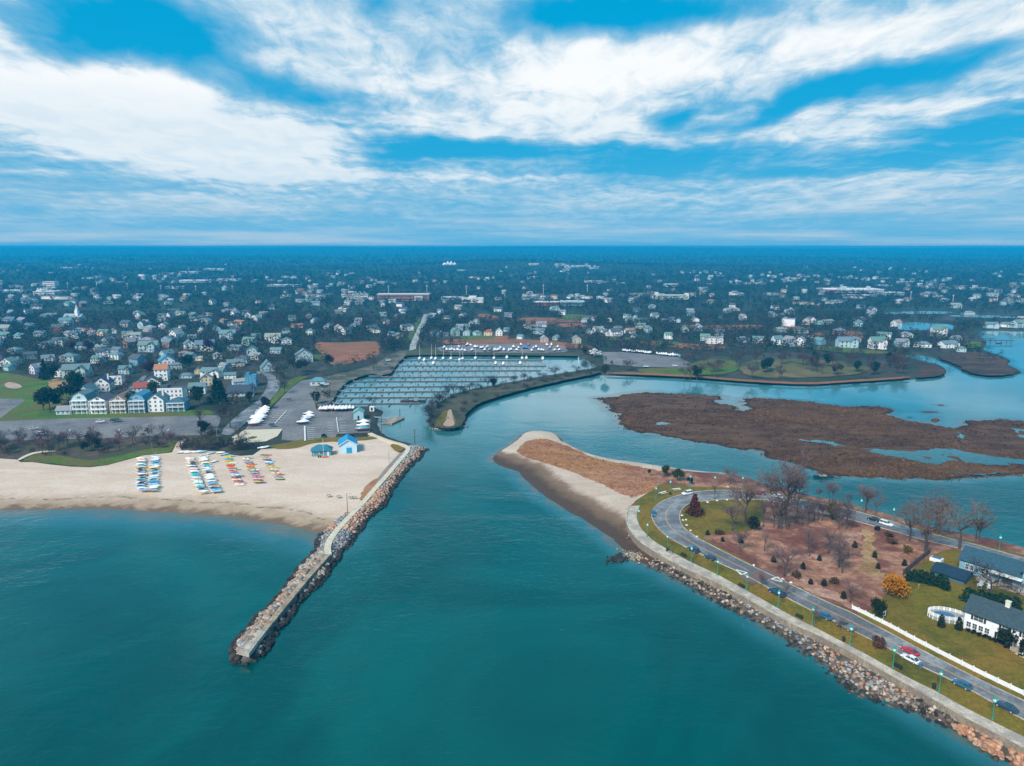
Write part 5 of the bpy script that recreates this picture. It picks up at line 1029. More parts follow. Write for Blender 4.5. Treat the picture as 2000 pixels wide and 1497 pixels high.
def detailed_house(label, px, py, wm, dm, storeys, wall, roof, style, yaw=8, sh=3.1, trim=True, porch=True, roofh=3.2, extra=None):
    p = P(px, py, ZL); e = empty('beach_house', p, R(yaw), label=label, cat='house', group='tall houses behind the beach lot')
    h = storeys * sh; c = WALLS[wall] if isinstance(wall, str) else wall; rc = ROOFS[roof] if isinstance(roof, str) else roof
    if style == 'gambrel':
        a = wm / 2; prof = [(-a, 0), (a, 0), (a, h), (a * .72, h + roofh * .62), (0, h + roofh), (-a * .72, h + roofh * .62), (-a, h)]
        mb = MB(); mb.yprism(prof, -dm / 2, dm / 2, M_paint); mb.obj('wall', e, color=c)
        mb = MB(); t = .25; top = [(-a - .4, h - .1), (-a * .72 - .1, h + roofh * .62), (0, h + roofh), (a * .72 + .1, h + roofh * .62), (a + .4, h - .1)]
        mb.yprism(top + [(x * 1.01, z + t) for x, z in reversed(top)], -dm / 2 - .4, dm / 2 + .4, M_roof); ro = mb.obj('roof', e, color=rc)
    elif style == 'hip':
        mb = MB(); mb.box((0, 0, h / 2), (wm, dm, h), M_paint); mb.obj('wall', e, color=c); ro = roof_hip(wm, dm, h, roofh).obj('roof', e, color=rc)
    elif style == 'flat':
        mb = MB(); mb.box((0, 0, h / 2), (wm, dm, h), M_paint); mb.box((0, -dm / 2 - .05, h + .5), (wm, .2, 1.0), M_paint); mb.obj('wall', e, color=c); mb = MB(); mb.box((0, .3, h + .2), (wm - .4, dm, .35), M_roof); mb.box((-wm * .3, 1, h + 1.2), (wm * .3, dm * .5, 1.8), M_roof); ro = mb.obj('roof', e, color=rc)
    else:
        ridge = 'x' if style == 'side' else 'y'
        wall_gable(wm, dm, h, roofh, ridge).obj('wall', e, color=c); ro = roof_gable(wm, dm, h, roofh, .5, ridge).obj('roof', e, color=rc)
    nw = max(2, int(wm / 2.6)); y0 = -dm / 2
    for s in range(storeys):
        for i in range(nw):
            x = (i - (nw - 1) / 2) * (wm / nw)
            fine_window(e, (x, y0, s * sh + sh * .55), 0, 2 if porch and s < storeys - 1 else 0)
        if s < storeys:
            for i in range(2): fine_window(e, (wm / 2, (i - .5) * dm * .5, s * sh + sh * .55), R(90), 0)
    if style in ('gable', 'gambrel'): fine_window(e, (0, y0, h + roofh * .35), 0, 1 if wm > 8 else 0)
    if porch:
        for s in range(1, storeys):
            mb = MB(); mb.box((0, y0 - .9, s * sh), (wm, 1.7, .18), M_white); mb.box((0, y0 - 1.7, s * sh + .95), (wm, .08, .1), M_white); mb.box((0, y0 - 1.7, s * sh + .2), (wm, .06, .08), M_white)
            for i in range(int(wm / .5)): mb.box((-wm / 2 + .25 + i * .5, y0 - 1.7, s * sh + .55), (.05, .05, .75), M_white)
            mb.obj('balcony', e)
        for i in range(4): mb = MB(); mb.box(((i - 1.5) * wm / 3.05, y0 - 1.68, (storeys - .1) * sh / 2), (.22, .22, (storeys - .1) * sh), M_white); mb.obj('porch_post', e)
        mb = MB(); mb.box((0, y0 - .9, (storeys - .08) * sh), (wm + .3, 2.0, .22), M_white); mb.obj('porch_roof', e)
    if extra == 'chimney': mobj('chimney', CHIM, ro, (wm * .3, 0, h + roofh * .5), sc=(1.2, 1.2, 2.2), color=(.75, .74, .72))
    HOUSES.append((p.x, p.y, wm * .9)); return e
detailed_house('teal-grey gambrel beach house with white stacked porches, west end of the front row', 167, 804, 9.5, 13, 3, 'teal-grey', 'teal-grey', 'gambrel', 6, 2.9, roofh=5.0)
detailed_house('white gabled beach house with dark roof between the two gambrel-and-salmon neighbours', 203, 804, 9.5, 14, 3, 'white', 'slate', 'gable', 6, 2.9, roofh=2.6)
detailed_house('tan beach house with salmon roof and eyebrow dormer in the front row', 242, 803, 9, 14, 3, 'tan', 'salmon', 'gable', 6, 2.8, roofh=3.4)
detailed_house('blue gambrel beach house with white stacked porches in the front row', 278, 802, 9.4, 14, 3, 'blue', 'blue', 'gambrel', 6, 2.7, roofh=4.4)
detailed_house('narrow white gabled beach house with a tall chimney in the front row', 312, 801, 9.6, 12, 3, 'white', 'teal-grey', 'gable', 6, 2.6, porch=False, roofh=3.8, extra='chimney')
detailed_house('dark blue hip-roofed beach house, east end of the front row', 350, 800, 10.5, 11, 2, 'blue', (.05, .12, .17), 'hip', 8, 2.9, roofh=2.6)
detailed_house('small pale blue cottage just west of the front row of beach houses', 128, 808, 8, 7, 1, 'pale blue', 'grey', 'side', 10, 2.8, porch=False, roofh=2.2)
detailed_house('teal house with steep white-trimmed gable behind the gambrel house', 172, 780, 10, 12, 2, 'teal-grey', 'teal-grey', 'gable', 8, 3, porch=False, roofh=4.4)
detailed_house('white house with navy gable roof behind the salmon-roofed house', 204, 762, 11, 12, 2, 'white', (.04, .07, .14), 'gable', 12, 3, porch=False, roofh=4.2, extra='chimney')
detailed_house('white flat-topped house with balcony at the street corner', 229, 750, 9, 9, 2, 'white', 'slate', 'flat', 14, 3, porch=False)
detailed_house('teal-walled house with a broad red-brown roof behind the blue gambrel house', 280, 770, 10.5, 9, 2, 'pale blue', 'red-brown', 'side', 14, 2.8, porch=False, roofh=3.0)
detailed_house('white house with black A-shaped gable behind the red-brown roof', 298, 752, 12, 9, 1, 'white', 'slate', 'gable', 18, 2.8, porch=False, roofh=3.8)
detailed_house('tall white house with orange roof slope above the street', 318, 742, 9.5, 9, 3, 'white', 'orange', 'side', 12, 3, porch=False, roofh=3.4)
detailed_house('white house with large blue roof behind the tall orange-roofed house', 326, 716, 12.5, 12, 2, 'white', 'blue', 'gable', 30, 2.8, porch=False, roofh=4.6)
detailed_house('long white three-storey modern house behind the dark blue house', 338, 782, 16, 10, 3, 'white', 'slate', 'flat', 8, 2.8, porch=False)
detailed_house('white house under a long pale roof line beside the dark conifers', 387, 768, 11, 8, 2, 'white', 'teal-grey', 'side', 14, 2.6, porch=False, roofh=2.4)
detailed_house('yellow gabled house with a small lower wing', 404, 752, 8.4, 8, 2, 'cream', 'grey', 'gable', 20, 2.8, porch=False, roofh=3.2)
detailed_house('pale teal house with dark roof and twin white-edged gables beside the road curve', 472, 772, 17, 9, 1, 'pale blue', (.045, .07, .10), 'side', 12, 3.0, porch=False, roofh=4.4)
detailed_house('plain bright blue block of a house inside the road curve', 492, 754, 8, 8, 3, (.03, .28, .48), 'blue', 'flat', 10, 2.7, porch=False)
detailed_house('teal A-frame house on the lawn above the road curve', 523, 724, 11, 11, 1, 'teal-grey', 'teal-grey', 'gable', 24, 3.0, porch=False, roofh=6)
detailed_house('large teal-grey shingled house beside the brown reed field', 594, 706, 15, 11, 2, 'teal-grey', 'teal-grey', 'gable', 20, 3.2, porch=False, roofh=5)
def fill_houses():
    need = 296 - len(HOUSES); tries = 0; n = 0
    zones = [((-10, 590), (500, 655), .26), ((500, 590), (800, 655), .17), ((840, 600), (1180, 655), .12), ((1180, 600), (1760, 668), .26), ((-10, 655), (560, 716), .15), ((1750, 600), (2010, 640), .08)]
    while n < need and tries < 6000:
        tries += 1; r = rnd.random(); acc = 0
        for a, b, wgt in zones:
            acc += wgt
            if r <= acc: break
        x = rnd.uniform(a[0], b[0]); y = rnd.uniform(a[1], b[1])
        if any(inside([(x, y)], q)[0] for q in EXCL): continue
        p = PT(x, y)
        if any((p.x - hx) ** 2 + (p.y - hy) ** 2 < (hw * .8 + 12) ** 2 for hx, hy, hw in HOUSES): continue
        k = FPX / p.y; wl = rnd.choice([Wn] * 9 + [T] * 6 + [Pb] * 4 + [G] * 3 + [Y, K, B, 'brick']); rf = rnd.choice([t_] * 6 + [g_] * 5 + [s_] * 6 + ['salmon'])
        kd = rnd.choice(['gable', 'side', 'cross', 'hip', 'side', 'gable', 'ranch']); w, d, h, rh = KINDS_H[kd][1]
        s = rnd.uniform(.85, 1.25); house(x, y, w * k * s, (h + rh) * k * rnd.uniform(.85, 1.15), wl, rf, kd); n += 1
fill_houses()
# the far suburb: roofs too small and too many to tell apart
def distant_suburb():
    V, F, C = [], [], []; nv = 0
    n = 0
    clusters = [(rnd.uniform(-50, 2050), rnd.uniform(522, 592)) for _ in range(55)]
    while n < 430:
        if rnd.random() < .7: cx_, cy_ = rnd.choice(clusters); x = cx_ + rnd.gauss(0, 36); y = cy_ + rnd.gauss(0, 4)
        else: x = rnd.uniform(-50, 2050); y = 508 + 88 * rnd.random() ** .55
        if not (498 < y < 600) or not (-60 < x < 2060) or any(inside([(x, y)], q)[0] for q in EXCL): continue
        p = PT(x, y); n += 1
        w, d, h = rnd.uniform(8, 16), rnd.uniform(7, 11), rnd.uniform(4, 7); a = rnd.uniform(-.7, .7); rh = rnd.uniform(1.5, 3.2)
        if rnd.random() < .13: w *= rnd.uniform(2, 4); d *= 2; rh = .2
        pr = [(-w / 2, -d / 2, 0), (w / 2, -d / 2, 0), (w / 2, d / 2, 0), (-w / 2, d / 2, 0), (-w / 2, -d / 2, h), (w / 2, -d / 2, h), (w / 2, d / 2, h), (-w / 2, d / 2, h)]
        rf = [(-w / 2 - .4, -d / 2 - .4, h), (w / 2 + .4, -d / 2 - .4, h), (w / 2 + .4, d / 2 + .4, h), (-w / 2 - .4, d / 2 + .4, h), (-w / 2, 0, h + rh), (w / 2, 0, h + rh)]
        v = np.array(pr + rf); c_, s = math.cos(a), math.sin(a); v = np.c_[v[:, 0] * c_ - v[:, 1] * s + p.x, v[:, 0] * s + v[:, 1] * c_ + p.y, v[:, 2] + p.z]
        f = [(0, 1, 5), (0, 5, 4), (1, 2, 6), (1, 6, 5), (2, 3, 7), (2, 7, 6), (3, 0, 4), (3, 4, 7), (8, 9, 13), (8, 13, 12), (10, 11, 12), (10, 12, 13), (9, 10, 13), (11, 8, 12)]
        wc = rnd.choice([(.70, .70, .68)] * 4 + [(.35, .45, .46)] * 4 + [(.6, .5, .4), (.4, .4, .4)]); rc = rnd.choice([(.2, .24, .25), (.3, .32, .33), (.1, .12, .14), (.42, .45, .46), (.25, .14, .1)])
        V.append(v); F.append(np.array(f) + nv); C += [wc] * 8 + [rc] * 6; nv += 14
    raw_mesh('distant_suburb', np.concatenate(V), np.concatenate(F), np.array(C), M_town_attr)
distant_suburb()

# ------------------------------------------------------------ woodland of the suburb and the far hills
def woodland():
    bands = [(400, 700, 3600, 40, .5, (4.5, 9.5)), (700, 1150, 12500, 28, .66, (6, 11)), (1150, 2000, 17000, 18, .95, (6.5, 12)), (2000, 4200, 18000, 12, 1.6, (9, 15)), (4200, 12500, 15000, 9, 3.6, (13, 22))]
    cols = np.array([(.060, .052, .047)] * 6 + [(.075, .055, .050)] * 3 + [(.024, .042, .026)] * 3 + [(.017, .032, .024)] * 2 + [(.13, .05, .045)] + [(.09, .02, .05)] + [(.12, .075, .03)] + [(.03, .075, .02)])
    hs = np.array([h for h in HOUSES]); Vs, Cs = [], []
    for y0, y1, n, tris, size, (h0, h1) in bands:
        u = nrs.rand(n * 2); y = np.sqrt(y0 ** 2 + u * (y1 ** 2 - y0 ** 2)) if y1 < 4000 else y0 * (y1 / y0) ** (u ** .85)
        x = nrs.uniform(-1, 1, n * 2) * y * .80
        z = H(x, y); px, py = proj(np.c_[x, y, z]); ok = np.ones(len(x), bool)
        if y0 < 1150:
            ok &= inside(np.c_[x, y], LANDS['ground'][0]); ok &= LANDS['ground'][1](np.c_[x, y]) > 1.5
            ok &= ~((py > 716) & (px > 560)) & ~((py > 730) & (px < 560) & (nrs.rand(len(px)) < .35)) & (py < 803) & ~((py > 790) & (px > 145) & (px < 372))
            ok &= ~((px > 1180) & (py > 690) & (nrs.rand(len(px)) < .8))
        if y0 < 2000:
            q = np.c_[px, py]
            for e in EXCL: ok &= ~inside(q, e)
            for hx, hy, hw in hs:
                near = (np.abs(x - hx) < hw * .8 + 1) & (y > hy - 15) & (y < hy + hw * .8 + 3)
                ok &= ~near | (nrs.rand(len(x)) < .10)
        x, y, z = x[ok][:n], y[ok][:n], z[ok][:n]; m = len(x)
        # groves: thin out by a slow pattern
        g = np.sin(x * .013 + 1) * np.cos(y * .011) + .7 * np.sin(x * .031 + y * .023); keep = nrs.rand(m) < np.clip(.75 + .35 * g, .3, 1); x, y, z = x[keep], y[keep], z[keep]; m = len(x)
        hh = nrs.uniform(h0, h1, m); rr = hh * nrs.uniform(.32, .55, m); ci = nrs.randint(0, len(cols), m); c = cols[ci] * nrs.uniform(.7, 1.3, (m, 1)) * (np.array([.8, .95, 1.0]) if y0 < 600 else np.array([.6, .85, .92]) if y0 < 1100 else np.array([.42, .7, .74]) if y0 < 2000 else np.array([.3, .6, .66]))  # per-band tint puts the blue cast of distance haze into the tree colours
        d = nrs.normal(size=(m, tris, 3)); d /= np.linalg.norm(d, axis=2)[..., None] + 1e-9; d *= (nrs.rand(m, tris, 1) ** .4)
        cen = np.stack([x[:, None] + d[..., 0] * rr[:, None], y[:, None] + d[..., 1] * rr[:, None], z[:, None] + hh[:, None] * .55 + d[..., 2] * hh[:, None] * .45], 2)
        a = nrs.normal(size=(m, tris, 3, 3)); tri = cen[:, :, None, :] + a * size * np.array([1, 1, .9])
        Vs.append(tri.reshape(-1, 3)); Cs.append(np.repeat(c * 1.0, tris * 3, axis=0) * np.repeat(nrs.uniform(.65, 1.35, (m * tris, 1)), 3, axis=0))
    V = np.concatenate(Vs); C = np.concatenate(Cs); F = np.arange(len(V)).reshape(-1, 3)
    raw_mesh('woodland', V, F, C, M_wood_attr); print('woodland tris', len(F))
woodland()

# ------------------------------------------------------------ grasses of the marsh and the dune
def tufts(name, test, box, n, size, cols, zf, patchy=.02):
    c = nrs.uniform((box[0], box[1]), (box[2], box[3]), (n, 2)); ok = test(c); c = c[ok]
    g = np.sin(c[:, 0] * patchy * 1.7 + 1) + np.sin(c[:, 1] * patchy * 3.1) + np.sin((c[:, 0] + c[:, 1]) * patchy * 5.3) * .7; keep = nrs.rand(len(c)) < np.clip(.55 + .3 * g, .08, 1); c = c[keep]; g = g[keep]; m = len(c)
    z = zf(c); k = 4; s = size * nrs.uniform(.5, 1.5, (m, 1, 1, 1)); off = nrs.normal(size=(m, k, 1, 3)) * np.array([1.0, 1.0, .05]) * s
    tri = np.zeros((m, k, 3, 3)); a = nrs.uniform(0, 6.28, (m, k)); w = .55
    tri[:, :, 0, 0] = -np.cos(a) * w; tri[:, :, 0, 1] = -np.sin(a) * w; tri[:, :, 1, 0] = np.cos(a) * w; tri[:, :, 1, 1] = np.sin(a) * w; tri[:, :, 2, 2] = .85; tri[:, :, 2, :2] = nrs.normal(size=(m, k, 2)) * .35
    V = tri * s + off + np.c_[c, z][:, None, None, :]
    cols = np.array(cols); ci = np.clip(((g + 2.2) / 4.4 * len(cols) + nrs.normal(size=m) * .8).astype(int), 0, len(cols) - 1); C = np.repeat(cols[ci] * nrs.uniform(.75, 1.25, (m, 1)), k * 3, axis=0)
    V = V.reshape(-1, 3); raw_mesh(name, V, np.arange(len(V)).reshape(-1, 3), C, M_wood_attr)
mo, mt, mz, mc = LANDS['marsh_island']
POOLS = [W(chaikin(q, 2), .6) for q in ([(1538, 857), (1615, 861), (1640, 868), (1671, 876), (1702, 876), (1760, 878), (1790, 881), (1825, 876), (1867, 877), (1900, 885), (1947, 894), (2000, 896), (2100, 897), (2300, 899), (2300, 907), (2100, 907), (2000, 907), (1947, 911), (1895, 905), (1870, 899), (1850, 903), (1835, 908), (1800, 902), (1790, 900), (1740, 893), (1702, 886), (1668, 878), (1640, 872), (1580, 861)], [(1276, 829), (1290, 824), (1308, 826), (1312, 829), (1296, 831), (1280, 832)], [(1968, 835), (1985, 840), (2010, 842), (2060, 843), (2060, 856), (2010, 858), (1980, 852), (1990, 846)])]
def on_marsh(c):
    r = inside(c, mo)
    for q in POOLS: r &= ~(inside(c, q) & (nrs.rand(len(c)) < .96))
    return r
tufts('marsh_grass', on_marsh, (40, 290, 560, 640), 120000, .5, [(.018, .011, .007), (.045, .022, .011), (.066, .030, .013), (.085, .040, .017), (.125, .060, .025), (.155, .085, .036)], lambda c: np.clip(mt(c), 0, 1) * .5)
dq = W(chaikin([(1010, 879), (1021, 870), (1030, 861.5), (1048, 857.5), (1066, 857), (1082, 863), (1103, 869.5), (1126, 879.5), (1150, 890.5), (1193, 902.5), (1222, 906.5), (1262, 914), (1296, 921), (1308, 932), (1296, 946), (1282, 955), (1260, 964), (1240, 974), (1224, 970), (1192, 955), (1159, 939), (1136, 928), (1102, 917), (1069, 903), (1035, 895), (1017, 888)], 2), 2.06)
tufts('dune_grass', lambda c: inside(c, dq), (-5, 270, 90, 420), 26000, .32, [(.10, .05, .028), (.20, .085, .04), (.28, .125, .058), (.34, .165, .085), (.40, .22, .12)], lambda c: np.full(len(c), 2.03), .05)

# ------------------------------------------------------------ large buildings far out
def big(label, x0, x1, py, hpx, wall, roof, cat='building', bands=2, depth=22, accents=(), roofh=.5, name='long_building'):
    a, b = PT(x0, py), PT(x1, py); k = FPX / a.y; h = hpx / k; w = (b - a).length; e = empty(name, ((a.x + b.x) / 2, (a.y + b.y) / 2 + depth / 2, min(a.z, b.z)), 0, label=label, cat=cat)
    mb = MB(); mb.box((0, 0, h / 2 - 2), (w, depth, h + 4), M_paint); mb.obj('wall', e, color=wall)
    mb = MB(); mb.box((0, 0, h + roofh / 2), (w + .8, depth + .8, roofh), M_roof); mb.obj('roof', e, color=roof)
    for i in range(bands):
        mb = MB(); z = h * (i + .55) / bands
        mb.box((0, -depth / 2 - .1, z), (w * .94, .3, h * .32 / bands), M_glass); mb.obj('window_band', e)
    for nm, cx_, cz, sw, sh, sd, col in accents:
        mb = MB(); mb.box((cx_ * w, -depth / 2 + sd / 2 - .6, cz * h), (sw * w, sd, sh * h), M_paint); mb.obj(nm, e, color=col)
    HOUSES.append(((a.x + b.x) / 2, a.y, w * .5)); return e
BR, PW = (.30, .11, .07), (.74, .72, .68)
big('long red brick school with pale roof edge', 737, 838, 588, 12, BR, (.55, .58, .58), 'school', 2, 26, [('entrance', .3, .4, .16, .8, 4, (.55, .52, .5))], 1.2)
big('pale blocky building with a raised centre east of the brick school', 902, 944, 592, 9, PW, (.6, .6, .58), 'building', 1, 20, [('raised_centre', 0, .9, .34, 1.1, 14, (.76, .74, .7)), ('wing', .36, .3, .2, .6, 6, (.7, .66, .62))])
e = big('white hotel with a row of dormer gables', 688, 718, 584, 9, (.72, .74, .68), (.3, .36, .36), 'hotel', 2, 16)
for i in range(3): roof_gable(6, 8, 0, 3.2).obj('dormer', e, loc=((i - 1) * 9, -7, 11), color=(.6, .62, .58))
big('low white shed with flat roof beside the pale blocky building', 862, 888, 586, 5, PW, (.7, .72, .72), 'building', 1, 18)
big('low store with red walls and white roof', 1042, 1098, 597, 6, (.36, .05, .05), (.72, .72, .72), 'store', 1, 26)
big('grey-green warehouse beside the red-walled store', 1096, 1142, 598, 8, (.22, .34, .34), (.5, .58, .58), 'warehouse', 1, 30)
big('cream apartment block with taller end towers', 1279, 1345, 585, 8, (.68, .68, .56), (.5, .52, .5), 'apartment block', 2, 18, [('tower', -.45, .85, .1, 1.7, 10, (.7, .7, .6)), ('tower', .45, .7, .1, 1.5, 10, (.72, .7, .66))])
big('very long white-roofed shopping hall with a red end', 1616, 1728, 572, 6, (.74, .72, .72), (.78, .78, .78), 'shopping hall', 1, 60, [('red_end', -.43, .55, .16, .9, 10, (.5, .10, .12)), ('rooftop_unit', -.2, 1.5, .06, 1.0, 8, (.6, .62, .62)), ('rooftop_unit', .22, 1.5, .05, 1.0, 8, (.6, .62, .62))])
big('lower pale annex at the east end of the shopping hall', 1724, 1766, 577, 5, (.42, .5, .52), (.55, .6, .6), 'building', 1, 40)
big('low white roof strip in front of the shopping hall', 1653, 1712, 580, 3, PW, (.74, .76, .76), 'building', 1, 20)
big('white five-storey office block in the west', 84, 107, 562, 11, PW, (.6, .6, .6), 'office block', 3, 20)
big('white spread of low buildings under the western office block', 65, 106, 577, 7, PW, (.66, .68, .68), 'building', 2, 30, [('wing', -.2, 1.2, .25, .6, 16, PW)])
for i, (x0, x1, y, h) in enumerate(((-10, 44, 571, 3), (310, 352, 537, 3), (348, 390, 534, 3), (350, 412, 552, 4), (420, 464, 549, 3), (398, 437, 528, 3), (320, 350, 564, 3), (522, 560, 560, 3), (565, 582, 560, 3), (1300, 1324, 560, 4), (1084, 1106, 519, 3), (1116, 1154, 522, 3), (1033, 1052, 518, 3), (1722, 1746, 560, 2))):
    o = big('', x0, x1, y, h, PW, (.72, .74, .76), 'warehouse', 1, 34, name='warehouse'); later(o, 'long low white-roofed warehouse', 'out in the far suburb', x0); o['group'] = 'white-roofed warehouses far out'
def church():
    p = PT(146, 627); e = empty('church', p, R(-6), label='white church with a pointed steeple in the western suburb', cat='church')
    wall_gable(26, 11, 6, 4, 'x').obj('wall', e, color=PW); roof_gable(26, 11, 6, 4, ridge='x').obj('roof', e, color=(.3, .38, .4))
    mb = MB(); mb.box((7, -3, 7), (4.4, 4.4, 15), M_paint); mb.box((7, -3, 15.5), (3.4, 3.4, 3), M_paint); t = mb.obj('steeple', e, color=(.82, .82, .8))
    mb = MB(); mb.lathe([(2.2, 0), (.05, 7)], M_roof, 4, (7, -3, 17)); mb.obj('spire', t, color=(.75, .76, .76)); HOUSES.append((p.x, p.y, 16))
church()
def marquee():
    p = PT(878, 518); e = empty('marquee', p, 0, label='white peaked marquee tents on the wooded hilltop', cat='tent'); k = FPX / p.y
    for i in range(4):
        mb = MB(); x = (i - 1.5) * 6.5 / k; h = (8 if i in (1, 2) else 5.5) / k
        mb.lathe([(4.2 / k, 0), (4.2 / k, h * .35), (2 / k, h * .6), (.2, h)], M_white, 8, (x, 0, 0)); mb.obj('canopy', e)
marquee()
def rail_mast(px, py, hpx):
    p = PT(px, py); h = hpx / (FPX / p.y); mb = MB(); mb.tube((0, 0, -1), (0, 0, h), .42, .26, M_white, 6); o = mb.obj('railway_mast', loc=p, cat='mast', group='tall masts along the railway')
    mb = MB(); mb.box((0, 0, h * .86), (5, .3, .3), M_white); mb.box((0, 0, h * .95), (3.4, .3, .3), M_white); mb.obj('crossarm', o); later(o, 'tall slim pale mast', 'along the far railway', px)
for x, y, h in ((133, 566, 14), (189, 564, 14), (249, 566, 13), (315, 573, 16), (383, 574, 16), (454, 572, 14), (605, 571, 15), (682, 576, 19), (759, 580, 22), (834, 577, 20), (911, 579, 21), (986, 580, 14), (1061, 580, 24), (1147, 574, 18), (1367, 576, 15), (1536, 570, 12), (1778, 588, 19), (1861, 590, 14), (1947, 592, 20)): rail_mast(x, y, h)

# ------------------------------------------------------------ boats
def hull_rings(L, B, D, n=9, sheer=.18, bow=1.0, stern=.75):
    rings = []
    for i in range(n):
        f = i / (n - 1); x = (f - .5) * L; b = B / 2 * (stern + (1 - stern) * min(1, f * 3)) * (1 - max(0, (f - .45) / .55) ** 2.2 * bow) + .02; z = D * (1 + sheer * max(0, (f - .4) / .6) ** 2); kz = D * .35 * max(0, (f - .6) / .4) ** 2
        rings.append([(x, -b, z), (x, -b * .82, z * .45 + kz * .5), (x, 0, kz), (x, b * .82, z * .45 + kz * .5), (x, b, z)])
    return rings
def wrapped_boat_parts(L, B, seed):
    r = random.Random(seed); hull = MB(); hull.loft(hull_rings(L, B, 1.7), M_gel); cov = MB(); rings = []; n = 9; pk = r.uniform(.45, .6)
    for i in range(n):
        f = i / (n - 1); x = (f - .5) * L * 1.01; b = B / 2 * (.75 + .25 * min(1, f * 3)) * (1 - max(0, (f - .45) / .55) ** 2.2) + .06
        top = 1.9 + 1.75 * math.exp(-((f - pk) / .27) ** 2) + .12 * r.uniform(-1, 1) + .3 * max(0, f - .5); rings.append([(x, -b * 1.04, 1.5), (x, -b * .8, 1.75 + (top - 1.75) * .35), (x, -b * .14, top), (x, b * .14, top), (x, b * .8, 1.75 + (top - 1.75) * .35), (x, b * 1.04, 1.5)])
    cov.loft(rings, M_gel)
    st = MB()
    for sx in (-.3, .15): st.box((L * sx, 0, -.25), (.5, .5, .6), M_pile)
    for sx in (-.3, .2):
        for sy in (-1, 1): st.tube((L * sx, sy * B * .55, -.55), (L * sx, sy * B * .4, .7), .07, .05, M_black, 4)
    return hull.mesh('hull', True), cov.mesh('shrink_wrap'), st.mesh('stand')
WB = [wrapped_boat_parts(L, B, i) for i, (L, B) in enumerate(((9.5, 3.2), (11.5, 3.7), (8, 2.8)))]
def wrapped_boat(p, rz, look, place, order, group, sc=1.0, col=(.80, .81, .82), how='from the left'):
    h, c, s = rnd.choice(WB); e = empty('wrapped_boat', (p.x, p.y, p.z + .55 * sc), rz, cat='boat', group=group); e.scale = (sc, sc, sc * rnd.uniform(.9, 1.1))
    mobj('hull', h, e, color=rnd.choice([(.03, .05, .10), (.55, .55, .55), (.04, .04, .05), (.4, .08, .06)])); mobj('shrink_wrap', c, e, color=col); mobj('stand', s, e); later(e, look, place, order, how)
wc = lambda: (rnd.uniform(.76, .84),) * 3
for i in range(46):
    x = 868 + 5.0 * i + rnd.uniform(-1.5, 1.5); row = rnd.choice((0, 1, 1, 2, 2)); y = 676 + row * 5 + rnd.uniform(-.8, .8)
    if 985 < x < 992 or 972 < x < 980 and row < 1: continue
    blue = rnd.random() < .08
    wrapped_boat(P(x, y, ZL + .4), R(90) + rnd.uniform(-.5, .5), 'blue-covered stored boat' if blue else 'white shrink-wrapped boat', 'in the yard behind the marina', x, 'wrapped boats in the yard behind the marina', rnd.uniform(.62, .85), (.08, .22, .45) if blue else wc())
for i in range(26):
    x = 1217 + 4.4 * i; y = 686 + (x - 1217) * .105 + rnd.uniform(-.6, .6)
    if 1274 < x < 1279: continue
    wrapped_boat(P(x, y, ZL + .4), R(75) + rnd.uniform(-.3, .3), 'white shrink-wrapped boat', 'along the edge of the eastern lot', x, 'wrapped boats along the eastern lot', rnd.uniform(.6, .78), wc() if i < 24 else (.25, .5, .62))
for i, (x, y) in enumerate(((1159, 690), (1165, 692), (1160, 695), (1168, 697))): wrapped_boat(P(x, y, ZL + .3), R(20), 'white shrink-wrapped boat', 'in the cluster at the marina corner', x, 'wrapped boats at the marina corner', 1.1, wc())
for i in range(11):
    x = 626 + i * 6.4; wrapped_boat(P(x, 801.5 - .1 * i, ZL + .5), R(90) + rnd.uniform(-.15, .15), 'white shrink-wrapped boat', 'along the lot edge by the docks', x, 'wrapped boats along the dock lot', rnd.uniform(.62, .8), wc())
for i in range(9):
    f = i / 8; x = 497 + 20 * f; y = 832 - 29 * f; wrapped_boat(P(x, y, ZL + .5), R(8) + rnd.uniform(-.06, .06), 'white shrink-wrapped boat', 'in the tight row beside the lot road', -y, 'wrapped boats beside the lot road', .82, wc(), 'from the near end')
for i, (x, y, b) in enumerate(((592, 829, 0), (598, 822, 1), (603, 817, 0), (603, 812, 0))): wrapped_boat(P(x, y, ZL + .5), R(8), 'blue-trimmed wrapped boat' if b else 'white shrink-wrapped boat', 'in the middle of the parking lot', -y, 'wrapped boats in the middle of the lot', .75, (.45, .58, .8) if b else wc(), 'from the near end')
for i, (x, y, b) in enumerate(((709, 842, 1), (709, 835, 0), (709, 829, 0))): wrapped_boat(P(x, y, ZL + .5), R(4), 'teal tarped boat' if b else 'white shrink-wrapped boat', 'by the marina shed', -y, 'boats stored by the marina shed', .75, (.10, .28, .34) if b else wc(), 'from the near end')
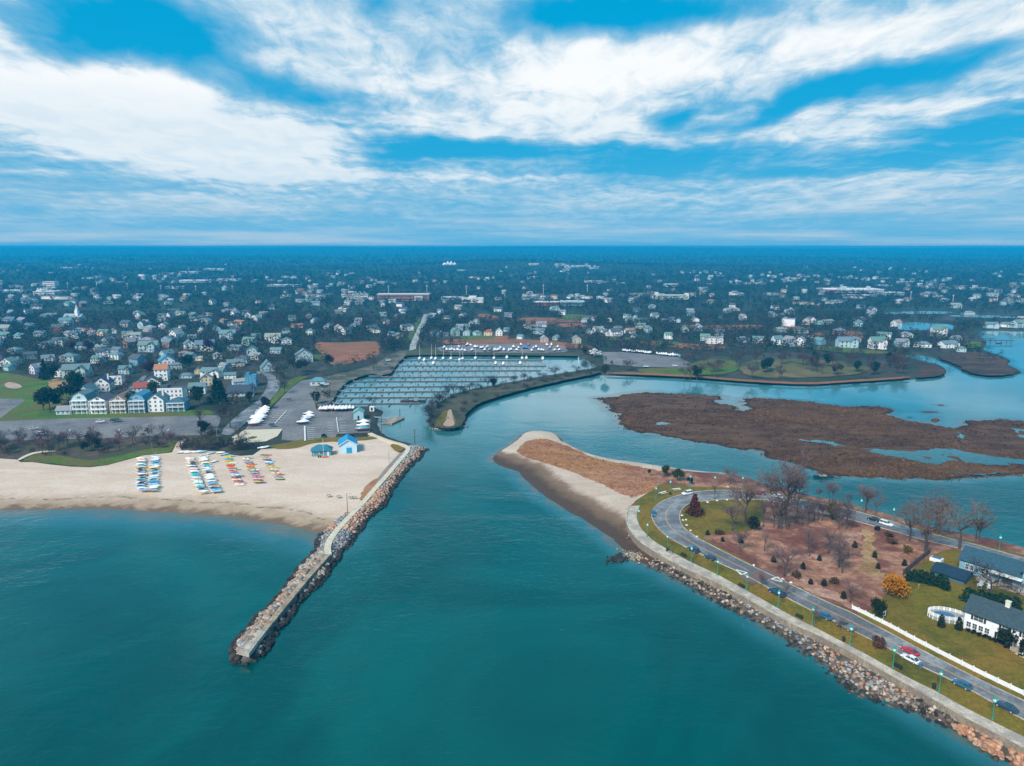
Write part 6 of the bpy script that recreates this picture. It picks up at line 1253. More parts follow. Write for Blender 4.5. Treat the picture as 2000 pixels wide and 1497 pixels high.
# ------------------------------------------------------------ docks
def dock(i, x0, y0, x1, y1, gap, up, down, gangway):
    a, b = P(x0, y0, .45), P(x1, y1, .45); d = b - a; L = d.length; rz = math.atan2(d.y, d.x); e = empty('dock', a, rz, cat='dock', group='floating docks of the marina')
    mb = MB(); mb.box((L / 2, 0, 0), (L, 1.7, .5), M_pile); mb.box((L / 2, .1, .27), (L, .9, .06), M_conc); mb.obj('walkway', e)
    k = 0; x = 4.0
    while x < L - 1 and k < 92:
        for s, l in ((1, up), (-1, down)):
            if l and rnd.random() < .93 and k < 92:
                mb = MB(); xx = x + (gap * .5 if s < 0 else 0); mb.box((xx, s * (1.1 + l / 2), -.02), (.5, l, .42), M_dock); mb.obj('finger_pier', e); k += 1
        x += gap
    m = 0; x = 2
    while x < L and m < 60:
        for s in (1, -1):
            l = up if s > 0 else down
            if l and rnd.random() < .8: mb = MB(); mb.tube((x, s * (l + 1.6), -2.5), (x, s * (l + 1.6), rnd.uniform(2.2, 3.6)), .14, .12, M_pile, 5); mb.obj('piling', e); m += 1
        x += max(gap, 6)
    mb = MB(); mb.box((-5, 1.2, .7), (11, 1.3, .18), M_grey); mb.box((-5, .6, 1.3), (11, .06, .06), M_grey); mb.box((-5, 1.8, 1.3), (11, .06, .06), M_grey); mb.obj('gangway', e)
    e['label'] = f'long floating dock, {nth(10 - i)} of nine from the parking lot side'.replace('first of nine from', 'nearest of nine to'); return e
DK = [(789, 704, 1059, 704, 7.0, 9, 9), (785, 714.5, 1067, 715, 6.2, 9, 9), (775, 725, 1057, 723.6, 6.6, 9, 9), (745, 737, 1012, 735.6, 9, 9, 8), (690, 745.5, 958, 744.6, 12, 10, 7), (680, 756.3, 916, 754.6, 12, 10, 8), (670, 766.3, 878, 764.6, 12, 9, 8), (660, 777, 853, 776, 13, 9, 9), (650, 789, 820, 788, 14, 10, 9)]
for i, q in enumerate(DK): dock(i + 1, *q, None)
def marina_boat(px, py, kind, look, rz=90):
    e = empty('sailing_boat' if kind == 'sail' else 'motor_boat', P(px, py, -.1), R(rz), cat='boat', group='boats in the marina slips')
    L = 9 if kind == 'sail' else 10; mb = MB(); mb.loft(hull_rings(L, 3.0, 1.25), M_gel); mb.obj('hull', e, True, color=(.78, .78, .77))
    mb = MB(); mb.box((-.2, 0, 1.55), (3.6 if kind == 'sail' else 4.2, 1.9, .9 if kind == 'sail' else 1.7), M_gel, taper=.8); mb.obj('cabin', e, color=(.8, .8, .79))
    if kind == 'sail':
        mb = MB(); mb.tube((.6, 0, 1.2), (.6, 0, 14), .11, .07, M_white, 5); m = mb.obj('mast', e); mb = MB(); mb.tube((.6, 0, 2.7), (-3.4, 0, 2.6), .16, .14, M_awn, 5); mb.obj('boom', m)
        mb = MB(); mb.tube((.6, 0, 13.8), (4.3, 0, 1.6), .02, .02, M_grey, 3); mb.tube((.6, 0, 13.8), (-4.4, 0, 1.4), .02, .02, M_grey, 3); mb.obj('stay', e)
    else: mb = MB(); mb.box((.6, 0, 2.0), (2.4, 1.8, .5), M_glass); mb.obj('windscreen', e)
    later(e, look, 'in the marina slips', px)
for x, y in ((820, 701.5), (843, 701), (851, 702), (866, 701.5), (881, 701.5), (898, 704), (904, 702), (929, 701), (965, 701), (1020, 701)): marina_boat(x, y, 'sail', 'white sailing boat with bare mast')
for x, y in ((847, 711), (829, 704.5), (968, 711), (983, 712), (1016, 711), (1028, 701), (990, 700), (1060, 702)): marina_boat(x, y, 'motor', 'white motor boat')
def float_platform():
    a = P(768, 822, .6); e = empty('floating_platform', a, R(70), label='square timber float with railing off the harbour bank', cat='floating dock')
    mb = MB(); mb.box((0, 0, 0), (16, 7, .8), M_plank); mb.obj('deck', e); mb = MB()
    for x in (-7.8, 0, 7.8): mb.tube((x, -3.4, .4), (x, -3.4, 1.5), .05, .05, M_grey, 4)
    mb.box((0, -3.4, 1.5), (15.6, .08, .08), M_grey); mb.obj('railing', e)
    mb = MB(); mb.box((2, 9, .7), (1.6, 11, .2), M_grey); mb.box((1.2, 9, 1.4), (.06, 11, .06), M_grey); mb.obj('gangway', e)
    for x, y in ((-7, 4.2), (8.4, 0)): mb = MB(); mb.tube((x, y, -4), (x, y, 5.5), .22, .2, M_pile, 6); mb.obj('piling', e)
float_platform()
def work_barge():
    e = empty('work_barge', P(807, 785.6, .2), R(4), label='dark work barge with a small crane at the end of the nearest dock', cat='barge'); mb = MB(); mb.box((0, 0, .4), (17, 4.5, 1.1), M_black); mb.obj('hull', e)
    mb = MB(); mb.box((2, 0, 1.9), (2.4, 2, 1.9), M_grey); mb.obj('cab', e); mb = MB(); mb.tube((2.6, 0, 1.6), (.5, 0, 7), .2, .12, M_black, 5); mb.obj('boom', e); mb = MB(); mb.box((-5, 0, 1.3), (4, 2.6, .8), M_pile); mb.obj('deck_load', e)
work_barge()
for x, y, h, lab in ((810, 867, 8.5, 'lone dark channel piling off the breakwater head'), (1130, 709, 6, 'leaning white pile group at the empty end of the marina')):
    mb = MB(); mb.tube((0, 0, -2), (.15, 0, h), .24, .18, M_pile if x < 900 else M_white, 6)
    if x > 900: mb.tube((1.2, 0, -2), (-.8, 0, h * .8), .2, .16, M_white, 6)
    o = mb.obj('channel_piling', loc=P(x, y, 0), label=lab, cat='piling')
    mb = MB(); mb.lathe([(.34, 0), (.36, .12), (.06, .5)], M_grey, 6, (.15, 0, h)); mb.obj('cap', o)

# ------------------------------------------------------------ boats drawn up on the beach
ZB = ZL + .25
def kayak_parts():
    mb = MB(); rings = []; n = 9; L, B = 4.4, .78
    for i in range(n):
        f = i / (n - 1) * 2 - 1; b = B / 2 * (1 - abs(f) ** 2.3) + .02; z = .12 * f * f; rings.append([(f * L / 2, -b, .3 + z), (f * L / 2, -b * .7, .07 + z), (f * L / 2, 0, z), (f * L / 2, b * .7, .07 + z), (f * L / 2, b, .3 + z), (f * L / 2, 0, .4 + z)])
    mb.loft(rings, M_gel); h = mb.mesh('hull', True); mb = MB(); mb.lathe([(.27, .36), (.3, .45), (.24, .45), (.2, .38)], M_black, 8); c = mb.mesh('cockpit'); c.transform(Matrix.Diagonal((1.6, 1, 1, 1))); return h, c
KH, KC = kayak_parts()
def rack_mesh():
    mb = MB()
    for y in (-1.2, 1.2):
        for x in (-.35, .35): mb.box((x, y, .3), (.09, .09, .8), M_plank)
        mb.box((0, y, .62), (.95, .1, .1), M_plank)
    return mb
def dinghy_parts():
    mb = MB(); mb.loft(hull_rings(4.6, 1.6, .55, 8, .25), M_gel); h = mb.mesh('hull', True)
    mb = MB(); rings = []
    for i in range(7):
        f = i / 6; x = (f - .5) * 4.4; b = .78 * (.78 + .22 * min(1, f * 3)) * (1 - max(0, (f - .45) / .55) ** 2.2) + .03; t = .62 + .38 * math.exp(-((f - .55) / .3) ** 2) + .1 * f; rings.append([(x, -b, .5 + .1 * f), (x, 0, t), (x, b, .5 + .1 * f)])
    mb.loft(rings, M_gel); c = mb.mesh('boat_cover')
    mb = MB(); mb.tube((.5, 0, .4), (.5, 0, 6.2), .05, .035, M_grey, 5); mb.tube((.5, 0, 1.2), (-1.6, 0, 1.15), .04, .04, M_grey, 4); m = mb.mesh('mast')
    mb = MB(); mb.box((-.6, 0, .02), (.12, 1.5, .3), M_grey); mb.box((.9, 0, .02), (.12, 1.2, .3), M_grey); mb.box((.15, 0, .0), (1.6, .1, .12), M_grey); t = mb.mesh('trolley'); return h, c, m, t
DH, DC, DM, DT = dinghy_parts()
def cat_parts():
    mb = MB()
    for s in (-1.05, 1.05):
        rings = []
        for i in range(7):
            f = i / 6; x = (f - .5) * 5; b = .2 * (1 - abs(f * 2 - 1) ** 3) + .02; z = .25 * max(0, f - .6); rings.append([(x, s - b, .5 + z), (x, s, .05 + z * 1.5), (x, s + b, .5 + z), (x, s, .56 + z)])
        mb.loft(rings, M_gel)
    h = mb.mesh('hull', True); mb = MB(); mb.box((-.2, 0, .55), (2.2, 1.9, .05), M_black); mb.tube((.9, -1.1, .58), (.9, 1.1, .58), .06, .06, M_grey, 5); mb.tube((-1.3, -1.1, .58), (-1.3, 1.1, .58), .06, .06, M_grey, 5); return h, mb.mesh('trampoline')
CH, CT = cat_parts()
KC_ = {'red': (.55, .05, .03), 'orange': (.70, .22, .03), 'yellow': (.75, .50, .04), 'blue': (.04, .16, .42), 'teal': (.04, .38, .38), 'green': (.05, .42, .18), 'white': (.75, .76, .75), 'navy': (.03, .05, .14), 'pale blue': (.25, .50, .65), 'lime': (.45, .65, .10)}
def kayaks():
    for a, b, n, nm in (((446, 893), (471, 949), 27, 'first'), ((482, 896), (509, 944), 25, 'second'), ((518, 890), (549, 938), 23, 'third')):
        for i in range(n):
            f = i / (n - 1); x = a[0] + (b[0] - a[0]) * f; y = a[1] + (b[1] - a[1]) * f
            for s in ((0, 1) if i % 6 == 0 else (0,)):
                p = P(x + (4 if s else -2) + rnd.uniform(-2, 2), y + rnd.uniform(-.3, .3), ZB); c = rnd.choice(['red', 'orange', 'orange', 'yellow', 'blue', 'teal', 'green', 'white', 'white', 'navy', 'red', 'blue', 'pale blue', 'lime'])
                e = empty('kayak', (p.x, p.y, ZB + .08 + .12 * s), R(-6) + rnd.uniform(-.22, .22), cat='kayak', group='kayaks stored on the beach'); e.rotation_euler[0] = rnd.uniform(-.5, .5) + (math.pi if rnd.random() < .25 else 0)
                if abs(e.rotation_euler[0]) > 2: e.location.z += .36
                mobj('hull', KH, e, color=KC_[c]); mobj('cockpit', KC, e); later(e, f'{c} kayak', f'in the {nm} kayak row from the west', y + s * .1, 'from the top')
kayaks()
def dinghies():
    for a, b, n, nm, L in (((277, 897), (276, 958), 23, "western stand's left column", 1), ((303, 895), (301, 958), 23, "western stand's right column", 1), ((370, 897), (393, 958), 25, "eastern stand's left column", 1), ((397, 893), (420, 960), 27, "eastern stand's right column", 1)):
        for i in range(n):
            f = i / (n - 1); x = a[0] + (b[0] - a[0]) * f + rnd.uniform(-2.5, 2.5); y = a[1] + (b[1] - a[1]) * f + rnd.uniform(-.5, .5); p = P(x, y, ZB + .25); rz = R(2) + rnd.uniform(-.12, .12) + (math.pi if 'left' in nm else 0)
            if rnd.random() < .25:
                e = empty('catamaran', p, rz, cat='catamaran', group='small sailing boats on the beach'); c = rnd.choice(['white', 'white', 'pale blue', 'yellow']); mobj('hull', CH, e, color=KC_[c]); mobj('trampoline', CT, e)
                if rnd.random() < .2: m = mobj('mast', DM, e, (0, 0, .1), sc=(1, 1, 1.25))
                look = f'small {c} catamaran'
            else:
                c = rnd.choice(['white', 'white', 'white', 'pale blue', 'teal', 'navy', 'blue', 'orange', 'white']); hc = rnd.choice(['white', 'white', 'pale blue', 'white', 'yellow']); e = empty('dinghy', p, rz, cat='dinghy', group='small sailing boats on the beach'); e.rotation_euler[0] = rnd.uniform(-.1, .1)
                mobj('hull', DH, e, color=KC_[hc]); mobj('boat_cover', DC, e, color=tuple(v * .9 for v in KC_[c])); mobj('trolley', DT, e)
                mast = rnd.random() < .18
                if mast: mobj('mast', DM, e)
                look = f'{hc} dinghy, {c} cover' + (', masted' if mast else '')
            later(e, look, f'in the {nm}', y, 'from the top')
    p = P(302, 893, ZB); e = empty('sailing_dinghy', p, R(160), label='dinghy with the tallest leaning mast at the top of the western stand', cat='dinghy'); mobj('hull', DH, e, color=KC_['white']); mobj('mast', DM, e, (0, 0, 0), sc=(1, 1, 1.7)); mobj('trolley', DT, e); e.rotation_euler[1] = .12
    for i, (x, y) in enumerate(((355, 885), (362, 884), (369, 885), (376, 884.5), (386, 884), (395, 884), (414, 886), (431, 886), (439, 889), (512, 876), (519, 875), (418, 903), (399, 962), (424, 960))):
        c = rnd.choice(['white', 'pale blue', 'white', 'yellow']); e = empty('dinghy', P(x, y, ZB + .2), R(rnd.uniform(10, 50)), cat='dinghy', group='boats along the dune edge'); mobj('hull', DH, e, color=KC_[c]); mobj('boat_cover', DC, e, color=KC_[rnd.choice(['white', 'pale blue'])]); later(e, f'{c} covered dinghy', 'lying loose along the edge of the beach', x)
dinghies()
# ------------------------------------------------------------ beach huts and masts
def huts():
    e = empty('boathouse', P(680, 880, ZB), R(14), label='pale blue boathouse with a bright blue gabled roof on the sand', cat='boathouse'); w, d, h, rh = 8.6, 11, 4.4, 2.6
    wall_gable(w, d, h, rh).obj('wall', e, color=(.50, .68, .80)); roof_gable(w, d, h, rh, .6).obj('roof', e, color=(.015, .27, .50))
    mb = MB(); mb.box((.4, -d / 2 - .08, 1.5), (2.6, .16, 2.9), M_paint); o = mb.obj('door', e, color=(.02, .30, .50)); mb = MB(); k = rh / (w / 2)
    for s in (-1, 1): mb.add([(0, -d / 2 - .66, h + rh + .05), (s * (w / 2 + .6), -d / 2 - .66, h - k * .6 + .05), (s * (w / 2 + .6), -d / 2 - .66, h - k * .6 + .35), (0, -d / 2 - .66, h + rh + .35), (0, -d / 2 - .6, h + rh + .05), (s * (w / 2 + .6), -d / 2 - .6, h - k * .6 + .05), (s * (w / 2 + .6), -d / 2 - .6, h - k * .6 + .35), (0, -d / 2 - .6, h + rh + .35)], [(0, 1, 2, 3), (4, 5, 6, 7), (0, 1, 5, 4), (3, 2, 6, 7)], M_white)
    mb.obj('bargeboard', e); fine_window(e, (w / 2, 1, 2), R(90))
    e = empty('lifeguard_hut', P(629, 888, ZB), R(10), label='low teal hut with dark hipped roof on the sand', cat='hut'); mb = MB(); mb.box((0, 0, 1.4), (9.4, 5.6, 2.8), M_paint); mb.obj('wall', e, color=(.07, .30, .36)); roof_hip(9.4, 5.6, 2.75, 2.6, .7).obj('roof', e, color=(.03, .17, .24))
    for x in (-2.6, .2): fine_window(e, (x, -2.8, 1.5), 0, 1)
    mb = MB(); mb.box((3.2, -2.86, 1.1), (1, .12, 2.1), M_white); mb.obj('door', e)
    e = empty('flagpole', P(632, 893, ZB), label='slim white flagpole in front of the teal hut', cat='flagpole'); mb = MB(); mb.tube((0, 0, -.3), (0, 0, 9.5), .09, .05, M_white, 6); mb.obj('pole', e); mb = MB(); mb.box((0, 0, 6.6), (2.2, .08, .08), M_white); mb.obj('yard', e)
    for x, lab, c in ((626, 'black waste barrel on the sand in front of the teal hut', (.02, .02, .02)), (622, 'second black barrel on the sand left of the flagpole foot', (.02, .02, .025))):
        mb = MB(); mb.lathe([(.3, 0), (.36, .4), (.36, .9), (.3, .95)], M_paint, 8); o = mb.obj('barrel', loc=P(x, 894, ZB), label=lab, cat='barrel', color=c); mb = MB(); mb.lathe([(.31, .95), (.33, 1.0), (.1, 1.05)], M_black, 8); mb.obj('lid', o)
    mb = MB(); mb.loft(hull_rings(3.4, 1.2, .5), M_gel); o = mb.obj('rescue_board', loc=P(635, 894, ZB), rz=.1, label='orange rescue boat lying in front of the teal hut', cat='boat', color=(.65, .12, .04)); mb = MB(); mb.box((0, 0, .45), (.4, .9, .08), M_white); mb.obj('thwart', o)
    e = empty('marina_shed', P(701, 817, ZL + .3), R(8), label='pale teal shed on the lot corner beside the docks', cat='shed'); wall_gable(6, 7, 4.2, 1.8).obj('wall', e, color=(.30, .52, .56)); roof_gable(6, 7, 4.2, 1.8, .4).obj('roof', e, color=(.18, .36, .38)); mb = MB(); mb.box((0, -3.55, 1.1), (1, .12, 2.2), M_black); mb.obj('door', e)
    e = empty('fuel_booth', P(727, 803, ZL + .3), 0, label='small white booth with black front on the harbour bank', cat='booth'); mb = MB(); mb.box((0, 0, 1.3), (2.8, 2.4, 2.6), M_white); mb.obj('wall', e); mb = MB(); mb.box((0, -1.24, 1.4), (1.3, .1, 1.8), M_black); mb.obj('door', e); mb = MB(); mb.box((0, 0, 2.7), (3.2, 2.8, .2), M_white); mb.obj('roof', e)
    e = empty('marina_office', P(622, 752, ZL + .3), R(4), label='marina office with teal hipped roof between lot and docks', cat='office'); mb = MB(); mb.box((0, 0, 1.7), (11, 7, 3.4), M_paint); mb.obj('wall', e, color=(.45, .55, .58)); roof_hip(11, 7, 3.4, 2.6, .6).obj('roof', e, color=(.10, .24, .28))
    for x in (-3, 1): fine_window(e, (x, -3.5, 1.8), 0, 1)
    for px, py, hpx, lab in ((679, 1005, 40, 'wooden light pole on the sand beside the breakwater path'), (760, 906, 24, 'thin grey pole on the sand near the boathouse path'), (616, 796, 26, 'pale light pole at the lot edge by the dark bushes'), (425, 867, 28, 'pale light pole at the clump beside the beach path'), (745, 790, 24, 'tall dark mooring pile off the lot corner')):
        h = hpx / (KPX(py) * .95); e = empty('light_pole', P(px, py, ZL if px != 745 else 0), label=lab, cat='pole'); mb = MB(); mb.tube((0, 0, -1), (0, 0, h), .15, .1, M_pile if px in (679, 745) else M_grey, 6); mb.obj('pole', e)
        if px != 745: mb = MB(); mb.tube((0, 0, h - .2), (1.2, 0, h), .05, .04, M_grey, 5); mb.box((1.3, 0, h - .03), (.7, .25, .12), M_grey); mb.obj('lamp_head', e)
    for i, (x, y) in enumerate(((642, 970), (661, 972), (685, 973.5), (692, 973.8))): 
        mb = MB(); mb.box((0, 0, .75), (1.8, .8, .08), M_plank); o = mb.obj('picnic_table', loc=P(x, y, ZB), rz=rnd.uniform(-.2, .2), cat='picnic table', group='picnic tables on the sand'); later(o, 'brown picnic table', 'on the sand near the light pole', x)
        for s in (-1, 1): mb = MB(); mb.box((0, s * .75, .45), (1.8, .28, .06), M_plank); mb.obj('bench', o); mb = MB(); mb.box((s * .65, 0, .36), (.1, 1.6, .08), M_plank); mb.tube((s * .65, -.6, 0), (s * .65, -.25, .74), .05, .05, M_plank, 4); mb.tube((s * .65, .6, 0), (s * .65, .25, .74), .05, .05, M_plank, 4); mb.obj('leg', o)
huts()
def jetty():
    e = empty('jetty', P(602, 1127, ZJ), label='long planked walkway with a pale end platform along the breakwater crest', cat='jetty'); inv = Matrix.Translation(-Vector(e.location))
    l = resample(W([(641, 1083), (602, 1126), (553, 1185), (512, 1235)], ZJ), 3); mb = MB(); ribbon_mb(mb, l, 1.8, ZJ + .1, M_plank, 0, .7); o = mb.obj('walkway', e); o.data.transform(inv)
    q = W([(496, 1230), (519, 1233), (486, 1277), (465, 1271)], ZJ + .3); mb = MB(); mb.prism(q, ZJ - .8, ZJ + .3, M_conc); o = mb.obj('platform', e); o.data.transform(inv)
    mb = MB(); c = np.mean(q, axis=0); rail = [tuple(np.array(a) * .97 + c * .03) for a in q]; rail = [rail[1], rail[2], rail[3], rail[0]]
    for a, b in zip(rail[:-1], rail[1:]):
        A = np.array(a); B_ = np.array(b); n = max(2, int(np.linalg.norm(B_ - A) / 1.6))
        for z in (.55, 1.05): mb.tube((*A, ZJ + .3 + z), (*B_, ZJ + .3 + z), .035, .035, M_grey, 4)
        for i in range(n): r = A + (B_ - A) * i / n; mb.tube((*r, ZJ + .4), (*r, ZJ + 1.47), .04, .04, M_grey, 4)
    o = mb.obj('railing', e); o.data.transform(inv)
jetty()

# ------------------------------------------------------------ vehicles
def car_meshes(kind):
    L, Wd, hood, roofh = {'sedan': (4.7, 1.82, .92, 1.45), 'suv': (4.7, 1.9, 1.05, 1.72), 'hatch': (4.2, 1.78, .95, 1.5), 'pickup': (5.5, 1.95, 1.1, 1.8), 'sport': (4.5, 1.85, .85, 1.3)}[kind]
    st = {'sedan': [(-.5, .75, .62), (-.49, .86, .8), (-.3, .95, .92), (.0, .97, .92), (.22, .95, .9), (.4, .86, .84), (.49, .72, .66), (.5, .6, .5)]}['sedan']
    mb = MB(); rings = []
    for f, z, wk in [(-.5, hood * .72, .86), (-.485, hood * .95, .94), (-.3, hood * 1.0, 1), (.05, hood * 1.0, 1), (.2, hood * .99, 1), (.38, hood * .9, .97), (.48, hood * .76, .9), (.5, hood * .6, .82)]:
        b = Wd / 2 * wk; x = f * L; zb = .24 + (.1 if abs(f) > .45 else 0)
        rings.append([(x, -b * .88, zb), (x, -b, zb + .18), (x, -b, z * .72), (x, -b * .93, z * .96), (x, -b * .55, z), (x, b * .55, z), (x, b * .93, z * .96), (x, b, z * .72), (x, b, zb + .18), (x, b * .88, zb)])
    mb.loft(rings, M_car)
    c0, c1, c2, c3 = {'sedan': (-.40, -.24, .06, .24), 'suv': (-.49, -.44, .08, .24), 'hatch': (-.47, -.36, .08, .26), 'pickup': (-.10, -.06, .12, .24), 'sport': (-.42, -.18, .02, .2)}[kind]
    t = Wd / 2; z0, z1 = hood * .94, roofh
    roof = [(c1 * L, -t * .68, z1 - .03), (c2 * L, -t * .68, z1 - .03), (c2 * L, t * .68, z1 - .03), (c1 * L, t * .68, z1 - .03)]
    mb.prism([(p[0], p[1]) for p in roof], z1 - .05, z1 + .01, M_car)
    for s in (-1, 1):
        for xa, xb in ((c0, c1), (c2, c3)):
            lo, hi = (xa, xb) if xa == c0 else (xb, xa); mb.tube((lo * L, s * t * .86, z0), (hi * L, s * t * .69, z1 - .03), .045, .04, M_car, 4)
        if kind != 'pickup': mb.tube(((c1 + c2) / 2 * L, s * t * .87, z0), ((c1 + c2) / 2 * L, s * t * .7, z1 - .03), .05, .04, M_car, 4)
    if kind == 'pickup':
        for s in (-1, 1): mb.box((-.3 * L, s * t * .88, hood + .12), (.38 * L, .12, .3), M_car)
        mb.box((-.49 * L, 0, hood + .12), (.1, t * 1.8, .3), M_car)
    body = mb.mesh('body'); mb = MB()
    vs = [(c0 * L, -t * .86, z0), (c3 * L, -t * .86, z0), (c3 * L, t * .86, z0), (c0 * L, t * .86, z0), (c1 * L, -t * .66, z1 - .04), (c2 * L, -t * .66, z1 - .04), (c2 * L, t * .66, z1 - .04), (c1 * L, t * .66, z1 - .04)]
    mb.add(vs, [(0, 3, 2, 1), (4, 5, 6, 7), (0, 1, 5, 4), (1, 2, 6, 5), (2, 3, 7, 6), (3, 0, 4, 7)], M_glass); glass = mb.mesh('window')
    ax = [(.31 * L, s * (t - .1)) for s in (-1, 1)] + [(-.3 * L, s * (t - .1)) for s in (-1, 1)]
    return body, glass, ax, L, Wd, hood
def wheel_meshes():
    mb = MB(); mb.lathe([(.2, -.11), (.33, -.1), (.34, 0), (.33, .1), (.2, .11)], M_tyre, 12); a = mb.mesh('wheel'); a.transform(Matrix.Rotation(R(90), 4, 'X')); mb = MB(); mb.lathe([(.21, -.118), (.12, -.105), (.12, .105), (.21, .118)], M_rim, 8); b = mb.mesh('rim'); b.transform(Matrix.Rotation(R(90), 4, 'X')); return a, b
WHL, RIMM = wheel_meshes()
LAMPM = {}
for nm, m in (('headlight', M_lampglass), ('tail_light', M_red)): mb = MB(); mb.box((0, 0, 0), (.12, .38, .16), m); LAMPM[nm] = mb.mesh(nm)
CARS = {k: car_meshes(k) for k in ('sedan', 'suv', 'hatch', 'pickup', 'sport')}
CCOL = {'white': (.78, .79, .80), 'black': (.012, .014, .018), 'dark blue': (.012, .05, .11), 'blue': (.02, .13, .24), 'red': (.55, .01, .03), 'dark red': (.22, .03, .045), 'grey': (.16, .18, .19), 'silver': (.5, .52, .53)}
CNAME = {'sedan': 'sedan', 'suv': 'estate car', 'hatch': 'hatchback', 'pickup': 'pickup truck', 'sport': 'coupe'}
def car(px, py, kind, col, label, rz=None, z=None, flip=False, group=None):
    z = ZR + .055 if z is None else z; p = P(px, py + 3 if py > 940 else py, z)
    if rz is None:
        k = int(np.argmin(np.hypot(*(CEN - np.array([p.x, p.y])).T))); k = min(max(k, 3), len(CEN) - 4); d = CEN[k + 3] - CEN[k - 3]; rz = math.atan2(d[1], d[0]) + (math.pi if flip else 0)
    body, glass, ax, L, Wd, hood = CARS[kind]; e = empty('parked_car', p, rz, label=label, cat={'pickup': 'pickup truck'}.get(kind, 'car'), group=group)
    mobj('body', body, e, color=CCOL[col]); mobj('window', glass, e)
    for x, y in ax: w = mobj('wheel', WHL, e, (x, y, .33)); mobj('rim', RIMM, w)
    for s in (-1, 1): mobj('headlight', LAMPM['headlight'], e, (L * .475, s * Wd * .34, hood * .7)); mobj('tail_light', LAMPM['tail_light'], e, (-L * .487, s * Wd * .36, hood * .78))
    return e
for q in ((1276, 1003, 'hatch', 'blue', 'teal-blue hatchback parked on the outside of the tight road bend', True), (1342, 963, 'suv', 'white', 'white estate car parked near the picnic benches at the bend', True), (1483, 963, 'suv', 'dark red', 'dark red estate car parked along the inlet side of the back road', True), (1519, 969, 'sedan', 'silver', 'pale car half hidden behind bare trees on the back road', True), (1606, 989, 'sedan', 'dark blue', 'dark blue car on the back road left of the olive evergreen', True), (1652, 999, 'hatch', 'dark blue', 'dark blue hatchback on the back road right of the olive evergreen', True), (1706, 1014, 'sedan', 'black', 'black sedan ahead of the white estate car on the back road', True), (1731, 1023, 'suv', 'white', 'white estate car driving along the back road', False),
          (1354, 1074, 'suv', 'dark blue', 'dark blue estate car at the kerb, behind the other after the bend', False), (1386, 1089, 'hatch', 'dark blue', 'dark blue hatchback with open rear at the kerb after the bend', False), (1517, 1158, 'pickup', 'dark blue', 'dark blue pickup truck at the kerb beside the seaside verge', False), (1609, 1203, 'sedan', 'blue', 'blue sedan parked at the kerb ahead of the grey pickup', False), (1650, 1223, 'pickup', 'grey', 'grey pickup truck parked at the kerb behind the blue sedan', False), (1777, 1272, 'sport', 'red', 'bright red coupe passing the white sedan', False), (1778, 1288, 'sedan', 'white', 'white sedan parked at the kerb beside the red coupe', False), (1879, 1338, 'hatch', 'blue', 'steel blue hatchback parked at the kerb near the wall', False), (1965, 1382, 'sedan', 'dark blue', 'dark navy sedan parked at the kerb, nearest car of all', False)):
    car(q[0], q[1], q[2], q[3], q[4], flip=q[5])
zl = ZL + .9
for x, y, k, c, lab, a in ((565, 782, 'hatch', 'grey', 'dark hatchback alone in the middle of the upper lot', 40), (617, 769, 'suv', 'white', 'white car at the lot edge below the marina office', 4), (637, 752, 'sedan', 'white', 'white car beside the marina office', 10), (630, 755, 'suv', 'black', 'black car in front of the marina office', 8), (196, 825, 'sedan', 'white', 'white sedan in the beach lot below the front row of houses', 20), (224, 823, 'suv', 'black', 'black estate car in the beach lot beside the white sedan', 5), (230, 822, 'sedan', 'dark blue', 'dark blue sedan touching the black car in the beach lot', 5), (84, 849, 'suv', 'white', 'white estate car in the west of the beach lot', 10), (66, 838, 'sedan', 'silver', 'silver sedan in the beach lot near the thicket', 30), (160, 852, 'hatch', 'silver', 'silver hatchback half hidden by the thicket', 15), (758, 705, 'suv', 'white', 'white estate car on the gravel beside the marina corner', 20), (754, 712, 'sedan', 'blue', 'blue sedan on the gravel beside the marina corner', 15), (532, 832, 'hatch', 'dark blue', 'dark blue hatchback at the edge of the lower lot', 5), (1262, 717, 'sedan', 'white', 'white car in the eastern boat lot by the grass', 0), (1318, 716, 'suv', 'white', 'white estate car in the eastern boat lot corner', 10), (1345, 713, 'sedan', 'black', 'black car at the end of the eastern boat lot', 20)):
    car(x, y, k, c, lab, R(a), zl)

# ------------------------------------------------------------ street lamps, benches, bins, stones
def lamp_meshes():
    mb = MB(); mb.lathe([(.24, 0), (.24, .12), (.15, .3), (.12, .7), (.085, .8)], M_green, 8); mb.lathe([(.075, .7), (.055, 3.6)], M_green, 8); mb.box((0, 0, 3.2), (.7, .06, .06), M_green); post = mb.mesh('post')
    mb = MB(); mb.lathe([(.11, 3.55), (.25, 3.72), (.33, 4.0), (.30, 4.3), (.2, 4.42)], M_lampglass, 8); glass = mb.mesh('lantern')
    mb = MB(); mb.lathe([(.36, 4.36), (.30, 4.52), (.14, 4.66), (.05, 4.86)], M_green, 8); mb.lathe([(.16, 3.5), (.3, 3.7), (.2, 3.74)], M_green, 8)
    for k in range(4): a = k * math.pi / 2; mb.tube((.27 * math.cos(a), .27 * math.sin(a), 3.7), (.33 * math.cos(a), .33 * math.sin(a), 4.4), .03, .03, M_green, 4)
    return post, glass, mb.mesh('cap')
LPOST, LGLASS, LCAP = lamp_meshes()
def lamp(x, y, place, order):
    e = empty('street_lamp', P(x, y, ZR), rnd.uniform(0, 1), cat='street lamp', group='green lamp posts'); e.scale = (1.15,) * 3
    mobj('post', LPOST, e); mobj('lantern', LGLASS, e); mobj('cap', LCAP, e); later(e, 'green lamp post', place, order)
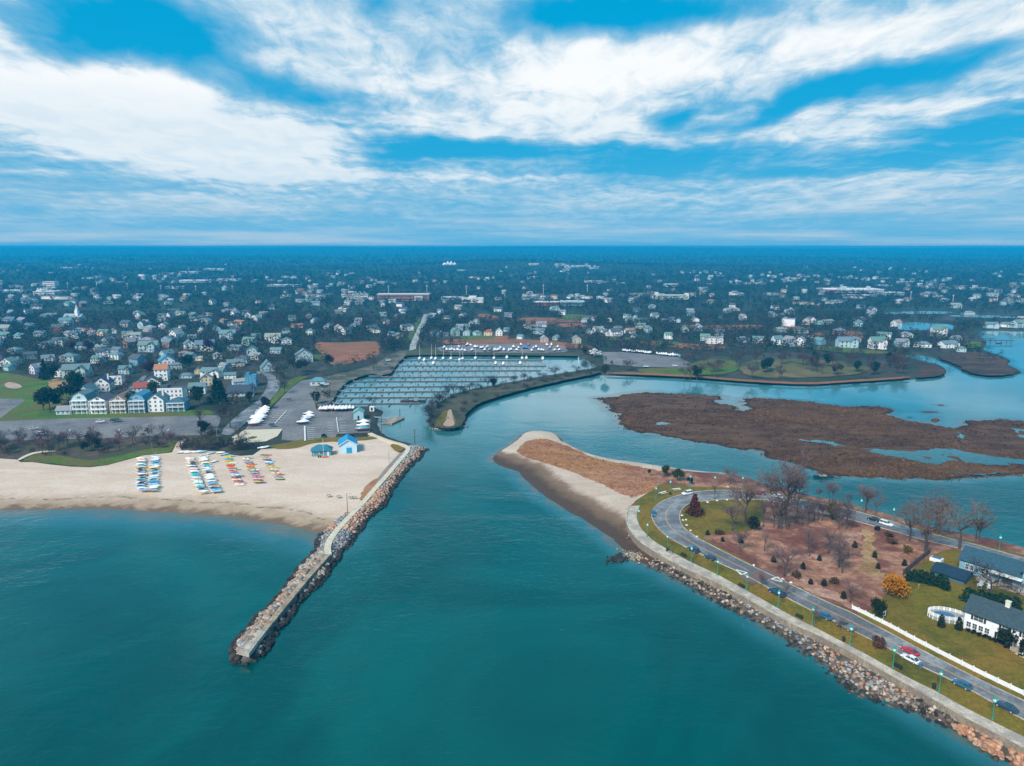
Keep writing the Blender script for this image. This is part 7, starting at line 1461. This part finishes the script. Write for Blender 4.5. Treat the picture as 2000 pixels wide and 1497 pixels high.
for x, y in ((1247, 1021), (1264, 1049), (1303, 1073), (1350, 1097), (1401, 1124), (1458, 1154), (1519.5, 1187), (1586, 1221), (1660, 1260), (1743.7, 1303), (1834, 1351), (1938, 1405)): lamp(x, y, 'on the grass between promenade and road', x)
for x, y in ((1281, 975), (1309, 962), (1348, 951), (1396, 953), (1450, 954), (1681, 1000), (1744, 1018), (1951, 1075)): lamp(x, y, 'on the inlet side of the road', x)
def bench_meshes():
    mb = MB(); out = []
    for y in (-.16, 0, .16): mb.box((0, y, .45), (1.8, .13, .04), M_black)
    out.append(('seat', mb.mesh('seat'))); mb = MB()
    for z in (.6, .74, .88): mb.box((0, .26 + (z - .6) * .25, z), (1.8, .04, .1), M_black)
    out.append(('backrest', mb.mesh('backrest'))); mb = MB(); mb.tube((0, -.2, 0), (0, -.16, .45), .03, .03, M_black, 4); mb.tube((0, .2, 0), (0, .33, .95), .03, .03, M_black, 4); mb.box((0, 0, .62), (.05, .45, .05), M_black); out.append(('leg', mb.mesh('leg'))); return out
BENCH = bench_meshes()
for x, y in ((1334, 1087), (1447, 1148), (1560, 1208), (1753, 1306)):
    k = int(np.argmin(np.hypot(*(np.array(wall_line) - np.array(P(x, y, ZR))[:2]).T))); d = np.array(wall_line[min(k + 1, len(wall_line) - 1)]) - np.array(wall_line[k - 1]); e = empty('park_bench', P(x, y, ZR), math.atan2(d[1], d[0]), cat='bench', group='black benches along the promenade'); e.scale = (1.25,) * 3
    mobj('seat', BENCH[0][1], e); mobj('backrest', BENCH[1][1], e); mobj('leg', BENCH[2][1], e, (-.75, 0, 0)); mobj('leg', BENCH[2][1], e, (.75, 0, 0)); later(e, 'black slatted bench', 'facing the sea beside the promenade', x)
for x, y, c, lab in ((1309, 967, M_black, 'black litter bin between the picnic tables at the bend'), (1303, 1077, M_black, 'black litter bin at the foot of a green lamp near the bend'), (1647.5, 1253, M_black, 'black litter bin left of a green lamp on the seaside verge'), (1824, 1345, M_black, 'black litter bin on the verge near the nearest cars'), (1798, 1304, M_awn, 'dark blue litter bin at the kerb beside the white sedan')):
    mb = MB(); mb.lathe([(.26, 0), (.32, .1), (.34, .95), (.3, 1.0)], c, 10); o = mb.obj('litter_bin', loc=P(x, y, ZR), label=lab, cat='litter bin'); o.scale = (1.2,) * 3; mb = MB(); mb.lathe([(.35, .98), (.33, 1.1), (.16, 1.2)], c, 10); mb.obj('lid', o)
for i, (x, y, a) in enumerate(((1294, 965, .6), (1321, 958, .25))):
    mb = MB(); mb.box((0, 0, .75), (3.6, .8, .1), M_line); o = mb.obj('picnic_table', loc=P(x, y, ZR), rz=a, label=('longer pale picnic table beside the white car at the bend', 'shorter pale picnic table nearest the dune grass')[1 - i], cat='picnic table')
    for s in (-1, 1): mb = MB(); mb.box((0, s * .75, .45), (3.6, .32, .08), M_line); mb.obj('bench', o); mb = MB(); mb.tube((s * 1.3, -.7, 0), (s * 1.3, -.2, .74), .06, .06, M_plank, 4); mb.tube((s * 1.3, .7, 0), (s * 1.3, .2, .74), .06, .06, M_plank, 4); mb.box((s * 1.3, 0, .38), (.1, 1.5, .08), M_plank); mb.obj('leg', o)
for x, y in ((1338, 998), (1332, 1007), (1334, 1016), (1341, 1026), (1349, 1036.5), (1361, 1048), (1382, 981), (1401, 978), (1420, 976.5), (1444, 976.5), (1467, 976.5), (1472, 1104), (1529, 1131), (1545, 1138), (1422, 951), (1340, 1015.5)):
    o = mobj('boulder', ROCKS[int(x) % 8], None, P(x, y, ZR + .25), x, (.62, .5, .45), cat='boulder', group='white marker stones along the road', color=(.75, .72, .66)); later(o, 'white marker stone', 'along the edge of the loop road', x)

# ------------------------------------------------------------ the two houses on the right
def frame_from(p0, p1):
    d = p1 - p0; return math.atan2(d.y, d.x), d.length
def shuttered(par, loc, w=1.3, h=1.5, n=1):
    a = window_mesh(w * n, h); f = mobj('window', a, par, loc); mobj('pane', pane_mesh(w * n, h), f)
    for s in (-1, 1): mb = MB(); mb.box((s * (w * n / 2 + .42), -.05, 0), (.5, .08, h + .1), M_black); mb.obj('shutter', f)
def white_house():
    p0, p1 = P(1881, 1227, ZR), P(2004, 1273, ZR); rz, _ = frame_from(p0, p1); L, d, h, rh = 30.0, 9.0, 5.3, 3.0
    e = empty('colonial_house', p0, rz, label='long white two-storey house with black shutters and dark slate-blue roof', cat='house')
    m = wall_gable(L, d, h, rh, 'x'); m.v = [(x + L / 2, y + d / 2, z) for x, y, z in m.v]; m.obj('wall', e, color=(.80, .81, .82)); r = roof_gable(L, d, h, rh, .5, 'x'); r.v = [(x + L / 2, y + d / 2, z) for x, y, z in r.v]; ro = r.obj('roof', e, color=(.038, .065, .080))
    mobj('chimney', CHIM, ro, (8.2, d / 2, h + rh - .2), sc=(1.3, 1.3, 1.0), color=(.72, .68, .55))
    for x, n in ((3.3, 2), (9.4, 1.2), (14, 1.3), (18.8, 1.2), (23.4, 1.2), (27.5, 1.2)): shuttered(e, (x, 0, 4.15), 1.1, 1.4, n)
    for i in range(4): f = mobj('window', window_mesh(1.0, 1.4), e, (1.2 + i * 1.45, 0, 1.7)); mobj('pane', pane_mesh(1.0, 1.4), f)
    shuttered(e, (8.6, 0, 1.6), 1.0, 1.4, 1.2); shuttered(e, (18.9, 0, 1.6), 1.0, 1.4, 2.2); shuttered(e, (24, 0, 1.6), 1.0, 1.4, 2.2)
    for y in (2.4, 6.6): f = mobj('window', WIN, e, (0, y, 4.1), R(-90)); mobj('pane', PAN, f)
    mb = MB(); mb.box((13.6, -.06, 1.45), (1.2, .12, 2.3), M_black); dd = mb.obj('door', e); mb = MB()
    for s in (-1, 1): mb.box((13.6 + s * .95, -.1, 1.5), (.35, .2, 2.5), M_white)
    mb.box((13.6, -.1, 2.9), (2.6, .26, .4), M_white); mb.obj('door_surround', dd)
    mb = MB()
    for i in range(5): mb.box((13.2, -2.4 + i * .45, .1 + i * .08), (2.4, .5, .2 + i * .16), M_conc)
    mb.box((13.2, -.5, .3), (2.6, 1.0, .62), M_conc); mb.obj('step', e); mb = MB()
    for s in (-1, 1): mb.box((13.2 + s * 1.35, -1.4, .8), (.14, 2.6, 1.3), M_white)
    mb.obj('handrail', e)
    M = e.matrix_basis
    for i, (x, y, s, nm) in enumerate(((11.2, -1.3, 1.7, 'round dark shrub left of the white house steps'), (16.2, -1.2, 1.7, 'round dark shrub right of the white house steps'), (22, -1.1, 1.1, 'low dark shrub under the far windows of the white house'))):
        w = M @ Vector((x, y, 0)); tree('bush', w, 3.0 * s, 'shrub', lab=nm, color=(.014, .024, .012), cat='shrub', wide=.9)
    for i in range(7): w = M @ Vector((1.5 + i * 1.3, -1.0, 0)); tree('bush', w, 1.1, 'shrub', look='low clipped dark shrub', place='along the front wall of the white house', order=i, color=(.014, .02, .01), cat='shrub', group='foundation shrubs of the white house', wide=1.2)
    ribbon('footpath', [tuple((M @ Vector((13.2, -2.8, 0)))[:2]), tuple((M @ Vector((18, -4.2, 0)))[:2]), tuple((M @ Vector((32, -5.0, 0)))[:2])], 1.3, ZR + .06, M_path)
white_house()
def blue_house():
    p0, p1 = P(1872, 1115, ZR), P(1994, 1153, ZR); rz, _ = frame_from(p0, p1); e = empty('blue_grey_house', p0, rz, label='long blue-grey house with navy roofs behind the row of clipped evergreens', cat='house'); c = (.20, .36, .44)
    L, d, h, rh = 17.0, 10.0, 4.2, 2.8; m = wall_gable(L, d, h, rh, 'x'); m.v = [(x + L / 2, y + d / 2, z) for x, y, z in m.v]; g = wall_gable(16, 11, 6.2, 2.8, 'x'); m.add([(x + L + 8, y + 5, z) for x, y, z in g.v], g.f, M_paint); m.obj('wall', e, color=c)
    r = roof_gable(L, d, h, rh, .5, 'x'); r.v = [(x + L / 2, y + d / 2, z) for x, y, z in r.v]; r.obj('roof', e, color=(.028, .080, .115)); r = roof_gable(16, 11, 6.2, 2.8, .5, 'x'); r.v = [(x + L + 8, y + 5, z) for x, y, z in r.v]; r.obj('roof', e, color=(.03, .085, .12))
    for x in (2.2, 3.6, 6.4, 7.8): f = mobj('window', WINT, e, (x, 0, 2.3)); mobj('pane', PANT, f)
    for x, z, k in ((20.5, 1.8, 1), (24.6, 1.7, 0), (24.4, 4.4, 0), (29, 4.2, 1), (29.5, 1.7, 1)): fine_window(e, (x, -.5, z), 0, k)
    mb = MB(); mb.box((13.2, -.08, 1.5), (2.6, .14, 2.6), M_glass); mb.obj('door', e); mb = MB(); mb.box((13.2, -1.2, 3.6), (8.2, 2.4, .16), M_white); mb.obj('pergola', e)
    mb = MB(); mb.box((15, -1.8, .3), (18, 3.2, .6), M_conc); mb.obj('terrace', e)
    e2 = empty('garden_shed', P(1860, 1126, ZR), rz, label='dark blue low-roofed outbuilding beside the blue-grey house', cat='outbuilding'); mb = MB(); mb.box((0, 0, .8), (9, 7.5, 1.6), M_paint); mb.obj('wall', e2, color=(.06, .14, .2)); roof_gable(9, 7.5, 1.6, 1.3, .6, 'x').obj('roof', e2, color=(.010, .035, .065))
    for i, (x, y) in enumerate(((1914, 1147), (1932, 1152))):
        mb = MB(); mb.box((0, 0, .38), (.75, .8, .08), M_white); o = mb.obj('garden_chair', loc=P(x, y, ZR), rz=rz + .4 * i, label=('white garden chair on the lawn, left of the bare dark tree', 'white garden chair on the lawn, right of the bare dark tree')[i], cat='chair'); o.scale = (1.5,) * 3
        mb = MB(); mb.add([(-.38, .36, .35), (.38, .36, .35), (.32, .72, 1.15), (-.32, .72, 1.15), (-.38, .42, .35), (.38, .42, .35), (.32, .78, 1.15), (-.32, .78, 1.15)], [(0, 1, 2, 3), (4, 5, 6, 7), (0, 1, 5, 4), (1, 2, 6, 5), (2, 3, 7, 6), (3, 0, 4, 7)], M_white); mb.obj('backrest', o)
        for s in (-1, 1): mb = MB(); mb.box((s * .44, 0, .58), (.14, .9, .05), M_white); mb.obj('arm', o); mb = MB(); mb.box((s * .4, -.34, .28), (.08, .1, .56), M_white); mb.obj('leg', o)
    e = empty('hot_tub', P(1829, 1096, ZR), rz, label='small white square garden tub at the corner of the lawn', cat='garden tub'); mb = MB(); mb.box((0, 0, .55), (3.4, 2.6, 1.1), M_white); mb.obj('shell', e); mb = MB(); mb.box((-.1, .2, 1.14), (2.7, 1.9, .1), M_awn); mb.obj('cover', e)
blue_house()
def white_fence():
    l = resample(W([(1664, 1190), (1690, 1202), (1739, 1227), (1785, 1252), (1831, 1276), (1878, 1300), (1924, 1323), (1999, 1359), (2090, 1402)], ZR), 2.6); e = empty('picket_fence', (*l[0], ZR), label='long white fence between the road and the lawn of the white house', cat='fence'); inv = Matrix.Translation(-Vector(e.location))
    mb = MB(); ribbon_mb(mb, l, .07, ZR + 1.25, M_white, 0, 1.15); o = mb.obj('fence_panel', e); o.data.transform(inv)
    for i, q in enumerate(l[:95]): mb = MB(); mb.box((0, 0, .7), (.18, .18, 1.4), M_white); mb.box((0, 0, 1.44), (.26, .26, .08), M_white); mb.obj('post', e, loc=(q[0] - l[0][0], q[1] - l[0][1], 0))
    l = resample(W([(1815, 1082), (1802, 1092), (1785, 1106), (1764, 1124)], ZR), 2); e = empty('board_fence', (*l[0], ZR), label='dark board fence between the leaf litter grove and the garden', cat='fence'); inv = Matrix.Translation(-Vector(e.location)); mb = MB(); ribbon_mb(mb, l, .25, ZR + 1.9, M_pile, 0, 1.85); o = mb.obj('fence_panel', e); o.data.transform(inv)
    for q in l[::2]: mb = MB(); mb.box((0, 0, 1), (.35, .35, 2.05), M_pile); mb.obj('post', e, loc=(q[0] - l[0][0], q[1] - l[0][1], 0))
    c = P(1848, 1208, ZR); e = empty('pool_deck', c, R(-18), label='oval white-railed pool deck beside the white house', cat='pool deck'); mb = MB(); N = 20; ov = [(4.6 * math.cos(2 * math.pi * k / N), 2.9 * math.sin(2 * math.pi * k / N)) for k in range(N)]; mb.prism(ov, 0, 1.0, M_grey); mb.obj('deck', e)
    mb = MB()
    for k in range(N):
        a, b = ov[k], ov[(k + 1) % N]
        for z in (1.15, 1.5, 1.9): mb.tube((*a, z), (*b, z), .07, .07, M_white, 4)
        mb.box((*a, 1.0), (.2, .2, 2.0), M_white)
        for j in range(4): f = (j + .5) / 4; mb.box((a[0] + (b[0] - a[0]) * f, a[1] + (b[1] - a[1]) * f, 1.5), (.14, .06, .9), M_white)
    mb.obj('railing', e); mb = MB(); mb.prism([(x * .55 - .6, y * .6) for x, y in ov], 1.0, 1.12, M_awn); mb.obj('pool_cover', e)
    for i, (x, y) in enumerate(((1838, 1225), (1872, 1230))): tree('column', P(x, y, ZR), 3.6, look='small dark pointed evergreen', place='in front of the oval pool deck', order=x, color=(.02, .03, .016), group='evergreens by the pool deck', wide=1.1)
    e = empty('lawn_sign', P(1726, 1209, ZR), .3, label='small white sign board on the lawn beside the dark evergreen', cat='sign'); mb = MB(); mb.box((0, 0, 1.9), (1.0, .1, 1.9), M_white); mb.obj('board', e); mb = MB(); mb.tube((0, .08, -.2), (0, .08, 2.9), .07, .06, M_white, 5); mb.obj('post', e)
    mb = MB(); mb.tube((0, 0, -.2), (0, 0, 1.2), .09, .09, M_yel, 6); o = mb.obj('marker_post', loc=P(1794, 1150, ZR), label='short yellow post in the lawn before the clipped evergreens', cat='post'); mb = MB(); mb.lathe([(.14, 1.15), (.16, 1.35), (.05, 1.5)], M_yel, 6); mb.obj('cap', o)
white_fence()
# ------------------------------------------------------------ people
def person(p, rz, coat, legs, label, hair=(.03, .02, .015), stride=.22, bag=False):
    j = {'pelvis': (0, 0, .95), 'belly': (0, .0, 1.12), 'chest': (0, .0, 1.35), 'neck': (0, .0, 1.5), 'head': (0, -.02, 1.63), 'crown': (0, -.01, 1.74)}
    V = list(j.values()); E = [(0, 1), (1, 2), (2, 3), (3, 4), (4, 5)]; rad = [(.15, .11), (.15, .11), (.18, .12), (.06, .06), (.095, .11), (.075, .085)]
    for s in (-1, 1):
        b = len(V); f = s * stride; V += [(s * .1, 0, .88), (s * .1, -f * .5, .5), (s * .1, -f + (.06 if f < 0 else 0), .09), (s * .1, -f - .14, .05)]; E += [(0, b), (b, b + 1), (b + 1, b + 2), (b + 2, b + 3)]; rad += [(.1, .1), (.07, .07), (.05, .05), (.045, .035)]
        b = len(V); V += [(s * .2, 0, 1.42), (s * .25, f * .25, 1.15), (s * .24, f * .7 - .08, .92), (s * .23, f * .8 - .1, .82), (s * .23, f * .8 - .13, .74)]; E += [(2, b), (b, b + 1), (b + 1, b + 2), (b + 2, b + 3), (b + 3, b + 4)]; rad += [(.07, .07), (.052, .052), (.04, .04), (.04, .024), (.025, .016)]
    me = bpy.data.meshes.new('person'); me.from_pydata(V, E, []); o = bpy.data.objects.new('person', me); o.location = p; o.rotation_euler = (0, 0, rz); link(o, label=label, cat='person', color=coat)
    m = o.modifiers.new('skin', 'SKIN')
    for i, r in enumerate(rad): me.skin_vertices[0].data[i].radius = r
    me.skin_vertices[0].data[0].use_root = True; o.modifiers.new('sub', 'SUBSURF').levels = 1
    dg = bpy.context.evaluated_depsgraph_get(); nm = bpy.data.meshes.new_from_object(o.evaluated_get(dg)); o.modifiers.clear(); o.data = nm; nm.name = 'person'
    for mt in (M_cloth, M_skin, M_pile): nm.materials.append(mt)
    for q in nm.polygons:
        c = q.center; q.material_index = 1 if c.z > 1.52 or (c.z < .88 and abs(c.x) > .19) else 2 if c.z < .92 else 0; q.use_smooth = True
    mb = MB(); mb.lathe([(.1, 1.6), (.115, 1.68), (.1, 1.76), (.04, 1.81)], M_bark, 8, (0, .015, 0)); mb.obj('hair', o, color=hair)
    mb = MB(); mb.box((0, -.12, 1.62), (.03, .04, .05), M_skin); mb.obj('nose', o); return o
pr = R(125)
for x, y, c, rz, lab, z in ((1308, 1081, (.02, .05, .16), -2.2, 'person in a navy coat walking on the promenade, left of a pair', ZR + .06), (1313, 1083, (.03, .10, .28), -2.2, 'person in a blue jacket walking on the promenade, right of a pair', ZR + .06), (1851, 1038, (.02, .02, .02), 1.0, 'dark-clothed person standing by the inlet shore', ZR), (875, 819, (.02, .02, .025), 0.3, 'person in black on the bare path of the wooded spur', ZL + .9), (721, 839, (.45, .05, .04), .5, 'person in a red jacket beside the stored boats', ZL + .9), (1228, 1052, (.55, .65, .75), 1.2, 'person in pale clothes among the stones below the sea wall', 1.2)):
    person(P(x, y, z), rz, c, None, lab)
mb = MB(); mb.tube((0, 0, -.2), (0, 0, 1.1), .1, .1, M_yel, 6); o = mb.obj('marker_post', loc=P(1858, 1040, ZR), label='yellow post beside the dark-clothed person at the inlet', cat='post'); mb = MB(); mb.lathe([(.15, 1.05), (.17, 1.25), (.05, 1.4)], M_yel, 6); mb.obj('cap', o)
def hide_boat():
    e = empty('moored_raft', P(1609, 933, .1), R(-8), label='dark low raft with pale planks moored at the marsh edge', cat='raft'); mb = MB(); mb.loft(hull_rings(9, 2.6, .7), M_black); mb.obj('hull', e)
    mb = MB(); mb.box((-.5, 0, 1.0), (3.2, 1.7, .5), M_plank); mb.box((-1.2, 0, 1.5), (1.2, 1.2, .7), M_pile); mb.obj('deck', e); mb = MB(); mb.box((5.5, .4, .1), (4, 1, .3), M_pile); mb.obj('log', e)
hide_boat()
def pier_house():
    e = empty('boat_pier', P(1948, 671, 0), 0, label='dark pier on piles with a small roof at the pond-side point', cat='pier'); mb = MB(); mb.box((0, 0, 3.2), (34, 4, .5), M_pile); mb.box((-8, 0, 5.4), (9, 5, .3), M_pile); mb.obj('deck', e)
    for x in (-14, -8, -2, 4, 10, 15): mb = MB(); mb.tube((x, 0, -1), (x, 0, 5.4 if x < -2 else 3.2), .3, .25, M_pile, 5); mb.obj('piling', e)
    mb = MB(); mb.loft(hull_rings(7, 2.2, 1), M_gel); o = mb.obj('rowing_boat', loc=P(1952, 671.5, 0), label='dark skiff floating off the pond-side pier', cat='boat', color=(.05, .08, .12)); mb = MB(); mb.box((0, 0, .9), (.5, 1.8, .1), M_plank); mb.obj('thwart', o)
pier_house()

# ------------------------------------------------------------ haze over everything
def haze():
    mb = MB()
    b = [(-14500, -700), (14500, -700), (14500, 13900), (-14500, 13900)]
    m = bpy.data.materials.new('air'); m.use_nodes = True; t = NT(m.node_tree); t.n.clear()
    pv = t.new('ShaderNodeVolumePrincipled', {'Color': (.008, .47, .84, 1), 'Density': .0002, 'Anisotropy': .0})
    t.l.new(pv.outputs[0], t.new('ShaderNodeOutputMaterial').inputs['Volume'])
    mb.prism(b, -4.0, 112.0, m); mb.obj('haze', kind='stuff')
haze()
settle_labels()
